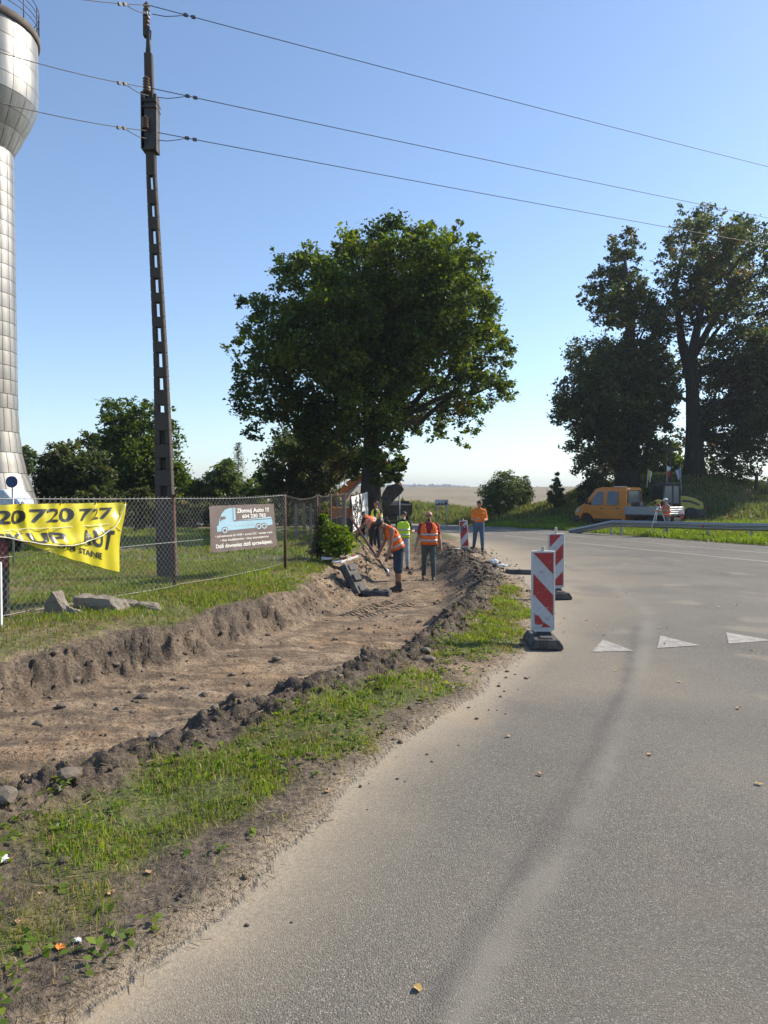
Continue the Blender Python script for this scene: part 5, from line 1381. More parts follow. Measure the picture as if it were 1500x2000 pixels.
# ------------------------------------------------------------------ things left of the fence and behind it
d = 8.6; b = Vector((X(8, d), d, H(X(8, d), d)))
o = thing('marker_post', 'black stake with a dark red plate at the left edge by the fence', 'marker post', b)
mb = MB(); mb.box((0, 0, 0.36), (0.07, 0.07, 1.0)); mb.build('stake', M_black, o)
h1 = P(8, 1052, d).z - b.z; h0 = P(8, 1106, d).z - b.z
mb = MB(); mb.box((-0.03, -0.05, (h0 + h1) / 2), (0.17, 0.03, h1 - h0)); mb.build('plate', worn('dark_red_paint', (0.17, 0.018, 0.03), 0.45, 0, 0.15, 4), o, bevel=0.004)
d = 7.9; b = Vector((X(-2, d), d, H(X(-2, d), d)))
o = thing('white_stake', 'thin white stake in front of the dark red plate at the left edge', 'stake', b)
mb = MB(); mb.box((0, 0, (P(0, 1100, d).z - b.z) / 2 - 0.05), (0.034, 0.03, P(0, 1100, d).z - b.z + 0.1)); mb.build('stake_body', M_white, o)
mb = MB(); mb.box((0, 0, P(0, 1100, d).z - b.z + 0.005), (0.03, 0.02, 0.02)); mb.build('stake_tip', M_white, o)
d = 15.0; b = Vector((X(23, d), d, H(X(23, d), d)))
o = thing('round_sign', 'blue round road sign on a thin pole in front of the tower foot', 'road sign', b)
mb = MB(); c = P(23, 941, d) - b; mb.lathe([(0.125, -0.008), (0.125, 0.008)], 28, 0, tuple(c), False, 'y'); mb.build('disc', worn('sign_blue', (0.010, 0.035, 0.16), 0.35, 0, 0.1, 4), o, fix=True)
mb = MB(); mb.tube([(c.x, 0.035, -0.3), (c.x, 0.035, c.z + 0.05)], 0.022, 8); mb.build('sign_pole', M_steel, o)
d = 19.0; b = Vector((X(20, d), d, H(X(20, d), d)))
o = thing('covered_trailer', 'small trailer under a pale tarpaulin below the blue round sign', 'trailer', b)
c1 = P(48, 984, d) - b; zt_ = P(20, 956, d).z - b.z
mb = MB(); mb.prism([(-0.9, 0.65), (0.40, 0.65), (0.36, zt_ * 0.82), (0.10, zt_), (-0.6, zt_), (-0.9, zt_ * 0.85)], -0.5, 0.6, 'xz'); mb.build('tarpaulin', worn('pale_tarp', (0.46, 0.52, 0.60), 0.35, 0, 0.15, 3), o, bevel=0.05)
mb = MB(); mb.prism([(0.26, 0.9), (0.415, 0.72), (0.41, zt_ * 0.80), (0.32, zt_ * 0.86)], -0.515, -0.3, 'xz'); mb.build('blue_corner', worn('blue_tarp', (0.02, 0.05, 0.16), 0.5), o)
mb = MB(); mb.box((-0.2, 0.0, 0.5), (1.3, 1.0, 0.14)); mb.build('frame', M_darksteel, o)
for sy in (-0.45, 0.5):
    mb = MB(); mb.lathe([(0.20, -0.07), (0.27, -0.06), (0.27, 0.06), (0.20, 0.07)], 16, 0, (-0.2, sy, 0.27), True, 'y'); mb.build('wheel', M_tyre, o)

# ------------------------------------------------------------------ broken concrete on the bank
def rock(name, label, cat, loc, pts, mat, seed, group=None, rz=0, bev=0.02):
    bm = bmesh.new(); rg = np.random.default_rng(seed)
    for p in pts: bm.verts.new(p)
    bmesh.ops.convex_hull(bm, input=bm.verts)
    bmesh.ops.triangulate(bm, faces=bm.faces)
    bmesh.ops.subdivide_edges(bm, edges=bm.edges, cuts=5, use_grid_fill=True)
    for v in bm.verts:
        nz = mnoise.noise_vector(v.co * 9 + Vector((seed, 0, 0))) * 0.026 + mnoise.noise_vector(v.co * 26 + Vector((seed, 3, 0))) * 0.014
        v.co += nz
    me = bpy.data.meshes.new(name); bm.to_mesh(me); bm.free(); me.materials.append(mat)
    o = link(name, me); o.location = loc; o.rotation_euler = (0, 0, rz)
    return tag(o, label, cat, group)
GC = 'broken concrete pieces on the bank'
d = 8.75; b = Vector((X(112, d), d, H(X(112, d), d) - 0.03))
rock('concrete_chunk', 'wedge shaped concrete chunk tipped on end, beside the yellow banner corner', 'concrete chunk', b, [(-0.22, 0, 0), (0.14, -0.04, 0), (-0.06, -0.06, 0.30), (0.02, 0.05, 0.30), (0.10, 0.14, 0.0), (-0.14, 0.16, 0.05), (-0.10, 0.0, 0.25), (0.10, 0.0, 0.13)], M_concrete, 1, GC)
d = 8.6; b = Vector((X(138, d), d, H(X(138, d), d) - 0.02))
rock('concrete_chunk', 'smallest concrete piece leaning against the tipped wedge', 'concrete chunk', b, [(-0.10, 0, 0), (0.12, 0, 0), (0.12, 0.12, 0.02), (-0.08, 0.1, 0.0), (-0.08, 0.02, 0.14), (0.06, 0.03, 0.09), (0.05, 0.10, 0.08)], M_concrete, 2, GC)
d = 9.0; b = Vector((X(196, d), d, H(X(196, d), d) - 0.02))
rock('concrete_chunk', 'largest flat concrete slab lying right of the tipped wedge', 'concrete chunk', b, [(-0.33, -0.05, 0.02), (0.30, -0.12, 0.0), (0.36, 0.1, 0.0), (-0.30, 0.15, 0.0), (-0.34, -0.03, 0.20), (0.14, -0.1, 0.16), (0.24, 0.08, 0.17), (-0.28, 0.14, 0.22)], M_concrete, 3, GC)
d = 9.2; b = Vector((X(268, d), d, H(X(268, d), d) - 0.03))
rock('concrete_chunk', 'thin half buried concrete slab at the right end of the row', 'concrete chunk', b, [(-0.30, -0.06, 0.0), (0.32, -0.08, -0.02), (0.30, 0.1, 0.0), (-0.28, 0.12, 0.0), (-0.28, -0.04, 0.12), (0.22, -0.05, 0.07), (0.22, 0.08, 0.08), (-0.26, 0.1, 0.13)], M_concrete, 4, GC)

# ------------------------------------------------------------------ striped beacons
def beacon(label, loc, rz, direction, ph=0.86, pw=0.25, worn_bottom=False, with_base=True, graffiti=False, group='striped beacons along the edge of the dig', name='striped_beacon', knob=0.05):
    o = thing(name, label, 'beacon', loc, rz, group)
    z0 = 0.165
    mb = MB(); mb.box((0, 0, z0 + ph / 2), (pw, 0.05, ph)); mb.build('panel', M_white, o, bevel=0.012)
    # raised rim
    mb = MB()
    for sx in (-1, 1): mb.box((sx * (pw / 2 - 0.006), -0.022, z0 + ph / 2), (0.013, 0.018, ph - 0.01))
    mb.box((0, -0.022, z0 + ph - 0.008), (pw - 0.026, 0.018, 0.013)); mb.box((0, -0.022, z0 + 0.008), (pw - 0.026, 0.018, 0.013))
    mb.build('rim', worn('beacon_rim', (0.62, 0.61, 0.58), 0.55, 0, 0.15, 7, (0.25, 0.23, 0.2), 0.5), o, bevel=0.004, seg=1)
    mb = MB(); mb.box((0, -0.0265, z0 + ph / 2), (pw - 0.03, 0.004, ph - 0.03))
    mb.build('white_sheet', M_sheet, o)
    x0, x1 = -(pw / 2 - 0.02), pw / 2 - 0.02; za, zb_ = z0 + 0.03, z0 + ph - 0.022
    rise = 0.23
    def stripe(zl_lo, zl_hi, jag=None):
        # left edge spans zl_lo..zl_hi, right edge lower or higher by the rise
        s_ = -rise if direction > 0 else rise
        poly = [(x0, zl_lo), (x1, zl_lo + s_), (x1, zl_hi + s_), (x0, zl_hi)]
        def clip(poly, zz, keep_above):
            out = []
            for i in range(len(poly)):
                a = poly[i]; b = poly[(i + 1) % len(poly)]
                ia = (a[1] >= zz) == keep_above; ib = (b[1] >= zz) == keep_above
                if ia: out.append(a)
                if ia != ib:
                    t = (zz - a[1]) / (b[1] - a[1]); out.append((a[0] + (b[0] - a[0]) * t, zz))
            return out
        poly = clip(poly, za, True)
        if len(poly) > 2: poly = clip(poly, zb_, False)
        if len(poly) < 3: return
        if jag:
            poly = jag
        mb = MB(); mb.prism(poly, -0.0305, -0.027, 'xz'); mb.build('red_stripe', M_red_sheet, o)
    if direction > 0:
        stripe(zb_ - 0.002, zb_ + 0.35); stripe(z0 + ph * 0.45, z0 + ph * 0.71)
        if worn_bottom:
            q = lambda a, b: (x0 + (x1 - x0) * a, z0 + ph * b)
            stripe(0.3, 0.4, [q(0.06, 0.22), q(0.10, 0.19), q(0.26, 0.185), q(0.5, 0.10), q(0.62, 0.085), q(0.92, 0.035), q(0.30, 0.035), q(0.48, 0.05), q(0.46, 0.075), q(0.34, 0.068), q(0.10, 0.07), q(0.07, 0.12)])
        else: stripe(z0 - 0.10, z0 + ph * 0.2)
    else:
        stripe(zb_ - 0.20, zb_ + 0.2); stripe(z0 + ph * 0.28, z0 + ph * 0.54); stripe(z0 - 0.25, z0 + ph * 0.03)
    if graffiti:
        mb = MB(); rg = np.random.default_rng(3)
        for k in range(4):
            c0 = (rg.uniform(-0.05, 0.05), z0 + ph * rg.uniform(0.62, 0.84)); mb.tube([(c0[0] + 0.045 * math.cos(a), -0.033, c0[1] + 0.05 * math.sin(a * 1.2)) for a in np.linspace(0, 5, 10)], 0.009, 4)
        mb.build('scribble', M_black, o, fix=False)
    mb = MB(); mb.prism([(-pw / 2 + 0.01, z0 + 0.002), (pw / 2 - 0.01, z0 + 0.002), (0.05, z0 - 0.06), (-0.05, z0 - 0.06)], -0.022, 0.022, 'xz'); mb.build('neck', M_white, o, bevel=0.005, seg=1)
    mb = MB(); mb.box((0.0, 0, z0 + ph + knob / 2), (0.035, 0.035, knob)); mb.build('lamp_peg', worn('peg_plastic', (0.55, 0.53, 0.45), 0.5), o, bevel=0.006, seg=1)
    if with_base:
        beacon_base(o)
    return o
def beacon_base(parent):
    mb = MB()
    sec = [(-0.175, 0.0), (0.175, 0.0), (0.17, 0.045), (0.125, 0.11), (-0.125, 0.11), (-0.17, 0.045)]
    mb.prism(sec, -0.29, 0.29, 'xz'); mb.build('foot', M_rubber, parent, bevel=0.016)
    mb = MB(); mb.box((0, 0, 0.125), (0.20, 0.14, 0.045), None, 0, (0.8, 0.8)); mb.build('socket', M_rubber, parent, bevel=0.01)
    for sy in (-0.20, 0.20):
        mb = MB(); mb.box((0, sy, 0.118), (0.16, 0.12, 0.022), None, 0, (0.8, 0.8)); mb.build('ridge', M_rubber, parent, bevel=0.008, seg=1)
m = NT('reflective_white'); s1 = m.noise(20, 6, 0.7); s2 = m.noise(90, 2, 0.6)
sc = m.math('MULTIPLY', m.ramp(s1, [(0.50, 0), (0.62, 1)]), m.ramp(s2, [(0.45, 0), (0.6, 0.8)]))
m.base(m.mix(sc, (0.46, 0.47, 0.49), (0.20, 0.19, 0.18))); m.set(Roughness=0.42); M_sheet = m.mat
m = NT('reflective_red'); s1 = m.noise(14, 6, 0.7); s2 = m.noise(60, 2, 0.6)
sc = m.ramp(m.math('ADD', m.math('MULTIPLY', s1, .5), m.math('MULTIPLY', s2, .5)), [(0.60, 0), (0.64, 0.85)])
m.base(m.mix(sc, m.mix(s1, (0.30, 0.018, 0.022), (0.40, 0.03, 0.03)), (0.55, 0.50, 0.48))); m.set(Roughness=0.42); M_red_sheet = m.mat
def onroad(u, v, d): return Vector((X(u, d), d, H(X(u, d), d) + 0.004))
beacon('nearest red and white striped beacon, peeling at the bottom, on a black rubber foot', onroad(1061, 1250, 7.72), R(-3), 1, 0.86, 0.252, True)
beacon('second striped beacon on the asphalt just behind the nearest one', onroad(1086, 1165, 11.35), R(6), -1, 0.86, 0.26, knob=0.10)
bc = beacon('farthest standing striped beacon, scribbled at its top, beside the man in orange shirt', Vector((X(909, 21.6), 21.6, H(X(909, 21.6), 21.6))), R(-4), -1, 0.80, 0.25, graffiti=True, knob=0.06)
bc.rotation_euler = (0, R(-4), R(-4))
o = beacon('striped beacon board tilted sideways behind the men in the dig', Vector((X(757, 25.0), 25.0, H(X(757, 25), 25) - 0.05)), 0, -1, 0.85, 0.25, with_base=True); o.rotation_euler = (0, R(27), R(8))
# two loose panels lying on the bank
for k, (u, v, rz, lab, tilt) in enumerate(((628, 1094, R(62), 'dirty striped beacon board lying flat on the bank, left one under the shrub', 3), (648, 1102, R(78), 'dirty striped beacon board lying flat on the bank, right one over the slope', 6))):
    p = G(u, v, 0.06)
    o = beacon(lab, p + Vector((0, -0.1, 0.06)), 0, 1 if k else -1, 0.80, 0.25, with_base=False, group='striped boards lying on the bank', name='striped_board')
    o.rotation_euler = (R(-90 + tilt), 0, R(-22 - 6 * k)); o.location = p + Vector((0.05, -0.35, 0.10))
# loose rubber feet by the bending man, one leaning on the bank
p = G(738, 1164)
o = thing('rubber_foot', 'black rubber beacon foot lying flat beside the boots of the bending man', 'rubber foot', p + Vector((-0.02, 0, 0.01)), R(78), 'loose rubber beacon feet'); beacon_base(o)
p = G(712, 1166)
o = thing('rubber_foot', 'black rubber beacon foot leaning up against the earth bank', 'rubber foot', p + Vector((-0.10, 0.10, 0.36)), 0, 'loose rubber beacon feet'); beacon_base(o); o.rotation_euler = (R(0), R(62), R(10)); o.rotation_mode = 'XYZ'
o.matrix_world = Matrix.Translation(p + Vector((-0.26, 0.22, 0.30))) @ Matrix.Rotation(R(-38), 4, 'Z') @ Matrix.Rotation(R(56), 4, 'Y') @ Matrix.Rotation(R(90), 4, 'Z') @ Matrix.Scale(1.25, 4)
p = G(1022, 1122)
o = thing('kerb_bar', 'short black rubber bar lying on the soil behind the nearest beacon', 'rubber bar', p + Vector((0, 0, 0.05)), R(-14))
mb = MB(); mb.prism([(-0.07, -0.05), (0.07, -0.05), (0.05, 0.05), (-0.05, 0.05)], -0.38, 0.38, 'yz'); ob = mb.build('bar', M_rubber, o, bevel=0.012)
mb = MB(); mb.box((0.385, 0, 0), (0.02, 0.08, 0.08)); mb.build('end_cap', M_black, o)
p = Vector((X(955, 21.3), 21.3, H(X(955, 21.3), 21.3)))

# ------------------------------------------------------------------ tools leaning on the bank
def tool(name, label, cat, a, b, r, mat, head):
    o = thing(name, label, cat, a)
    mb = MB(); v = b - a
    mb.tube([Vector((0, 0, 0)), v * 0.5 + Vector((0, 0, -0.01)), v], r, 8); mb.build('handle', mat, o)
    head(o, v)
    return o
def head_spade(o, v):
    d_ = v.normalized(); mb = MB()
    mb.tube([v, v + d_ * 0.10 + Vector((0.015, 0, -0.01)), v + d_ * 0.16 + Vector((0.05, 0, -0.06)), v + d_ * 0.17 + Vector((0.06, 0, -0.20))], [0.02, 0.022, 0.03, 0.05], 8, flat=0.35); mb.build('blade', M_steel, o)
def head_rake(o, v):
    mb = MB(); d_ = v.normalized()
    mb.tube([v - d_ * 0.05, v + d_ * 0.06], 0.022, 8); mb.build('blade', M_darksteel, o)
M_shaft = worn('shovel_wood', (0.42, 0.30, 0.18), 0.6, 0, 0.25, 8, (0.2, 0.13, 0.08), 0.5)
tool('long_shovel', 'long shovel with a pale wooden handle lying on the earth bank', 'shovel', G(688, 1043) + Vector((0, 0, 0.10)), P(752, 1108, 17.2), 0.022, M_shaft, head_spade)
tool('steel_bar', 'dark maroon steel pole leaning from the white banner down to the dig', 'pole', P(684, 1010, 21.5), P(757, 1118, 17.6), 0.036, worn('maroon_paint', (0.085, 0.020, 0.026), 0.5, 0, 0.25, 6), head_rake)
p = G(714, 1060)
o = thing('plastic_bottle', 'clear plastic bottle standing on the grass under the steel pole', 'bottle', p + Vector((0, 0, 0.01)))
m = NT('bottle_plastic'); m.base((0.62, 0.68, 0.70)); m.set(Roughness=0.15); m.b.inputs['Alpha'].default_value = 0.75; M_bot = m.mat
mb = MB(); mb.lathe([(0.045, 0), (0.048, 0.02), (0.044, 0.1), (0.048, 0.16), (0.04, 0.21), (0.016, 0.26), (0.015, 0.285)], 14); mb.build('bottle_body', M_bot, o)
mb = MB(); mb.lathe([(0.018, 0.285), (0.018, 0.31)], 10); mb.build('cap', worn('blue_cap', (0.05, 0.2, 0.5), 0.4), o)

# ------------------------------------------------------------------ litter, leaves and stones
def crumple(name, label, cat, loc, size, mat, seed, flat=0.5, group=None):
    bm = bmesh.new(); bmesh.ops.create_icosphere(bm, subdivisions=3, radius=1.0)
    for v in bm.verts:
        n_ = mnoise.noise(v.co * 2.3 + Vector((seed * 3.1, 0, 0))); n2_ = mnoise.noise(v.co * 5 + Vector((0, seed, 0)))
        v.co = v.co * (0.75 + 0.45 * n_ + 0.2 * abs(n2_)); v.co.x *= size[0]; v.co.y *= size[1]; v.co.z *= size[2]
    me = bpy.data.meshes.new(name); bm.to_mesh(me); bm.free(); me.materials.append(mat)
    o = link(name, me); o.location = loc; return tag(o, label, cat, group)
m = NT('thin_white_plastic'); m.base((0.68, 0.70, 0.71)); m.set(Roughness=0.3); M_bag = m.mat
p = G(964, 1102); crumple('plastic_bag', 'crumpled white plastic bag on the soil between dig and beacons', 'bag', p + Vector((0, 0, 0.05)), (0.14, 0.10, 0.10), M_bag, 1)
p = G(978, 1106); crumple('plastic_wrap', 'flat clear plastic wrap trailing beside the white bag', 'plastic wrap', p + Vector((0.03, 0, 0.02)), (0.17, 0.12, 0.04), M_bag, 2)
p = G(893, 1074); crumple('paper_scrap', 'small white scrap on the far rim near the scribbled beacon', 'litter', p + Vector((0, 0, 0.03)), (0.11, 0.07, 0.03), M_bag, 3)
p = G(6, 1686); crumple('plastic_scrap', 'crumpled white plastic scrap in the near grass at the left edge', 'litter', p + Vector((-0.01, 0, 0.018)), (0.035, 0.028, 0.016), M_bag, 4)
p = G(150, 1843); crumple('paper_scrap', 'small white paper scrap on bare soil near the orange leaf', 'litter', p + Vector((0, 0, 0.008)), (0.018, 0.012, 0.008), M_bag, 5)
M_dry = [worn('leaf_yellow', (0.50, 0.33, 0.10), 0.7, 0, 0.2, 20), worn('leaf_tan', (0.34, 0.21, 0.11), 0.7, 0, 0.2, 20), worn('leaf_orange', (0.60, 0.20, 0.02), 0.6, 0, 0.2, 20)]
def leaf_mesh(mat, seed):
    rg = np.random.default_rng(seed); bm = bmesh.new()
    n = 10; c = bm.verts.new((0, 0, 0.1)); ring_ = []
    for k in range(n):
        a = 2 * math.pi * k / n; r_ = (0.75 + 0.3 * math.cos(a)) * (1 if k % 2 else 0.78) * rg.uniform(0.85, 1.1)
        ring_.append(bm.verts.new((r_ * math.cos(a), r_ * 0.72 * math.sin(a), 0.12 + 0.22 * rg.random() * (1 if k % 3 else 2))))
    for k in range(n): bm.faces.new((c, ring_[k], ring_[(k + 1) % n]))
    me = bpy.data.meshes.new('fallen_leaf'); bm.to_mesh(me); bm.free(); me.materials.append(mat); return me
LM = [leaf_mesh(M_dry[k % 3] if k < 6 else M_dry[1], k) for k in range(8)]
MARKS_ROAD = [('nearest beacon', 1.73, 7.72), ('second beacon', 2.74, 11.35)] + [(n_, *ground_pt(u, v)) for n_, u, v in (('left white triangle', 1190, 1265), ('middle white triangle', 1320, 1258), ('right white triangle', 1460, 1250))]
MARKS_VERGE = [('nearest beacon', 1.73, 7.72), ('bright orange leaf', *ground_pt(107, 1862)), ('white plastic scrap', *ground_pt(6, 1686))]
MARKS_DIG = [('tipped concrete wedge', X(112, 8.75), 8.75), ('largest concrete slab', X(196, 9.0), 9.0), ('nearest beacon', 1.73, 7.72), ('white plastic scrap', *ground_pt(6, 1686)), ('flat rubber foot', 0.0, 15.6)]
def fallen(u, v, size, k, label, group):
    x_, y_ = ground_pt(u, v); o = link('fallen_leaf', LM[k]); z_ = H(x_, y_)
    o.location = (x_, y_, z_ + 0.004); s_ = size; o.scale = (s_, s_, s_); o.rotation_euler = (0, 0, random.uniform(0, 6.28)); return tag(o, label, 'leaf', group)
for (u, v) in [(1100, 1072), (1200, 1098), (1178, 1112), (1238, 1092), (1232, 1120), (1185, 1144), (1105, 1208), (1148, 1212), (1095, 1217), (1170, 1223), (1103, 1234), (1207, 1167), (1225, 1158), (1255, 1166), (1292, 1228), (1306, 1227), (1330, 1331), (1446, 1384), (1486, 1532), (998, 1439), (1275, 1475), (1208, 1310), (1405, 1187), (1408, 1190), (1358, 1115), (1403, 1116), (1440, 1183), (1300, 1258), (1472, 1272), (1418, 1132), (1180, 1240), (1320, 1180), (818, 1935), (1060, 1515)]:
    kk = random.choice([0, 1, 3, 4, 6, 7]); fallen(u, v, random.uniform(0.024, 0.036), kk, ['yellow', 'tan', 'orange', 'yellow', 'tan', 'orange', 'pale', 'pale'][kk] + ' leaf on asphalt, ' + spot(*ground_pt(u, v), MARKS_ROAD), 'fallen leaves on the asphalt')
fallen(107, 1862, 0.030, 2, 'bright orange leaf on bare soil at the lower left', None)
for (u, v) in [(845, 1362), (748, 1438), (640, 1548), (742, 1440), (880, 1382), (290, 1710), (210, 1760), (75, 1765), (30, 1820)]:
    sz = random.uniform(0.020, 0.034); fallen(u, v, sz, random.choice([1, 4, 6, 7]), ('small' if sz < 0.026 else 'large') + ' dead leaf on the verge, ' + spot(*ground_pt(u, v), MARKS_VERGE), 'dead leaves on the verge')
m = NT('field_stone'); ns = m.noise(12, 6, 0.65); m.base(m.ramp(ns, [(0.3, (0.10, 0.078, 0.058)), (0.7, (0.24, 0.195, 0.15))])); m.set(Roughness=0.9); m.bump(m.noise(50, 4, .7), 0.5, 0.01); M_stone = m.mat
SM = []
for k in range(4):
    rg = np.random.default_rng(300 + k); bm = bmesh.new(); bmesh.ops.create_icosphere(bm, subdivisions=2, radius=1.0)
    for v in bm.verts:
        v.co = v.co * (1 + 0.35 * mnoise.noise(v.co * 1.3 + Vector((k * 5, 0, 0)))); v.co.z *= 0.62; v.co.x *= 1.2
    me = bpy.data.meshes.new('stone'); bm.to_mesh(me); bm.free(); me.materials.append(M_stone); SM.append(me)
for k, (u, v, s_) in enumerate([(282, 1364, .055), (232, 1386, .036), (260, 1392, .03), (400, 1358, .036), (228, 1310, .036), (76, 1415, .04), (150, 1330, .036), (8, 1562, .06), (455, 1318, .035), (540, 1290, .045), (490, 1338, .03), (120, 1380, .04), (305, 1442, .045), (838, 1290, .055), (832, 1274, .05), (130, 1518, .055), (590, 1320, .035), (705, 1228, .04), (655, 1250, .035), (820, 1215, .05), (850, 1205, .04), (420, 1385, .03), (360, 1345, .035), (610, 1265, .03)]):
    p = G(u, v); o = link('stone', SM[k % 4]); o.location = p + Vector((0, 0, s_ * 0.22)); o.scale = (s_,) * 3; o.rotation_euler = (0, 0, k * 1.7)
    tag(o, ('small' if s_ < 0.0345 else 'large' if s_ > 0.05 else 'grey') + ' stone in the dig, ' + spot(p.x, p.y, MARKS_DIG), 'stone', 'stones lying in the dug earth')
# tyre tread marks pressed into the floor in front of the rubber feet
mb = MB(); rg = np.random.default_rng(9)
for row, (ua, va, ub, vb) in enumerate(((672, 1204, 760, 1176), (702, 1208, 800, 1180))):
    for k in range(15):
        t = k / 14; u = ua + (ub - ua) * t; v = va + (vb - va) * t
        p = G(u, v); L = 0.16
        mb.tube([p + Vector((L * (q - .5) * 0.9, 0.30 * (0.5 - q) + 0.06 * math.sin(q * 3), -0.016 + 0.008 * math.sin(q * 3.1))) for q in np.linspace(0, 1, 5)], 0.026, 5)
o = mb.build('tyre_tread_marks', worn('tread_soil', (0.27, 0.195, 0.12), 0.95, 0, 0.4, 12), None, fix=False); o['kind'] = 'stuff'; o['label'] = 'rows of tyre tread marks pressed in the earth'
# ------------------------------------------------------------------ guard rail along the far side of the main road
gpts = []
for u, vb, vtop in [(1112, 1037, 1034), (1195, 1047, 1016.5), (1215, 1048, 1016.5), (1300, 1051, 1018), (1385, 1056, 1020.5), (1470, 1061, 1022), (1560, 1066, 1023), (1680, 1074, 1026)]:
    gpts.append((u, vtop))
rail = thing('guard_rail', 'grey steel guard rail on the far road side, its left end sloping to the ground', 'guard rail', (0, 0, 0))
gd = lambda u: float(np.interp(u, [1112, 1200, 1320, 1500, 1700], [37.6, 34.4, 32.2, 29.2, 26.6]))
path = []
for u, v in gpts:
    d = gd(u); p = P(u, v, d); path.append(p)
# W profile swept along the path
prof = [(0.0, 0.0), (0.03, -0.02), (0.075, -0.075), (0.075, -0.11), (0.01, -0.145), (0.01, -0.175), (0.075, -0.21), (0.075, -0.245), (0.03, -0.30), (0.0, -0.32)]
def sweep(mb, path, prof, side):
    vs = []; fs = []; n = len(prof)
    for i, p in enumerate(path):
        t = (path[min(i + 1, len(path) - 1)] - path[max(i - 1, 0)]); t.z = 0; t.normalize()
        nn = Vector((t.y, -t.x, 0)) * side
        for a, b in prof: vs.append(p + nn * a + Vector((0, 0, b)))
    for i in range(len(path) - 1):
        for k in range(n - 1): fs.append((i * n + k, (i + 1) * n + k, (i + 1) * n + k + 1, i * n + k + 1))
    mb.add(vs, fs, 0, False)
# beams lap at every post
for i in range(len(path) - 1):
    mb = MB(); a, b = path[i], path[i + 1]; e = (b - a).normalized() * 0.12
    k_ = 0.004 * (i % 2)
    sweep(mb, [a + Vector((k_, -k_, 0)), a.lerp(b, 0.5) + Vector((k_, -k_, 0)), b + e + Vector((k_, -k_, 0))], prof, 1); mb.build('rail', M_steel, rail, fix=False, solid=0.006)
for i, p in enumerate(path):
    if i == 0: continue
    zb = H(p.x, p.y)
    for q, dx in ((p, 0),) + (((p.lerp(path[i + 1], 0.5), 1),) if i < len(path) - 1 and i in (2, 3, 4) and False else ()):
        mb = MB(); mb.box((q.x, q.y + 0.10, (zb - 0.3 + q.z - 0.03) / 2), (0.10, 0.055, q.z - 0.03 - zb + 0.3)); mb.build('post', M_steel, rail)
    mb = MB(); mb.box((p.x, p.y + 0.04, p.z - 0.16), (0.09, 0.08, 0.20)); mb.build('spacer', M_steel, rail)
    mb = MB(); mb.lathe([(0.022, -0.09), (0.022, -0.075), (0.01, -0.07)], 8, 0, (p.x - 0.02, p.y, p.z - 0.16), True, 'y'); mb.build('bolt', M_lamp, rail)
p = P(1373, 1028, gd(1373) - 0.12); mb = MB(); mb.box(tuple(p), (0.07, 0.02, 0.09)); mb.build('red_reflector', M_redlamp, rail)

# ------------------------------------------------------------------ wheels shared by the vehicles
def wheel(parent, c, r, wdt, ang=0.0, rim=None):
    mb = MB(); mb.lathe([(r * 0.60, -wdt / 2), (r * 0.93, -wdt / 2), (r, -wdt / 2 + 0.04), (r, wdt / 2 - 0.04), (r * 0.93, wdt / 2), (r * 0.60, wdt / 2)], 26, 0, (0, 0, 0), True, 'y')
    t = mb.build('wheel', M_tyre, parent); t.location = c
    mb = MB(); mb.lathe([(r * 0.60, -wdt / 2 + 0.02), (r * 0.55, -wdt / 2 + 0.05), (r * 0.25, -wdt / 2 + 0.03), (r * 0.22, -wdt / 2 - 0.0)], 18, 0, (0, 0, 0), True, 'y')
    mb.build('rim', rim or M_darksteel, t)
    mb = MB(); mb.lathe([(r * 0.60, wdt / 2 - 0.02), (r * 0.55, wdt / 2 - 0.05), (r * 0.25, wdt / 2 - 0.03)], 18, 0, (0, 0, 0), True, 'y')
    mb.build('rim', rim or M_darksteel, t)
    return t

# ------------------------------------------------------------------ orange double cab dropside truck: local +x forward, +y its left side
def rounded(poly, r, n=3):
    out = []
    N = len(poly)
    for i in range(N):
        p = Vector(poly[i]); a = Vector(poly[i - 1]); b = Vector(poly[(i + 1) % N])
        ra = min(r, (a - p).length * 0.45, (b - p).length * 0.45)
        s_ = p + (a - p).normalized() * ra; e = p + (b - p).normalized() * ra
        for k in range(n + 1):
            t = k / n; q = s_ * (1 - t) ** 2 + p * 2 * t * (1 - t) + e * t * t; out.append((q.x, q.y))
    return out
ta = R(180 - 50)
tc = Vector((16.35, 41.4, 0)); tc.z = H(14.4, 43.4) - 0.02
truck = thing('dropside_truck', 'orange double cab dropside truck parked on the grass behind the guard rail', 'truck', tc, ta)
truck.scale = (1.07, 1.07, 1.07)
# local frame: the rear left corner is the origin; x forward, the left side is y = 0, the right side y = -2.0
prof_ = [(2.42, 0.45), (2.42, 2.26), (2.52, 2.38), (4.05, 2.40), (4.45, 2.30), (5.15, 1.42), (5.72, 1.14), (5.86, 0.95), (5.86, 0.42), (5.45, 0.40), (5.40, 0.62), (5.22, 0.80), (4.98, 0.86), (4.74, 0.80), (4.56, 0.62), (4.50, 0.40), (2.6, 0.40)]
W_ = 1.95
vs = []; n = len(prof_)
mb = MB()
levels = [(0.0, 0.10), (0.0, 0.0), (0.0, 0.0)]
def ins(x, z): return 0.17 * max(0, (z - 1.35)) / 1.0 + 0.10 * max(0, x - 5.2) / 0.6
L_ = [(x, -ins(x, z), z) for x, z in prof_]; Rr = [(x, -W_ + ins(x, z), z) for x, z in prof_]
mb.add(L_ + Rr, [tuple(range(n)), tuple(reversed(range(n, 2 * n)))] + [(i, n + i, n + (i + 1) % n, (i + 1) % n) for i in range(n)])
mb.build('cab', M_orange, truck, bevel=0.05, seg=3)
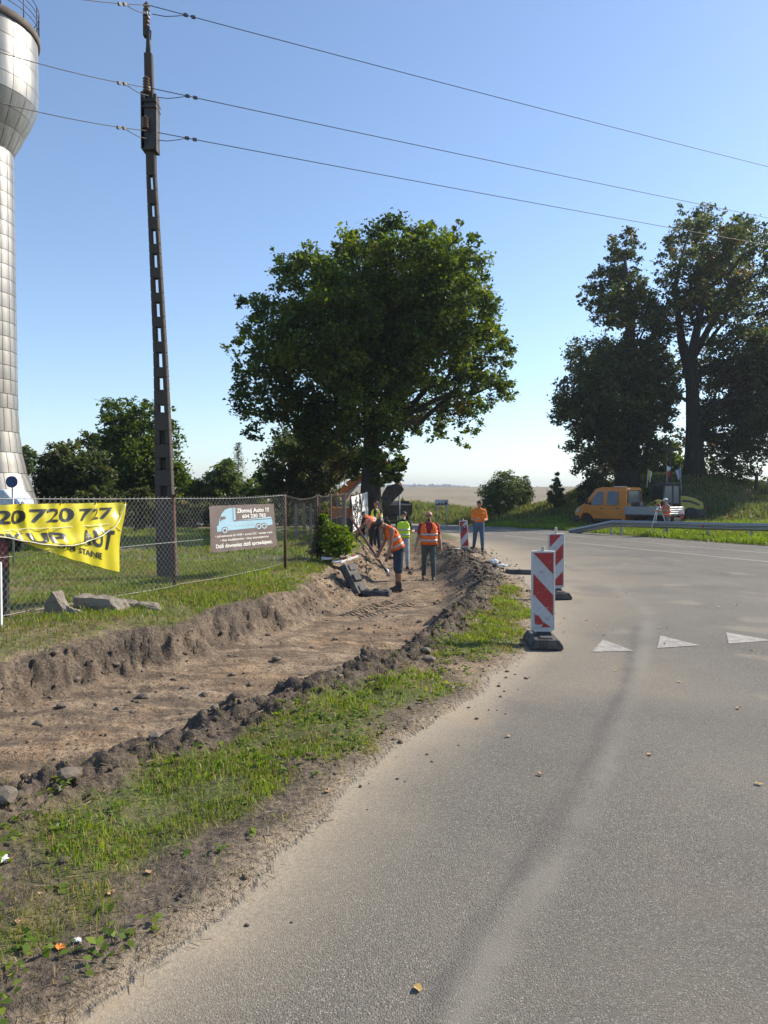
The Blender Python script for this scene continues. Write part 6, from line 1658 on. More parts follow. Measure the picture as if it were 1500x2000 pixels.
def side_patch(poly, name, mat, lift, parent=truck, side=0, thick=0.012):
    mb = MB(); n = len(poly)
    f = lambda x, z, l: (x, (-ins(x, z) + l) if side == 0 else (-W_ + ins(x, z) - l), z)
    mb.add([f(x, z, lift) for x, z in poly] + [f(x, z, lift - thick) for x, z in poly], [tuple(range(n)), tuple(reversed(range(n, 2 * n)))] + [(i, n + i, n + (i + 1) % n, (i + 1) % n) for i in range(n)])
    return mb.build(name, mat, parent)
for sd_ in (0, 1):
    dr = side_patch(rounded([(3.78, 0.62), (3.78, 2.22), (4.32, 2.20), (4.98, 1.45), (4.98, 0.95), (4.52, 0.80), (4.45, 0.62)], 0.06), 'door', M_orange, 0.008, side=sd_)
    side_patch(rounded([(3.88, 1.36), (3.88, 2.14), (4.26, 2.12), (4.82, 1.45), (4.80, 1.34)], 0.06), 'window', M_glass, 0.014, dr, sd_)
    mb = MB(); mb.box((3.92, 0.02 if sd_ == 0 else -W_ - 0.02, 1.16), (0.18, 0.03, 0.04)); mb.build('handle', M_black, dr)
    dr = side_patch(rounded([(2.78, 0.62), (2.78, 2.22), (3.70, 2.23), (3.70, 0.62)], 0.06), 'door', M_orange, 0.008, side=sd_)
    side_patch(rounded([(2.90, 1.36), (2.90, 2.14), (3.60, 2.15), (3.60, 1.36)], 0.08), 'window', M_glass, 0.014, dr, sd_)
    mb = MB(); mb.box((2.92, 0.02 if sd_ == 0 else -W_ - 0.02, 1.16), (0.18, 0.03, 0.04)); mb.build('handle', M_black, dr)
    mr = MB(); y_ = 0.16 if sd_ == 0 else -W_ - 0.16
    mr.box((4.86, y_, 1.55), (0.12, 0.16, 0.30)); mr.beam((4.92, y_ * 0.2 if sd_ == 0 else -W_ - 0.02, 1.42), (4.88, y_, 1.46), 0.04, 0.05); mr.build('mirror', M_black, truck, bevel=0.02)
    side_patch(rounded([(5.50, 0.98), (5.52, 1.12), (5.72, 1.06), (5.80, 0.92), (5.66, 0.86)], 0.03), 'headlight', M_lamp, 0.016, side=sd_)
    side_patch([(2.62, 0.42), (2.62, 0.56), (4.46, 0.56), (4.46, 0.42)], 'sill_trim', M_black, 0.018, side=sd_)
mb = MB(); mb.prism([(5.80, 0.36), (5.93, 0.40), (5.93, 0.70), (5.85, 0.72), (5.5, 0.70), (5.42, 0.42)], -W_ + 0.03, -0.03, 'xz'); mb.build('bumper', M_black, truck, bevel=0.03)
mb = MB(); mb.prism([(5.20, 1.43), (5.19, 1.47), (4.55, 2.24), (4.50, 2.22)], -W_ + 0.22, -0.22, 'xz'); mb.build('windscreen', M_glass, truck)
# rear wall of the cab with its wide window
mb = MB(); mb.prism(rounded([(-W_ + 0.30, 1.52), (-0.30, 1.52), (-0.34, 2.16), (-W_ + 0.34, 2.16)], 0.10), 2.395, 2.415, 'yz'); wdw = mb.build('rear_window', M_skyglass, truck)
mb = MB(); q = rounded([(-W_ + 0.26, 1.48), (-0.26, 1.48), (-0.30, 2.20), (-W_ + 0.30, 2.20)], 0.12); mb.tube([(2.40, y, z) for y, z in q] + [(2.40, q[0][0], q[0][1])], 0.02, 6, cap=False); mb.build('window_seal', M_black, wdw)
mb = MB(); mb.box((3.3, -W_ / 2, 2.42), (0.35, 0.9, 0.06)); mb.build('roof_beacon_bar', M_lamp, truck, bevel=0.02)
# the load bed
mb = MB(); mb.box((1.18, -W_ / 2, 0.80), (2.40, W_ + 0.10, 0.08)); mb.build('bed_floor', M_darksteel, truck)
mb = MB(); mb.box((1.6, -W_ / 2, 0.60), (3.6, 0.75, 0.16)); mb.box((0.02, -W_ / 2, 0.56), (0.10, W_ - 0.2, 0.12)); mb.build('chassis', M_darksteel, truck)
def bedside(a, b, name):
    a = Vector(a); b = Vector(b); d = (b - a).normalized(); nrm = Vector((d.y, -d.x, 0))
    g = MB()
    mbq = MB(); M3 = Matrix((d, -nrm, Vector((0, 0, 1)))).transposed()
    c = (a + b) / 2; L = (b - a).length
    mbq.box(c + Vector((0, 0, 1.06)), (L, 0.03, 0.44), M3)
    ob = mbq.build(name, M_alu, truck, bevel=0.006, seg=1)
    for zz in (0.90, 1.01, 1.12, 1.23):
        r_ = MB(); r_.box(c + nrm * 0.02 + Vector((0, 0, zz)), (L - 0.06, 0.022, 0.055), M3); r_.build('rib', M_alu, ob, bevel=0.008, seg=1)
    for e in (a, b):
        r_ = MB(); r_.box(e + Vector((0, 0, 1.05)), (0.07, 0.07, 0.52)); r_.build('corner_post', M_steel, ob)
    return ob
bedside((2.36, 0.05, 0), (0.0, 0.05, 0), 'side_board')
bedside((0.0, -W_ - 0.05, 0), (2.36, -W_ - 0.05, 0), 'side_board')
tg = bedside((-0.02, 0.05, 0), (-0.02, -W_ - 0.05, 0), 'tailgate')
for y0_ in (-0.32, -W_ + 0.32):
    mb = MB(); mb.box((-0.055, y0_, 0.97), (0.012, 0.46, 0.15)); pl = mb.build('warning_plate', M_white, tg)
    for k in range(3):
        yy = y0_ - 0.15 + 0.15 * k; mb = MB(); mb.prism([(yy - 0.05, 0.90), (yy + 0.02, 0.90), (yy + 0.07, 1.04), (yy, 1.04)], -0.068, -0.063, 'yz'); mb.build('red_band', M_red, pl)
for y0_ in (-0.15, -W_ + 0.15):
    mb = MB(); mb.box((-0.03, y0_, 0.68), (0.06, 0.30, 0.12)); mb.build('tail_light', M_redlamp, truck, bevel=0.01)
mb = MB(); mb.box((1.9, -0.45, 1.30), (0.55, 0.5, 0.45)); mb.box((1.4, -0.7, 1.1), (0.5, 0.6, 0.4)); mb.build('tool_box', M_black, truck, bevel=0.05)
for x_ in (4.98, 0.95):
    for y_ in (-0.16, -W_ + 0.16): wheel(truck, (x_, y_, 0.34), 0.34, 0.24)
for y_ in (0.0, -W_):
    mb = MB(); mb.tube([(0.95 + 0.44 * math.cos(a), y_ - (0.14 if y_ == 0 else -0.14), 0.34 + 0.44 * math.sin(a)) for a in np.linspace(0.2, 2.94, 12)], 0.16, 6, flat=0.2); mb.build('mudguard', M_black, truck)

# ------------------------------------------------------------------ yellow compact loader behind the truck
ld = 45.5
lc = Vector((X(1316, ld), ld, 0)); lc.z = H(lc.x, lc.y) - 0.05
top = P(1300, 944, ld).z - lc.z
S_ = top / 2.55
ldr = thing('compact_loader', 'yellow compact loader with black cab standing behind the orange truck', 'loader', lc, R(180 + 14))
def sc(p): return [(a * S_, b * S_) for a, b in p]
# local: +x forward (to the left in the picture)
mb = MB(); mb.prism(sc([(-1.75, 0.85), (-1.80, 1.05), (-1.70, 1.32), (-1.2, 1.58), (-0.45, 1.74), (-0.05, 1.74), (-0.05, 0.75), (-1.6, 0.72)]), -0.62 * S_, 0.62 * S_, 'xz'); mb.build('hood', M_yellow, ldr, bevel=0.09 * S_, seg=3)
mb = MB(); mb.prism(sc([(-1.95, 0.40), (-1.95, 0.80), (-1.72, 0.90), (-1.2, 0.90), (-1.2, 0.40)]), -0.72 * S_, 0.72 * S_, 'xz'); mb.build('counterweight', M_darksteel, ldr, bevel=0.05)
mb = MB(); mb.box((-1.79 * S_, 0, 1.12 * S_), (0.06, 0.84 * S_, 0.46 * S_)); gr_ = mb.build('grille', M_black, ldr, bevel=0.02)
for k in range(6):
    mb = MB(); mb.box((-1.84 * S_, 0, (0.94 + 0.075 * k) * S_), (0.03, 0.76 * S_, 0.022)); mb.build('grille_bar', M_darksteel, gr_)
for sy in (-1, 1):
    mb = MB(); mb.box((-1.86 * S_, sy * 0.56 * S_, 1.0 * S_), (0.05, 0.14 * S_, 0.12 * S_)); mb.build('tail_light', M_redlamp, ldr, bevel=0.01)
# black stripe on the hood
for sy in (-1, 1):
    mb = MB(); mb.prism(sc([(-1.45, 1.22), (-0.75, 1.46), (-0.15, 1.50), (-0.15, 1.36), (-0.75, 1.32), (-1.40, 1.10)]), sy * 0.625 * S_, sy * 0.635 * S_, 'xz'); mb.build('hood_stripe', M_black, ldr)
# cab: four posts, roof, glass
P4 = [(-0.02, 1.0), (0.10, 2.42), (1.10, 2.42), (1.22, 1.0)]
mb = MB()
for sy in (-1, 1):
    y_ = sy * 0.60 * S_
    for a, b in (((-0.02, 0.8), (0.06, 2.42)), ((1.30, 0.8), (1.12, 2.42)), ((0.52, 0.8), (0.52, 2.42)), ((-0.02, 1.25), (1.25, 1.25))):
        mb.beam((a[0] * S_, y_, a[1] * S_), (b[0] * S_, y_, b[1] * S_), 0.07, 0.08)
for x_, z_ in ((0.0, 1.25), (1.25, 1.25)): mb.beam((x_ * S_, -0.6 * S_, z_ * S_), (x_ * S_, 0.6 * S_, z_ * S_), 0.06, 0.06)
mb.build('cab_frame', M_black, ldr)
mb = MB(); mb.prism(sc([(-0.05, 2.42), (-0.02, 2.54), (0.2, 2.60), (1.05, 2.60), (1.24, 2.53), (1.27, 2.42)]), -0.70 * S_, 0.70 * S_, 'xz'); mb.build('cab_roof', M_black, ldr, bevel=0.04)
for sy in (-1, 1):
    mb = MB(); mb.prism(sc([(0.03, 1.28), (0.09, 2.38), (0.49, 2.38), (0.49, 1.28)]), sy * 0.605 * S_, sy * 0.590 * S_, 'xz'); mb.build('window', M_skyglass, ldr)
    mb = MB(); mb.prism(sc([(0.55, 0.95), (0.55, 2.38), (1.08, 2.38), (1.20, 1.28), (1.22, 0.95)]), sy * 0.605 * S_, sy * 0.590 * S_, 'xz'); mb.build('door', M_skyglass, ldr)
mb = MB(); mb.prism(sc([(-0.52, 1.30), (0.52, 1.30), (0.52, 2.36), (-0.52, 2.36)]), 0.01 * S_, 0.03 * S_, 'yz'); mb.build('rear_window', M_skyglass, ldr)
mb = MB(); mb.prism(sc([(-0.52, 1.30), (0.52, 1.30), (0.52, 2.36), (-0.52, 2.36)]), 1.17 * S_, 1.19 * S_, 'yz'); mb.build('windscreen', M_glass, ldr)
mb = MB(); mb.box((0.5 * S_, 0, 1.15 * S_), (0.45, 0.45, 0.5)); mb.box((0.30 * S_, 0, 1.55 * S_), (0.14, 0.45, 0.6)); mb.build('seat', M_black, ldr, bevel=0.06)
mb = MB(); mb.box((0.55 * S_, 0, 0.68 * S_), (2.5 * S_, 0.9 * S_, 0.45 * S_)); mb.build('chassis', M_yellow, ldr, bevel=0.05)
mb = MB()
for sy in (-0.35, 0.35): mb.beam((0.9 * S_, sy * S_, 1.5 * S_), (2.5 * S_, sy * S_, 0.6 * S_), 0.12, 0.2)
mb.build('lift_arm', M_yellow, ldr, bevel=0.02)
mb = MB(); mb.prism(sc([(2.4, 0.15), (3.2, 0.15), (3.1, 0.3), (2.65, 0.4), (2.6, 0.85), (2.45, 0.85), (2.35, 0.5)]), -0.9 * S_, 0.9 * S_, 'xz'); mb.build('bucket', M_darksteel, ldr)
for x_ in (-0.75, 1.35):
    for sy in (-1, 1): wheel(ldr, (x_ * S_, sy * 0.68 * S_, 0.50 * S_), 0.50 * S_, 0.34 * S_, 0, M_yellow)
mb = MB(); mb.tube([(-0.6 * S_, 0.35 * S_, 1.7 * S_), (-0.6 * S_, 0.35 * S_, 2.2 * S_)], 0.04, 8); mb.build('exhaust', M_black, ldr)

# ------------------------------------------------------------------ orange digger behind the fence and the big trunk
ed = 33.6
ec = Vector((X(694, ed), ed, 0)); ec.z = H(ec.x, ec.y)
exc = thing('excavator', 'orange digger behind the fence boards, its arm rising behind the big tree trunk', 'excavator', ec)
def ep(u, v, d=ed): return P(u, v, d) - ec
for sy in (-0.85, 0.85):
    mb = MB(); mb.prism(rounded([(-1.5, 0.0), (1.5, 0.0), (1.75, 0.35), (1.5, 0.68), (-1.5, 0.68), (-1.75, 0.35)], 0.2), sy - 0.22, sy + 0.22, 'xz'); tr_ = mb.build('track', M_tyre, exc)
    mb = MB()
    for k in range(15): mb.box((-1.5 + 3.0 * k / 14, sy, 0.70), (0.10, 0.46, 0.035)); mb.box((-1.5 + 3.0 * k / 14, sy, -0.005), (0.10, 0.46, 0.03))
    mb.build('track_pads', M_darksteel, tr_, fix=False)['kind'] = 'stuff'
mb = MB(); mb.prism([(-1.55, 0.72), (0.75, 0.72), (0.85, 1.0), (0.75, 1.18), (-1.2, 1.22), (-1.6, 1.05)], -0.95, 0.95, 'xz'); mb.build('upper_body', M_exc, exc, bevel=0.06)
mb = MB(); mb.prism([(-0.25, 1.15), (0.80, 1.15), (0.85, 1.45), (0.60, 1.78), (-0.20, 1.80)], -0.9, -0.1, 'xz'); mb.build('cab', M_black, exc, bevel=0.05)
mb = MB(); mb.prism([(-0.15, 1.25), (0.72, 1.25), (0.75, 1.45), (0.55, 1.72), (-0.12, 1.73)], -0.915, -0.905, 'xz'); mb.build('window', M_skyglass, exc)
def arm(pts, w0, w1, name, mat):
    mb = MB()
    for i in range(len(pts) - 1):
        mb.beam(pts[i], pts[i + 1], 0.26, w0 + (w1 - w0) * i / max(1, len(pts) - 2))
    return mb.build(name, mat, exc, bevel=0.03)
bm_ = arm([ep(668, 972), ep(680, 950), ep(716, 926), ep(752, 902)], 0.50, 0.36, 'boom', M_exc)
mb = MB(); mb.beam(ep(689, 936, ed - 0.16), ep(703, 926.5, ed - 0.16), 0.02, 0.14); mb.build('boom_plate', M_darksteel, bm_)
mb = MB(); mb.tube([ep(672, 975, ed - 0.22), ep(704, 940, ed - 0.22)], 0.055, 8); mb.build('ram', M_steel, bm_)
mb = MB(); mb.tube([ep(689, 929), ep(716, 912), ep(748, 893)], 0.02, 6); mb.build('hose', M_black, bm_)
arm([ep(746, 898), ep(772, 936), ep(782, 950)], 0.34, 0.24, 'stick', M_exc)
# the bucket: dark, rounded back, seen end on over the trailer
bk = [(740, 984), (748, 962), (756, 949), (768, 946), (778, 945), (785, 949), (789, 956), (784, 963), (770, 976), (760, 990), (750, 990)]
bq = [(ep(u, v).x, ep(u, v).z) for u, v in bk]
mb = MB(); y0_ = 0.0; mb.prism(bq, -0.55, 0.55, 'xz'); bkt = mb.build('bucket', M_darksteel, exc, bevel=0.05)
mb = MB()
for yy in np.linspace(-0.45, 0.45, 5): mb.beam((bq[0][0] + 0.06, yy, bq[0][1] + 0.05), (bq[0][0] - 0.04, yy, bq[0][1] - 0.14), 0.09, 0.06)
mb.build('bucket_teeth', M_steel, bkt)['kind'] = 'stuff'
mb = MB(); mb.tube([ep(760, 918, ed - 0.2), ep(780, 947, ed - 0.2)], 0.05, 8); mb.build('ram', M_steel, exc)

# ------------------------------------------------------------------ dark tipper trailer seen from behind
qd = 36.5
qc = Vector((X(764, qd), qd, 0)); qc.z = H(qc.x, qc.y)
tip = thing('tipper_trailer', 'dark grey tipper trailer full of earth standing right of the big trunk', 'trailer', qc, R(0))
zt0 = P(764, 1004, qd).z - qc.z; zt1 = P(764, 984, qd).z - qc.z
wl_ = X(717, qd) - qc.x; wr_ = X(804, qd) - qc.x
def pan(a, b, nm, h0=zt0, h1=zt1):
    mb = MB(); mb.beam((a[0], a[1], (h0 + h1) / 2), (b[0], b[1], (h0 + h1) / 2), 0.05, h1 - h0); o_ = mb.build(nm, M_darksteel, tip, bevel=0.01, seg=1); return o_
tgt = pan((wl_, 0), (wr_, 0), 'tailgate'); pan((wl_, 0.03), (wl_, 3.8), 'side_board'); pan((wr_, 0.03), (wr_, 3.8), 'side_board', zt0, zt1 + 0.05); pan((wl_, 3.8), (wr_, 3.8), 'head_board', zt0, zt1 + 0.12)
for k in range(5):
    x_ = wl_ + (wr_ - wl_) * k / 4; mb = MB(); mb.box((x_, -0.05, (zt0 + zt1) / 2), (0.07, 0.05, zt1 - zt0)); mb.build('stake', M_darksteel, tgt)
mb = MB(); mb.box(((wl_ + wr_) / 2, -0.045, zt1 - 0.04), (wr_ - wl_, 0.04, 0.06)); mb.build('top_rail', M_steel, tgt)
mb = MB(); mb.box(((wl_ + wr_) / 2, 1.9, zt0 - 0.05), (wr_ - wl_ - 0.06, 3.7, 0.10)); mb.box(((wl_ + wr_) / 2, 1.9, zt0 - 0.22), (0.8, 4.4, 0.22)); mb.build('chassis', M_darksteel, tip)
mb = MB(); mb.box(((wl_ + wr_) / 2, 0.02, 0.52), (wr_ - wl_ - 0.1, 0.08, 0.14)); mb.build('bumper', M_darksteel, tip)
for x_ in (wl_ + 0.25, wr_ - 0.25):
    mb = MB(); mb.box((x_, -0.04, 0.53), (0.30, 0.05, 0.12)); mb.build('tail_light', M_redlamp, tip)
    for y_ in (1.2, 2.5):
        t = wheel(tip, (x_, y_, 0.42), 0.42, 0.30); t.rotation_euler = (0, 0, R(90))
mb = MB(); N = 14; vs = []
for i in range(N + 1):
    for j in range(N + 1):
        a, b = i / N, j / N; e = math.sin(math.pi * a) * math.sin(math.pi * b)
        vs.append((wl_ + 0.06 + (wr_ - wl_ - 0.12) * a, 0.1 + 3.6 * b, zt1 - 0.12 + 0.25 * e + 0.14 * mnoise.noise(Vector((a * 5, b * 7, 2))) * e))
mb.add(vs, [(i * (N + 1) + j, (i + 1) * (N + 1) + j, (i + 1) * (N + 1) + j + 1, i * (N + 1) + j + 1) for i in range(N) for j in range(N)], 0, True)
o = mb.build('earth_load', M_clod, None); o.location = qc; tag(o, 'heap of pale brown earth inside the dark tipper trailer', 'earth heap')

# ------------------------------------------------------------------ road signs
d = 47.5; b = Vector((X(862, d), d, 0)); b.z = H(b.x, b.y)
o = thing('town_exit_sign', 'white end of built up area sign with black skyline and slash on two posts', 'road sign', b)
a0 = P(849.5, 987.5, d) - b; a1 = P(875.5, 976, d) - b
mb = MB(); mb.box(((a0.x + a1.x) / 2, 0, (a0.z + a1.z) / 2), (a1.x - a0.x, 0.02, a1.z - a0.z)); plate = mb.build('plate', M_white, o, bevel=0.004, seg=1)
mb = MB(); fr_ = 0.018
for (x0_, x1_, z0_, z1_) in ((a0.x, a1.x, a1.z - fr_, a1.z), (a0.x, a1.x, a0.z, a0.z + fr_), (a0.x, a0.x + fr_, a0.z, a1.z), (a1.x - fr_, a1.x, a0.z, a1.z)): mb.box(((x0_ + x1_) / 2, -0.013, (z0_ + z1_) / 2), (x1_ - x0_, 0.006, z1_ - z0_))
mb.build('border', M_black, plate)
def sp(a, b): return (a0.x + (a1.x - a0.x) * a, a0.z + (a1.z - a0.z) * b)
sk = [(0.08, 0.12), (0.08, 0.36), (0.20, 0.36), (0.20, 0.28), (0.26, 0.28), (0.26, 0.50), (0.30, 0.72), (0.34, 0.50), (0.34, 0.24), (0.46, 0.24), (0.46, 0.40), (0.60, 0.40), (0.60, 0.30), (0.68, 0.30), (0.68, 0.48), (0.80, 0.48), (0.80, 0.66), (0.92, 0.66), (0.92, 0.12)]
mb = MB(); mb.prism([sp(*q) for q in sk], -0.016, -0.012, 'xz'); mb.build('skyline', M_black, plate)
mb = MB(); mb.prism([sp(*q) for q in [(0.05, 0.10), (0.10, 0.06), (0.95, 0.88), (0.90, 0.94)]], -0.021, -0.017, 'xz'); mb.build('slash', worn('slash_red', (0.30, 0.03, 0.03), 0.5), plate)
for u in (854, 873):
    mb = MB(); xx = X(u, d) - b.x; mb.tube([(xx, 0.035, -0.4), (xx, 0.035, a1.z - 0.04)], 0.03, 8); mb.build('sign_post', M_steel, o)
d = 62; b = Vector((X(786, d), d, 0)); b.z = H(b.x, b.y)
o = thing('warning_sign', 'yellow triangle warning sign far behind the tipper trailer', 'road sign', b)
c = P(786, 980, d) - b; r_ = 0.44
mb = MB(); mb.prism([(c.x - r_, c.z - r_ * 0.6), (c.x + r_, c.z - r_ * 0.6), (c.x, c.z + r_)], -0.01, 0.01, 'xz'); pl = mb.build('plate', worn('sign_yellow', (0.75, 0.48, 0.03), 0.4), o)
mb = MB(); mb.box((c.x, -0.014, c.z), (0.08, 0.006, 0.34)); mb.build('symbol', M_black, pl)
mb = MB(); mb.tube([(c.x, 0.03, -0.3), (c.x, 0.03, c.z)], 0.03, 8); mb.build('sign_post', M_steel, o)
d = 34; b = Vector((X(780, d), d, 0)); b.z = H(b.x, b.y)
o = thing('road_sign_post', 'blue grey metal post rising in front of the tipper trailer', 'post', b)
mb = MB(); mb.tube([(0, 0, -0.3), (0, 0, P(780, 966, d).z - b.z)], 0.036, 8); mb.build('tube', worn('blue_grey_paint', (0.10, 0.14, 0.22), 0.5, 0.2), o)
mb = MB(); mb.lathe([(0.042, 0), (0.042, 0.04), (0.01, 0.05)], 8, 0, (0, 0, P(780, 966, d).z - b.z)); mb.build('cap', M_black, o)
d = 36; b = Vector((X(708, d), d, 0))
# ------------------------------------------------------------------ wayside cross with flags on the mound
d = 49.6; b = Vector((X(1308, d), d, 0)); b.z = H(b.x, b.y)
o = thing('wayside_cross', 'tall dark wooden cross on the mound between the two old trees', 'cross', b)
M_dwood = worn('dark_wood', (0.06, 0.045, 0.034), 0.85, 0, 0.3, 6, stretch=(5, 5, 1))
ztop = P(1308, 862, d).z - b.z; zb_ = P(1308, 878, d).z - b.z
mb = MB(); mb.box((0, 0, ztop / 2 - 0.1), (0.17, 0.15, ztop + 0.2)); mb.build('upright', M_dwood, o, bevel=0.01, seg=1)
mb = MB(); mb.box((0, -0.02, zb_), (1.5, 0.12, 0.17)); mb.build('crossbar', M_dwood, o, bevel=0.01, seg=1)
GF = 'flags round the wayside cross'
def flag(u, v0, v1, c1, c2, lab, lean, split_h):
    d = 49.0; b = Vector((X(u, d), d, 0)); b.z = H(b.x, b.y)
    o = thing('flag', lab, 'flag', b, 0, GF)
    zt = P(u, v0, d).z - b.z; L = (v1 - v0) / FPX * d
    tip = Vector((lean, 0, zt)); mb = MB(); mb.tube([(0, 0, -0.2), tip], 0.018, 6); mb.build('flag_pole', M_white, o)
    for k, c in enumerate((c1, c2)):
        mb = MB(); vs = []
        for i in range(7):
            for j in range(9):
                a = i / 6; t = j / 8
                x_ = (a + k) * 0.15 * (1 - 0.55 * t) if not split_h else (a * 0.26) * (1 - 0.5 * t)
                z_ = -L * 0.9 * t - (a + k) * 0.10
                if split_h: z_ = -L * 0.9 * ((t + k) / 2) - a * 0.16
                vs.append(tip + Vector((x_ * (1 if lean >= 0 else -1), 0.07 * math.sin(a * 5 + k * 3 + t * 2), z_ - 0.03)))
        mb.add(vs, [(i * 9 + j, (i + 1) * 9 + j, (i + 1) * 9 + j + 1, i * 9 + j + 1) for i in range(6) for j in range(8)], 0, True)
        mb.build('cloth', worn('flag_cloth', c, 0.8), o, fix=False)
flag(1262, 916, 938, (0.75, 0.55, 0.03), (0.75, 0.75, 0.72), 'drooping yellow and white flag left of the wayside cross', 0.12, False)
flag(1302, 908, 930, (0.75, 0.75, 0.72), (0.60, 0.03, 0.04), 'drooping white and red flag close beside the wayside cross', 0.0, True)
flag(1331, 912, 934, (0.20, 0.35, 0.65), (0.70, 0.72, 0.74), 'drooping pale blue and white flag right of the wayside cross', -0.10, False)
o = thing('picket_fence', 'low dark picket fence round the wayside cross', 'fence', (0, 0, 0))
pts = [G0 for G0 in [(X(u, 48.4), 48.4) for u in np.linspace(1268, 1338, 15)]]
for x_, y_ in pts:
    z_ = H(x_, y_); mb = MB(); mb.box((x_, y_, z_ + 0.32), (0.07, 0.03, 0.95)); mb.build('picket', M_dwood, o)
for hz in (0.25, 0.6):
    mb = MB(); mb.tube([(x_, y_ + 0.03, H(x_, y_) + hz) for x_, y_ in pts], 0.025, 5); mb.build('fence_rail', M_dwood, o)
d = 51; b = Vector((X(1477, d), d, 0)); b.z = H(b.x, b.y)
o = thing('fence_post', 'lone dark wooden post in the weeds at the right edge', 'post', b)
mb = MB(); mb.box((0, 0, 0.45), (0.17, 0.17, 1.5)); mb.build('post_body', M_dwood, o)
mb = MB(); mb.box((0, 0, 1.215), (0.2, 0.2, 0.04)); mb.build('cap', M_dwood, o)
# ------------------------------------------------------------------ people
M_vest_o = worn('vest_orange', (0.98, 0.15, 0.012), 0.7, 0, 0.12, 5, (0.55, 0.09, 0.02), 0.4, bump=0.9)
M_vest_y = worn('vest_lime', (0.52, 0.72, 0.03), 0.7, 0, 0.06, 9)
M_strip = worn('vest_strip', (0.48, 0.47, 0.45), 0.4, 0.2, 0.08, 9)
M_hair = worn('hair_dark', (0.030, 0.020, 0.014), 0.7, 0, 0.3, 30)
M_eye = worn('eye_dark', (0.02, 0.015, 0.012), 0.2)
M_lip = worn('lip', (0.26, 0.10, 0.08), 0.5)
M_boot = worn('boot_leather', (0.055, 0.042, 0.032), 0.7, 0, 0.3, 10, (0.2, 0.16, 0.12), 0.5)
def cloth(name, col): return worn(name, col, 0.85, 0, 0.22, 5, bump=1.0)
def skin(name, col): return worn(name, col, 0.55, 0, 0.08, 8)

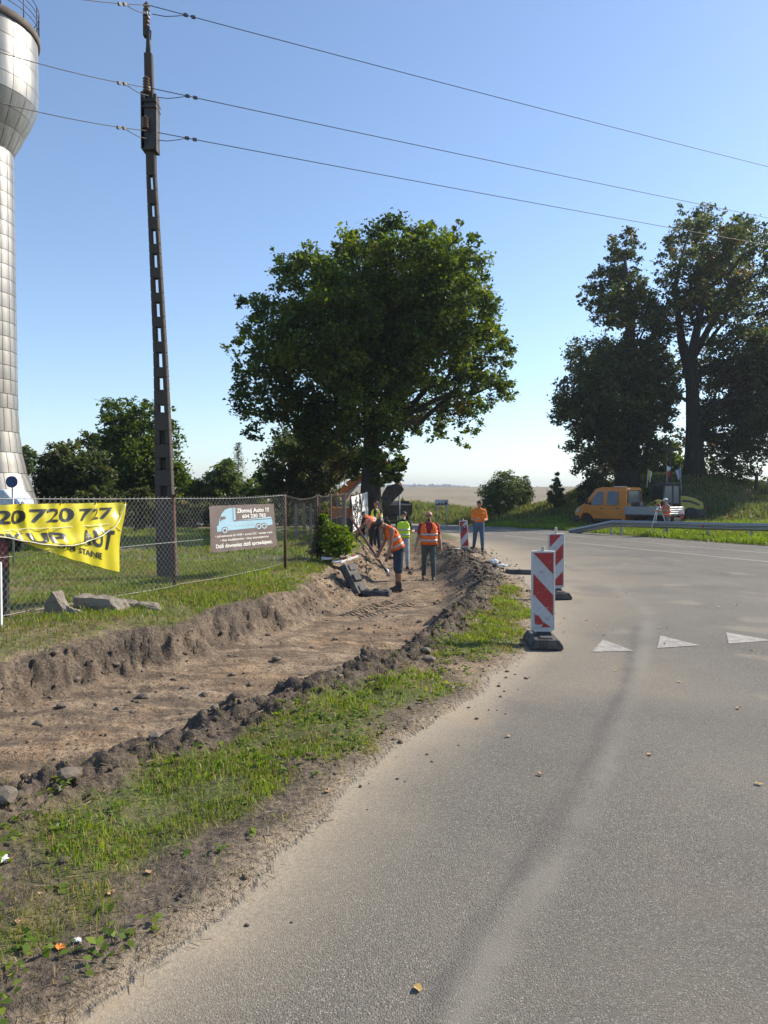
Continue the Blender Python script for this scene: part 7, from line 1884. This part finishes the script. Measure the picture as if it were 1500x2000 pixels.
def rot_dir(ang, abd=0.0, side=1):
    """unit direction hanging down, swung forward by ang and out to the side by abd (degrees)"""
    a, b = R(ang), R(abd)
    return Vector((math.sin(b) * side, -math.sin(a) * math.cos(b), -math.cos(a) * math.cos(b)))
def person(label, loc, rz, h=1.76, lean=4, head_pitch=0, head_turn=0, arms=((8, 8, 15), (8, 8, 15)), legs=((6, 4, 4), (-6, 6, 4)), skin_m=None, shirt_m=None, trouser_m=None, shoe_m=None, sleeve=0.5, trouser_len=1.0, bulk=1.0, vest=None, vest_len=-0.02, hair='short', cap=None, glasses=False, beard=False, name='person', twist=0, bare_shoulder=False, hair_m=None):
    k = h / 1.76
    o = thing(name, label, 'person', loc, rz)
    F = Vector((0, -1, 0)); U = Vector((0, 0, 1)); S = Vector((1, 0, 0))
    sp_ = (U * math.cos(R(lean)) + F * math.sin(R(lean))); nf = (F * math.cos(R(lean)) - U * math.sin(R(lean)))
    pel = Vector((0, 0, 0.95 * k))
    def sv(t, sx=0, fy=0): return pel + sp_ * t * k + S * sx * k + nf * fy * k
    segs = []   # tag, a, b, ra, rb
    def add(tg, a, b, ra, rb): segs.append((tg, Vector(a), Vector(b), ra * k, rb * k))
    B = bulk
    top = 'shirt'
    add('trousers', sv(-0.02, -0.075), sv(-0.02, 0.075), 0.115 * B, 0.115 * B)
    add('trousers', sv(0.06, -0.075), sv(0.06, 0.075), 0.105 * B, 0.105 * B)
    add(top, sv(0.14, -0.072, 0.01 * B), sv(0.14, 0.072, 0.01 * B), 0.108 * B, 0.108 * B)
    add(top, sv(0.24, -0.080, 0.012), sv(0.24, 0.080, 0.012), 0.110 * B, 0.110 * B)
    add(top, sv(0.34, -0.092, 0.012), sv(0.34, 0.092, 0.012), 0.112 * B, 0.112 * B)
    add(top, sv(0.43, -0.115), sv(0.43, 0.115), 0.085, 0.085)
    add(top, sv(0.47, -0.05), sv(0.50, 0.0), 0.075, 0.06); add(top, sv(0.47, 0.05), sv(0.50, 0.0), 0.075, 0.06)
    hl = R(lean * 0.75 + head_pitch); hd = (U * math.cos(hl) + F * math.sin(hl)); hf = (F * math.cos(hl) - U * math.sin(hl))
    Rt = Matrix.Rotation(R(head_turn), 3, hd); hf = Rt @ hf; hs = hd.cross(hf) * -1
    nb = sv(0.49); add('skin', nb, nb + hd * 0.10 * k, 0.056, 0.053)
    hc = nb + hd * 0.195 * k + hf * 0.018 * k
    add('skin', hc + hd * 0.03 * k, hc + hd * 0.03 * k - hf * 0.025 * k, 0.083, 0.083)          # skull
    add('skin', hc + hf * 0.022 * k + hd * 0.0, hc + hf * 0.030 * k - hd * 0.065 * k, 0.066, 0.046)  # face, jaw
    add('skin', hc + hf * 0.088 * k - hd * 0.000 * k, hc + hf * 0.098 * k - hd * 0.022 * k, 0.010, 0.015)   # nose
    for s_ in (-1, 1): add('skin', hc + hs * s_ * 0.080 * k - hf * 0.01 * k + hd * 0.012 * k, hc + hs * s_ * 0.082 * k - hf * 0.012 * k - hd * 0.022 * k, 0.013, 0.011)  # ears
    hands = []
    for i, s_ in enumerate((1, -1)):
        fl, ab, eb = arms[i][:3]; ein = arms[i][3] if len(arms[i]) > 3 else 0
        sh = sv(0.435, s_ * 0.178 * (0.5 + 0.5 * B))
        d1 = rot_dir(fl, ab, s_); el = sh + d1 * 0.285 * k
        d2 = rot_dir(fl + eb, ab - ein, s_); wr = el + d2 * 0.25 * k
        ua = 'skin' if bare_shoulder else top
        add(ua, sh - d1 * 0.01 * k, sh + d1 * 0.05 * k, 0.062 * B, 0.060 * B)
        if sleeve > 0.05 and not bare_shoulder:
            ln = min(sleeve, 1.0); add('shirt', sh, sh + d1 * 0.285 * ln * k, 0.064 * B, 0.056 * B)
            if sleeve > 1.2: add('shirt', el, el + d2 * 0.23 * k, 0.050, 0.042)
        add('skin', sh, el, 0.049 * B, 0.041 * B); add('skin', el, wr, 0.040 * B, 0.028)
        add('skin', el + d2 * 0.05 * k, el + d2 * 0.11 * k, 0.042 * B, 0.038)
        # hand: palm, four bent fingers, thumb
        side = d2.cross(F if abs(d2.dot(F)) < 0.8 else U).normalized()
        fw = side.cross(d2).normalized()
        if fw.dot(F) < 0: fw = -fw
        p0 = wr + d2 * 0.02 * k; p1 = wr + d2 * 0.085 * k
        for q in (-0.022, 0.0, 0.022): add('skin', p0 + fw * q * k * 0.6, p1 + fw * q * k, 0.019, 0.015)
        inn = -S * s_
        inn = (inn - d2 * inn.dot(d2)).normalized() if (inn - d2 * inn.dot(d2)).length > 0.1 else side
        for q, fl_ in ((-0.032, 0.066), (-0.011, 0.078), (0.011, 0.074), (0.032, 0.062)):
            a = p1 + fw * q * k; b_ = a + (d2 + inn * 0.25).normalized() * fl_ * 0.5 * k; c_ = b_ + (d2 * 0.75 + inn * 0.65).normalized() * fl_ * 0.55 * k
            add('skin', a, b_, 0.0105, 0.0098); add('skin', b_, c_, 0.0098, 0.0082)
        a = p0 + fw * 0.028 * k; b_ = a + (fw * 0.75 + d2 * 0.65).normalized() * 0.042 * k; c_ = b_ + (fw * 0.25 + d2).normalized() * 0.03 * k
        add('skin', a, b_, 0.0135, 0.0115); add('skin', b_, c_, 0.0115, 0.0095)
        hands.append((p1, d2))
    feet = []
    for i, s_ in enumerate((1, -1)):
        fl, kb, ab = legs[i]
        hp = pel + S * s_ * 0.088 * k - U * 0.03 * k
        d1 = rot_dir(fl, ab, s_); kn = hp + d1 * 0.43 * k; d2 = rot_dir(fl - kb, ab * 0.6, s_); an = kn + d2 * 0.405 * k
        L1 = min(trouser_len, 0.5) * 2
        tl = trouser_len
        add('trousers', hp, kn, 0.098 * B, 0.070 if tl > 0.55 else 0.084)
        if tl > 0.55:
            e = kn.lerp(an, (tl - 0.5) * 2 * 0.97); add('trousers', kn, e, 0.070, 0.058)
        else:
            e = hp.lerp(kn, 1.04); add('trousers', hp.lerp(kn, 0.6), e, 0.090 * B, 0.084 * B)
        add('skin', kn - d1 * 0.05 * k, kn, 0.055, 0.052); add('skin', kn, kn.lerp(an, 0.35), 0.051, 0.056); add('skin', kn.lerp(an, 0.35), an, 0.056, 0.036)
        ft = F if True else F
        add('shoe', an - U * 0.0, an - d2 * 0.10 * k * (1 if trouser_len < 0.9 else 0.6), 0.050, 0.051)
        heel = an - ft * 0.035 * k - U * 0.035 * k; toe = an + ft * 0.155 * k - U * 0.045 * k
        add('shoe', heel, an + ft * 0.06 * k - U * 0.025 * k, 0.043, 0.045); add('shoe', an + ft * 0.04 * k - U * 0.03 * k, toe, 0.045, 0.036)
        feet.append((heel, toe, an))
    zmin = min(min(h_.z - 0.043 * k, t_.z - 0.036 * k) for h_, t_, a_ in feet)
    # one continuous body
    mb = MB()
    for tg, a, b, ra, rb in segs: mb.capsule(a, b, ra, rb, 12, 0, 4)
    me = bpy.data.meshes.new('tmp'); me.from_pydata(mb.v, [], mb.f); bmx = bmesh.new(); bmx.from_mesh(me); bmesh.ops.recalc_face_normals(bmx, faces=bmx.faces); bmx.to_mesh(me); bmx.free()
    tmp = bpy.data.objects.new('tmp', me); COL.objects.link(tmp)
    md = tmp.modifiers.new('r', 'REMESH'); md.mode = 'VOXEL'; md.voxel_size = 0.0105; md.use_smooth_shade = True
    ms = tmp.modifiers.new('s', 'SMOOTH'); ms.factor = 0.5; ms.iterations = 2
    dg = bpy.context.evaluated_depsgraph_get(); body = bpy.data.meshes.new_from_object(tmp.evaluated_get(dg)); bpy.data.objects.remove(tmp); bpy.data.meshes.remove(me)
    body.name = 'body'; body.materials.clear()
    mats = {'skin': skin_m, 'shirt': shirt_m, 'trousers': trouser_m, 'shoe': shoe_m or M_boot}
    order = ['skin', 'shirt', 'trousers', 'shoe']
    for q in order: body.materials.append(mats[q])
    nv_ = len(body.vertices); co = np.empty(nv_ * 3, np.float32); body.vertices.foreach_get('co', co); co = co.reshape(-1, 3)
    best = np.full(nv_, 1e9); lab_ = np.zeros(nv_, int)
    prio = {'skin': 0.0, 'shirt': -0.003, 'trousers': -0.003, 'shoe': -0.004}
    for tg, a, b, ra, rb in segs:
        a_ = np.array(a); e = np.array(b) - a_; L2 = (e * e).sum() + 1e-12
        t = np.clip(((co - a_) @ e) / L2, 0, 1); dist = np.linalg.norm(co - (a_ + t[:, None] * e), axis=1) - (ra + (rb - ra) * t) + prio[tg]
        up = dist < best; best[up] = dist[up]; lab_[up] = order.index(tg)
    if trouser_len < 0.999 and False: pass
    npoly = len(body.polygons); ls = np.empty(npoly, np.int32); body.polygons.foreach_get('loop_start', ls); lv = np.empty(len(body.loops), np.int32); body.loops.foreach_get('vertex_index', lv)
    body.polygons.foreach_set('material_index', lab_[lv[ls]].astype(np.int32)); body.update()
    def place(ob):
        return ob
    bo = link('body', body, o)
    parts = [bo]
    hd3 = Matrix((hs, -hf, hd)).transposed()
    def hp_(x, f, z): return hc + hs * x * k + hf * f * k + hd * z * k
    # face
    for s_ in (-1, 1):
        mb = MB(); mb.ellipsoid(hp_(s_ * 0.032, 0.082, 0.014), (0.013 * k, 0.007 * k, 0.007 * k), 8, 6, 0, hd3); parts.append(mb.build('eye', M_eye, o, fix=False))
    mb = MB(); mb.ellipsoid(hp_(0, 0.079, -0.05), (0.024 * k, 0.008 * k, 0.006 * k), 8, 6, 0, hd3); parts.append(mb.build('mouth', M_lip, o, fix=False))
    hm = hair_m or M_hair
    if hair in ('short', 'sides'):
        mb = MB(); vs = []; fs = []; n1, n2 = 20, 9
        for j in range(n2 + 1):
            ph = math.pi * 0.62 * j / n2
            for i in range(n1):
                th_ = 2 * math.pi * i / n1
                cf = math.cos(th_)       # forward
                z_ = math.cos(ph); r_ = math.sin(ph)
                if cf > 0.2: z_ = max(z_, 0.42)
                vs.append(hc + hd * (0.03 + 0.094 * z_) * k + hf * (-0.012 + 0.100 * r_ * cf) * k + hs * 0.090 * r_ * math.sin(th_) * k)
        for j in range(n2):
            for i in range(n1): fs.append((j * n1 + i, j * n1 + (i + 1) % n1, (j + 1) * n1 + (i + 1) % n1, (j + 1) * n1 + i))
        mb.add(vs, fs, 0, True); parts.append(mb.build('hair', hm, o, solid=0.006))
    if cap:
        mb = MB(); mb.ellipsoid(hp_(0, -0.012, 0.052), (0.097 * k, 0.110 * k, 0.078 * k), 18, 10, 0, hd3)
        cpo = mb.build('cap', cap, o, fix=False); parts.append(cpo)
        mb = MB(); mb.ellipsoid(hp_(0, 0.115, 0.048), (0.068 * k, 0.075 * k, 0.010 * k), 14, 6, 0, hd3); mb.build('peak', cap, cpo, fix=False)
    if glasses:
        mb = MB()
        for s_ in (-1, 1): mb.ellipsoid(hp_(s_ * 0.034, 0.088, 0.013), (0.030 * k, 0.010 * k, 0.019 * k), 10, 6, 0, hd3); mb.beam(hp_(s_ * 0.062, 0.078, 0.018), hp_(s_ * 0.084, -0.01, 0.02), 0.006, 0.01)
        mb.beam(hp_(-0.02, 0.095, 0.018), hp_(0.02, 0.095, 0.018), 0.008, 0.008); parts.append(mb.build('sunglasses', M_black, o, fix=False))
    if beard:
        mb = MB(); mb.ellipsoid(hp_(0, 0.058, -0.088), (0.040 * k, 0.034 * k, 0.046 * k), 12, 8, 0, hd3); parts.append(mb.build('beard', M_hair, o, fix=False))
    if vest:
        rows = [(vest_len, 0.190, 0.142), (0.05, 0.188, 0.140), (0.12, 0.188, 0.140), (0.19, 0.192, 0.140), (0.26, 0.198, 0.140), (0.33, 0.204, 0.138), (0.38, 0.205, 0.130), (0.43, 0.200, 0.112), (0.475, 0.165, 0.092), (0.515, 0.110, 0.076)]
        NA = 60; vs = []; fs = []
        for t, wx, dy in rows:
            for i in range(NA):
                a = 2 * math.pi * i / NA
                ca, sa = math.cos(a), math.sin(a)     # a=0: front
                e = 0.75
                fx_ = math.copysign(abs(ca) ** e, ca); sx_ = math.copysign(abs(sa) ** e, sa)
                wob = 0.004 * math.sin(7 * a + t * 30)
                vs.append(sv(t, sx_ * (wx * (0.35 + 0.65 * B) + wob), fx_ * (dy * B + wob) + 0.006))
        for j in range(len(rows) - 1):
            tm = (rows[j][0] + rows[j + 1][0]) / 2
            for i in range(NA):
                a = 2 * math.pi * (i + 0.5) / NA; ca, sa = math.cos(a), math.sin(a)
                if tm > 0.31 and abs(sa) > 0.86 - max(0, tm - 0.40) * 0.5: continue           # arm holes
                if ca > 0 and tm > 0.22 and abs(sa) < 0.05 + (tm - 0.22) * 1.25: continue    # neck opening
                if ca < 0 and tm > 0.49: continue
                fs.append((j * NA + i, j * NA + (i + 1) % NA, (j + 1) * NA + (i + 1) % NA, (j + 1) * NA + i))
        mb = MB(); mb.add(vs, fs, 0, True); vo = mb.build('vest', vest, o, fix=False, solid=0.008); parts.append(vo)
        def band(t0, t1, nm):
            ts = [t for t, _, _ in rows]; vs = []; fs = []
            for t in (t0, t1):
                wx = np.interp(t, ts, [r_[1] for r_ in rows]); dy = np.interp(t, ts, [r_[2] for r_ in rows])
                for i in range(NA):
                    a = 2 * math.pi * i / NA; ca, sa = math.cos(a), math.sin(a); e = 0.75
                    fx_ = math.copysign(abs(ca) ** e, ca); sx_ = math.copysign(abs(sa) ** e, sa); wob = 0.004 * math.sin(7 * a + t * 30)
                    vs.append(sv(t, sx_ * (wx * (0.35 + 0.65 * B) + wob + 0.007), fx_ * (dy * B + wob + 0.007) + 0.006))
            for i in range(NA): fs.append((i, (i + 1) % NA, NA + (i + 1) % NA, NA + i))
            mb = MB(); mb.add(vs, fs, 0, True); mb.build(nm, M_strip, vo, fix=False, solid=0.004)
        band(0.055, 0.105, 'reflective_strip'); band(0.205, 0.255, 'reflective_strip')
    for p_ in parts: p_.location.z -= zmin
    o['_h'] = 0
    del o['_h']
    return o, hands, zmin, k
def at_ground(u, d, dz=0.0):
    x_ = X(u, d); return Vector((x_, d, H(x_, d) + dz))
SK1 = skin('skin_tanned', (0.38, 0.20, 0.125)); SK2 = skin('skin_fair', (0.46, 0.27, 0.19)); SK3 = skin('skin_brown', (0.30, 0.15, 0.09))
C_red = cloth('shirt_red', (0.26, 0.022, 0.03)); C_green = cloth('trousers_green', (0.075, 0.090, 0.078)); C_navy = cloth('shorts_navy', (0.022, 0.038, 0.065)); C_orange = cloth('tshirt_orange', (0.62, 0.16, 0.012))
C_denim = cloth('denim', (0.055, 0.095, 0.16)); C_black = cloth('shirt_black', (0.018, 0.018, 0.02)); C_light = cloth('trousers_light', (0.36, 0.38, 0.40)); C_grey = cloth('shorts_grey', (0.16, 0.165, 0.18))
S_dark = worn('shoes_black', (0.02, 0.02, 0.022), 0.6, 0, 0.3, 12, (0.16, 0.14, 0.12), 0.3); S_white = worn('shoes_white', (0.6, 0.6, 0.58), 0.6, 0, 0.2, 12)
# the man walking towards us
person('man in orange vest and red shirt with sunglasses and beard walking in the dig', at_ground(838, 18.2), R(-5), 1.80, 2, 4, 0, ((-10, 12, 14), (6, 14, 14)), ((14, 8, 3), (-8, 8, 4)), SK1, C_red, C_green, M_boot, 0.62, 1.0, 1.16, M_vest_o, -0.03, 'none', None, True, True)
# the man bending forward, facing left
person('man in orange vest, dark cap and shorts bending over the rubber feet', at_ground(778, 15.8), R(-74), 1.80, 27, 38, 0, ((4, 3, 14), (14, 4, 10)), ((2, 4, 2), (-1, 2, 3)), SK3, cloth('vest_lining', (0.7, 0.12, 0.02)), C_navy, S_dark, 0.0, 0.5, 1.0, M_vest_o, 0.0, 'short', M_black, bare_shoulder=True)
# lime vest, seen from behind
person('man in lime vest and pale trousers standing with his back to us', at_ground(788, 21.6), R(172), 1.76, 2, 18, 0, ((24, 6, 62), (20, 10, 70)), ((3, 2, 4), (-3, 3, 4)), SK2, C_black, C_light, S_dark, 0.6, 1.0, 1.0, M_vest_y, -0.02, 'short')
# orange T-shirt man
person('man in orange T-shirt and knee length denim looking down at his hands', at_ground(935, 22.3, -0.06), R(4), 1.70, 5, 24, -8, ((8, 12, 82, 32), (10, 12, 84, 30)), ((10, 6, 2), (-14, 12, 2)), SK1, C_orange, C_denim, S_dark, 0.9, 0.80, 1.0, None, 0, 'short')
# bending man farther back
person('man in orange vest bending low beside the big tree trunk', at_ground(733, 23.6, 0), R(-140), 1.74, 62, 10, 0, ((20, 6, 30), (26, 6, 30)), ((10, 10, 4), (-4, 4, 4)), SK1, cloth('tshirt_dark', (0.03, 0.03, 0.035)), C_black, S_dark, 0.5, 1.0, 1.05, M_vest_o, -0.02, 'short')
# lime vest man at the trunk with a raised arm
person('man in lime vest behind the others at the tree, one hand raised to his face', at_ground(737, 26.4, 0), R(-30), 1.80, 4, 8, 0, ((30, 10, 118, 15), (6, 8, 20)), ((3, 2, 4), (-3, 3, 4)), SK3, C_black, C_black, S_dark, 0.2, 1.0, 1.0, M_vest_y, -0.02, 'short')
# surveyor at the tripod
person('surveyor in orange vest and white cap working at a tripod behind the guard rail', at_ground(1303, 32.9), R(-84), 1.78, 4, 8, 0, ((48, 6, 42), (44, 6, 40)), ((6, 8, 2), (-6, 6, 3)), SK1, C_grey, C_grey, S_white, 0.2, 0.5, 1.0, M_vest_o, -0.02, 'short', worn('white_cap', (0.68, 0.66, 0.62), 0.7), bare_shoulder=True)
b = at_ground(1286, 33.0)
o = thing('tripod', 'pale surveying tripod with a red head in front of the surveyor', 'tripod', b)
hz = P(1286, 984, 33.0).z - b.z
for a in (90, 205, 335):
    mb = MB(); mb.tube([(0.55 * math.cos(R(a)), 0.55 * math.sin(R(a)), -0.02), (0.05 * math.cos(R(a)), 0.05 * math.sin(R(a)), hz - 0.08)], [0.018, 0.03], 6); mb.build('leg', worn('tripod_leg', (0.62, 0.62, 0.60), 0.5), o)
mb = MB(); mb.lathe([(0.08, hz - 0.10), (0.09, hz - 0.04), (0.05, hz)], 12); mb.build('tripod_head', M_red, o)
mb = MB(); mb.box((0, 0, hz + 0.10), (0.13, 0.12, 0.20)); mb.tube([(-0.14, 0, hz + 0.13), (0.12, 0, hz + 0.13)], 0.04, 10); mb.build('level', worn('instrument_yellow', (0.5, 0.4, 0.05), 0.4), o, bevel=0.01)

# ------------------------------------------------------------------ the summer air
hz = MB(); hz.box((0, 0, 24), (6300, 6300, 76)); hzo = hz.build('haze', [], None)
m = bpy.data.materials.new('haze_air'); m.use_nodes = True; nt = m.node_tree
for nd in list(nt.nodes):
    if nd.type != 'OUTPUT_MATERIAL': nt.nodes.remove(nd)
pv = nt.nodes.new('ShaderNodeVolumePrincipled'); pv.inputs['Color'].default_value = (0.62, 0.69, 0.78, 1); pv.inputs['Density'].default_value = 0.00045; pv.inputs['Anisotropy'].default_value = 0.25
nt.links.new(pv.outputs[0], [n for n in nt.nodes if n.type == 'OUTPUT_MATERIAL'][0].inputs['Volume'])
hzo.data.materials.append(m); hzo['kind'] = 'stuff'; hzo['label'] = 'thin pale summer haze over the far land'
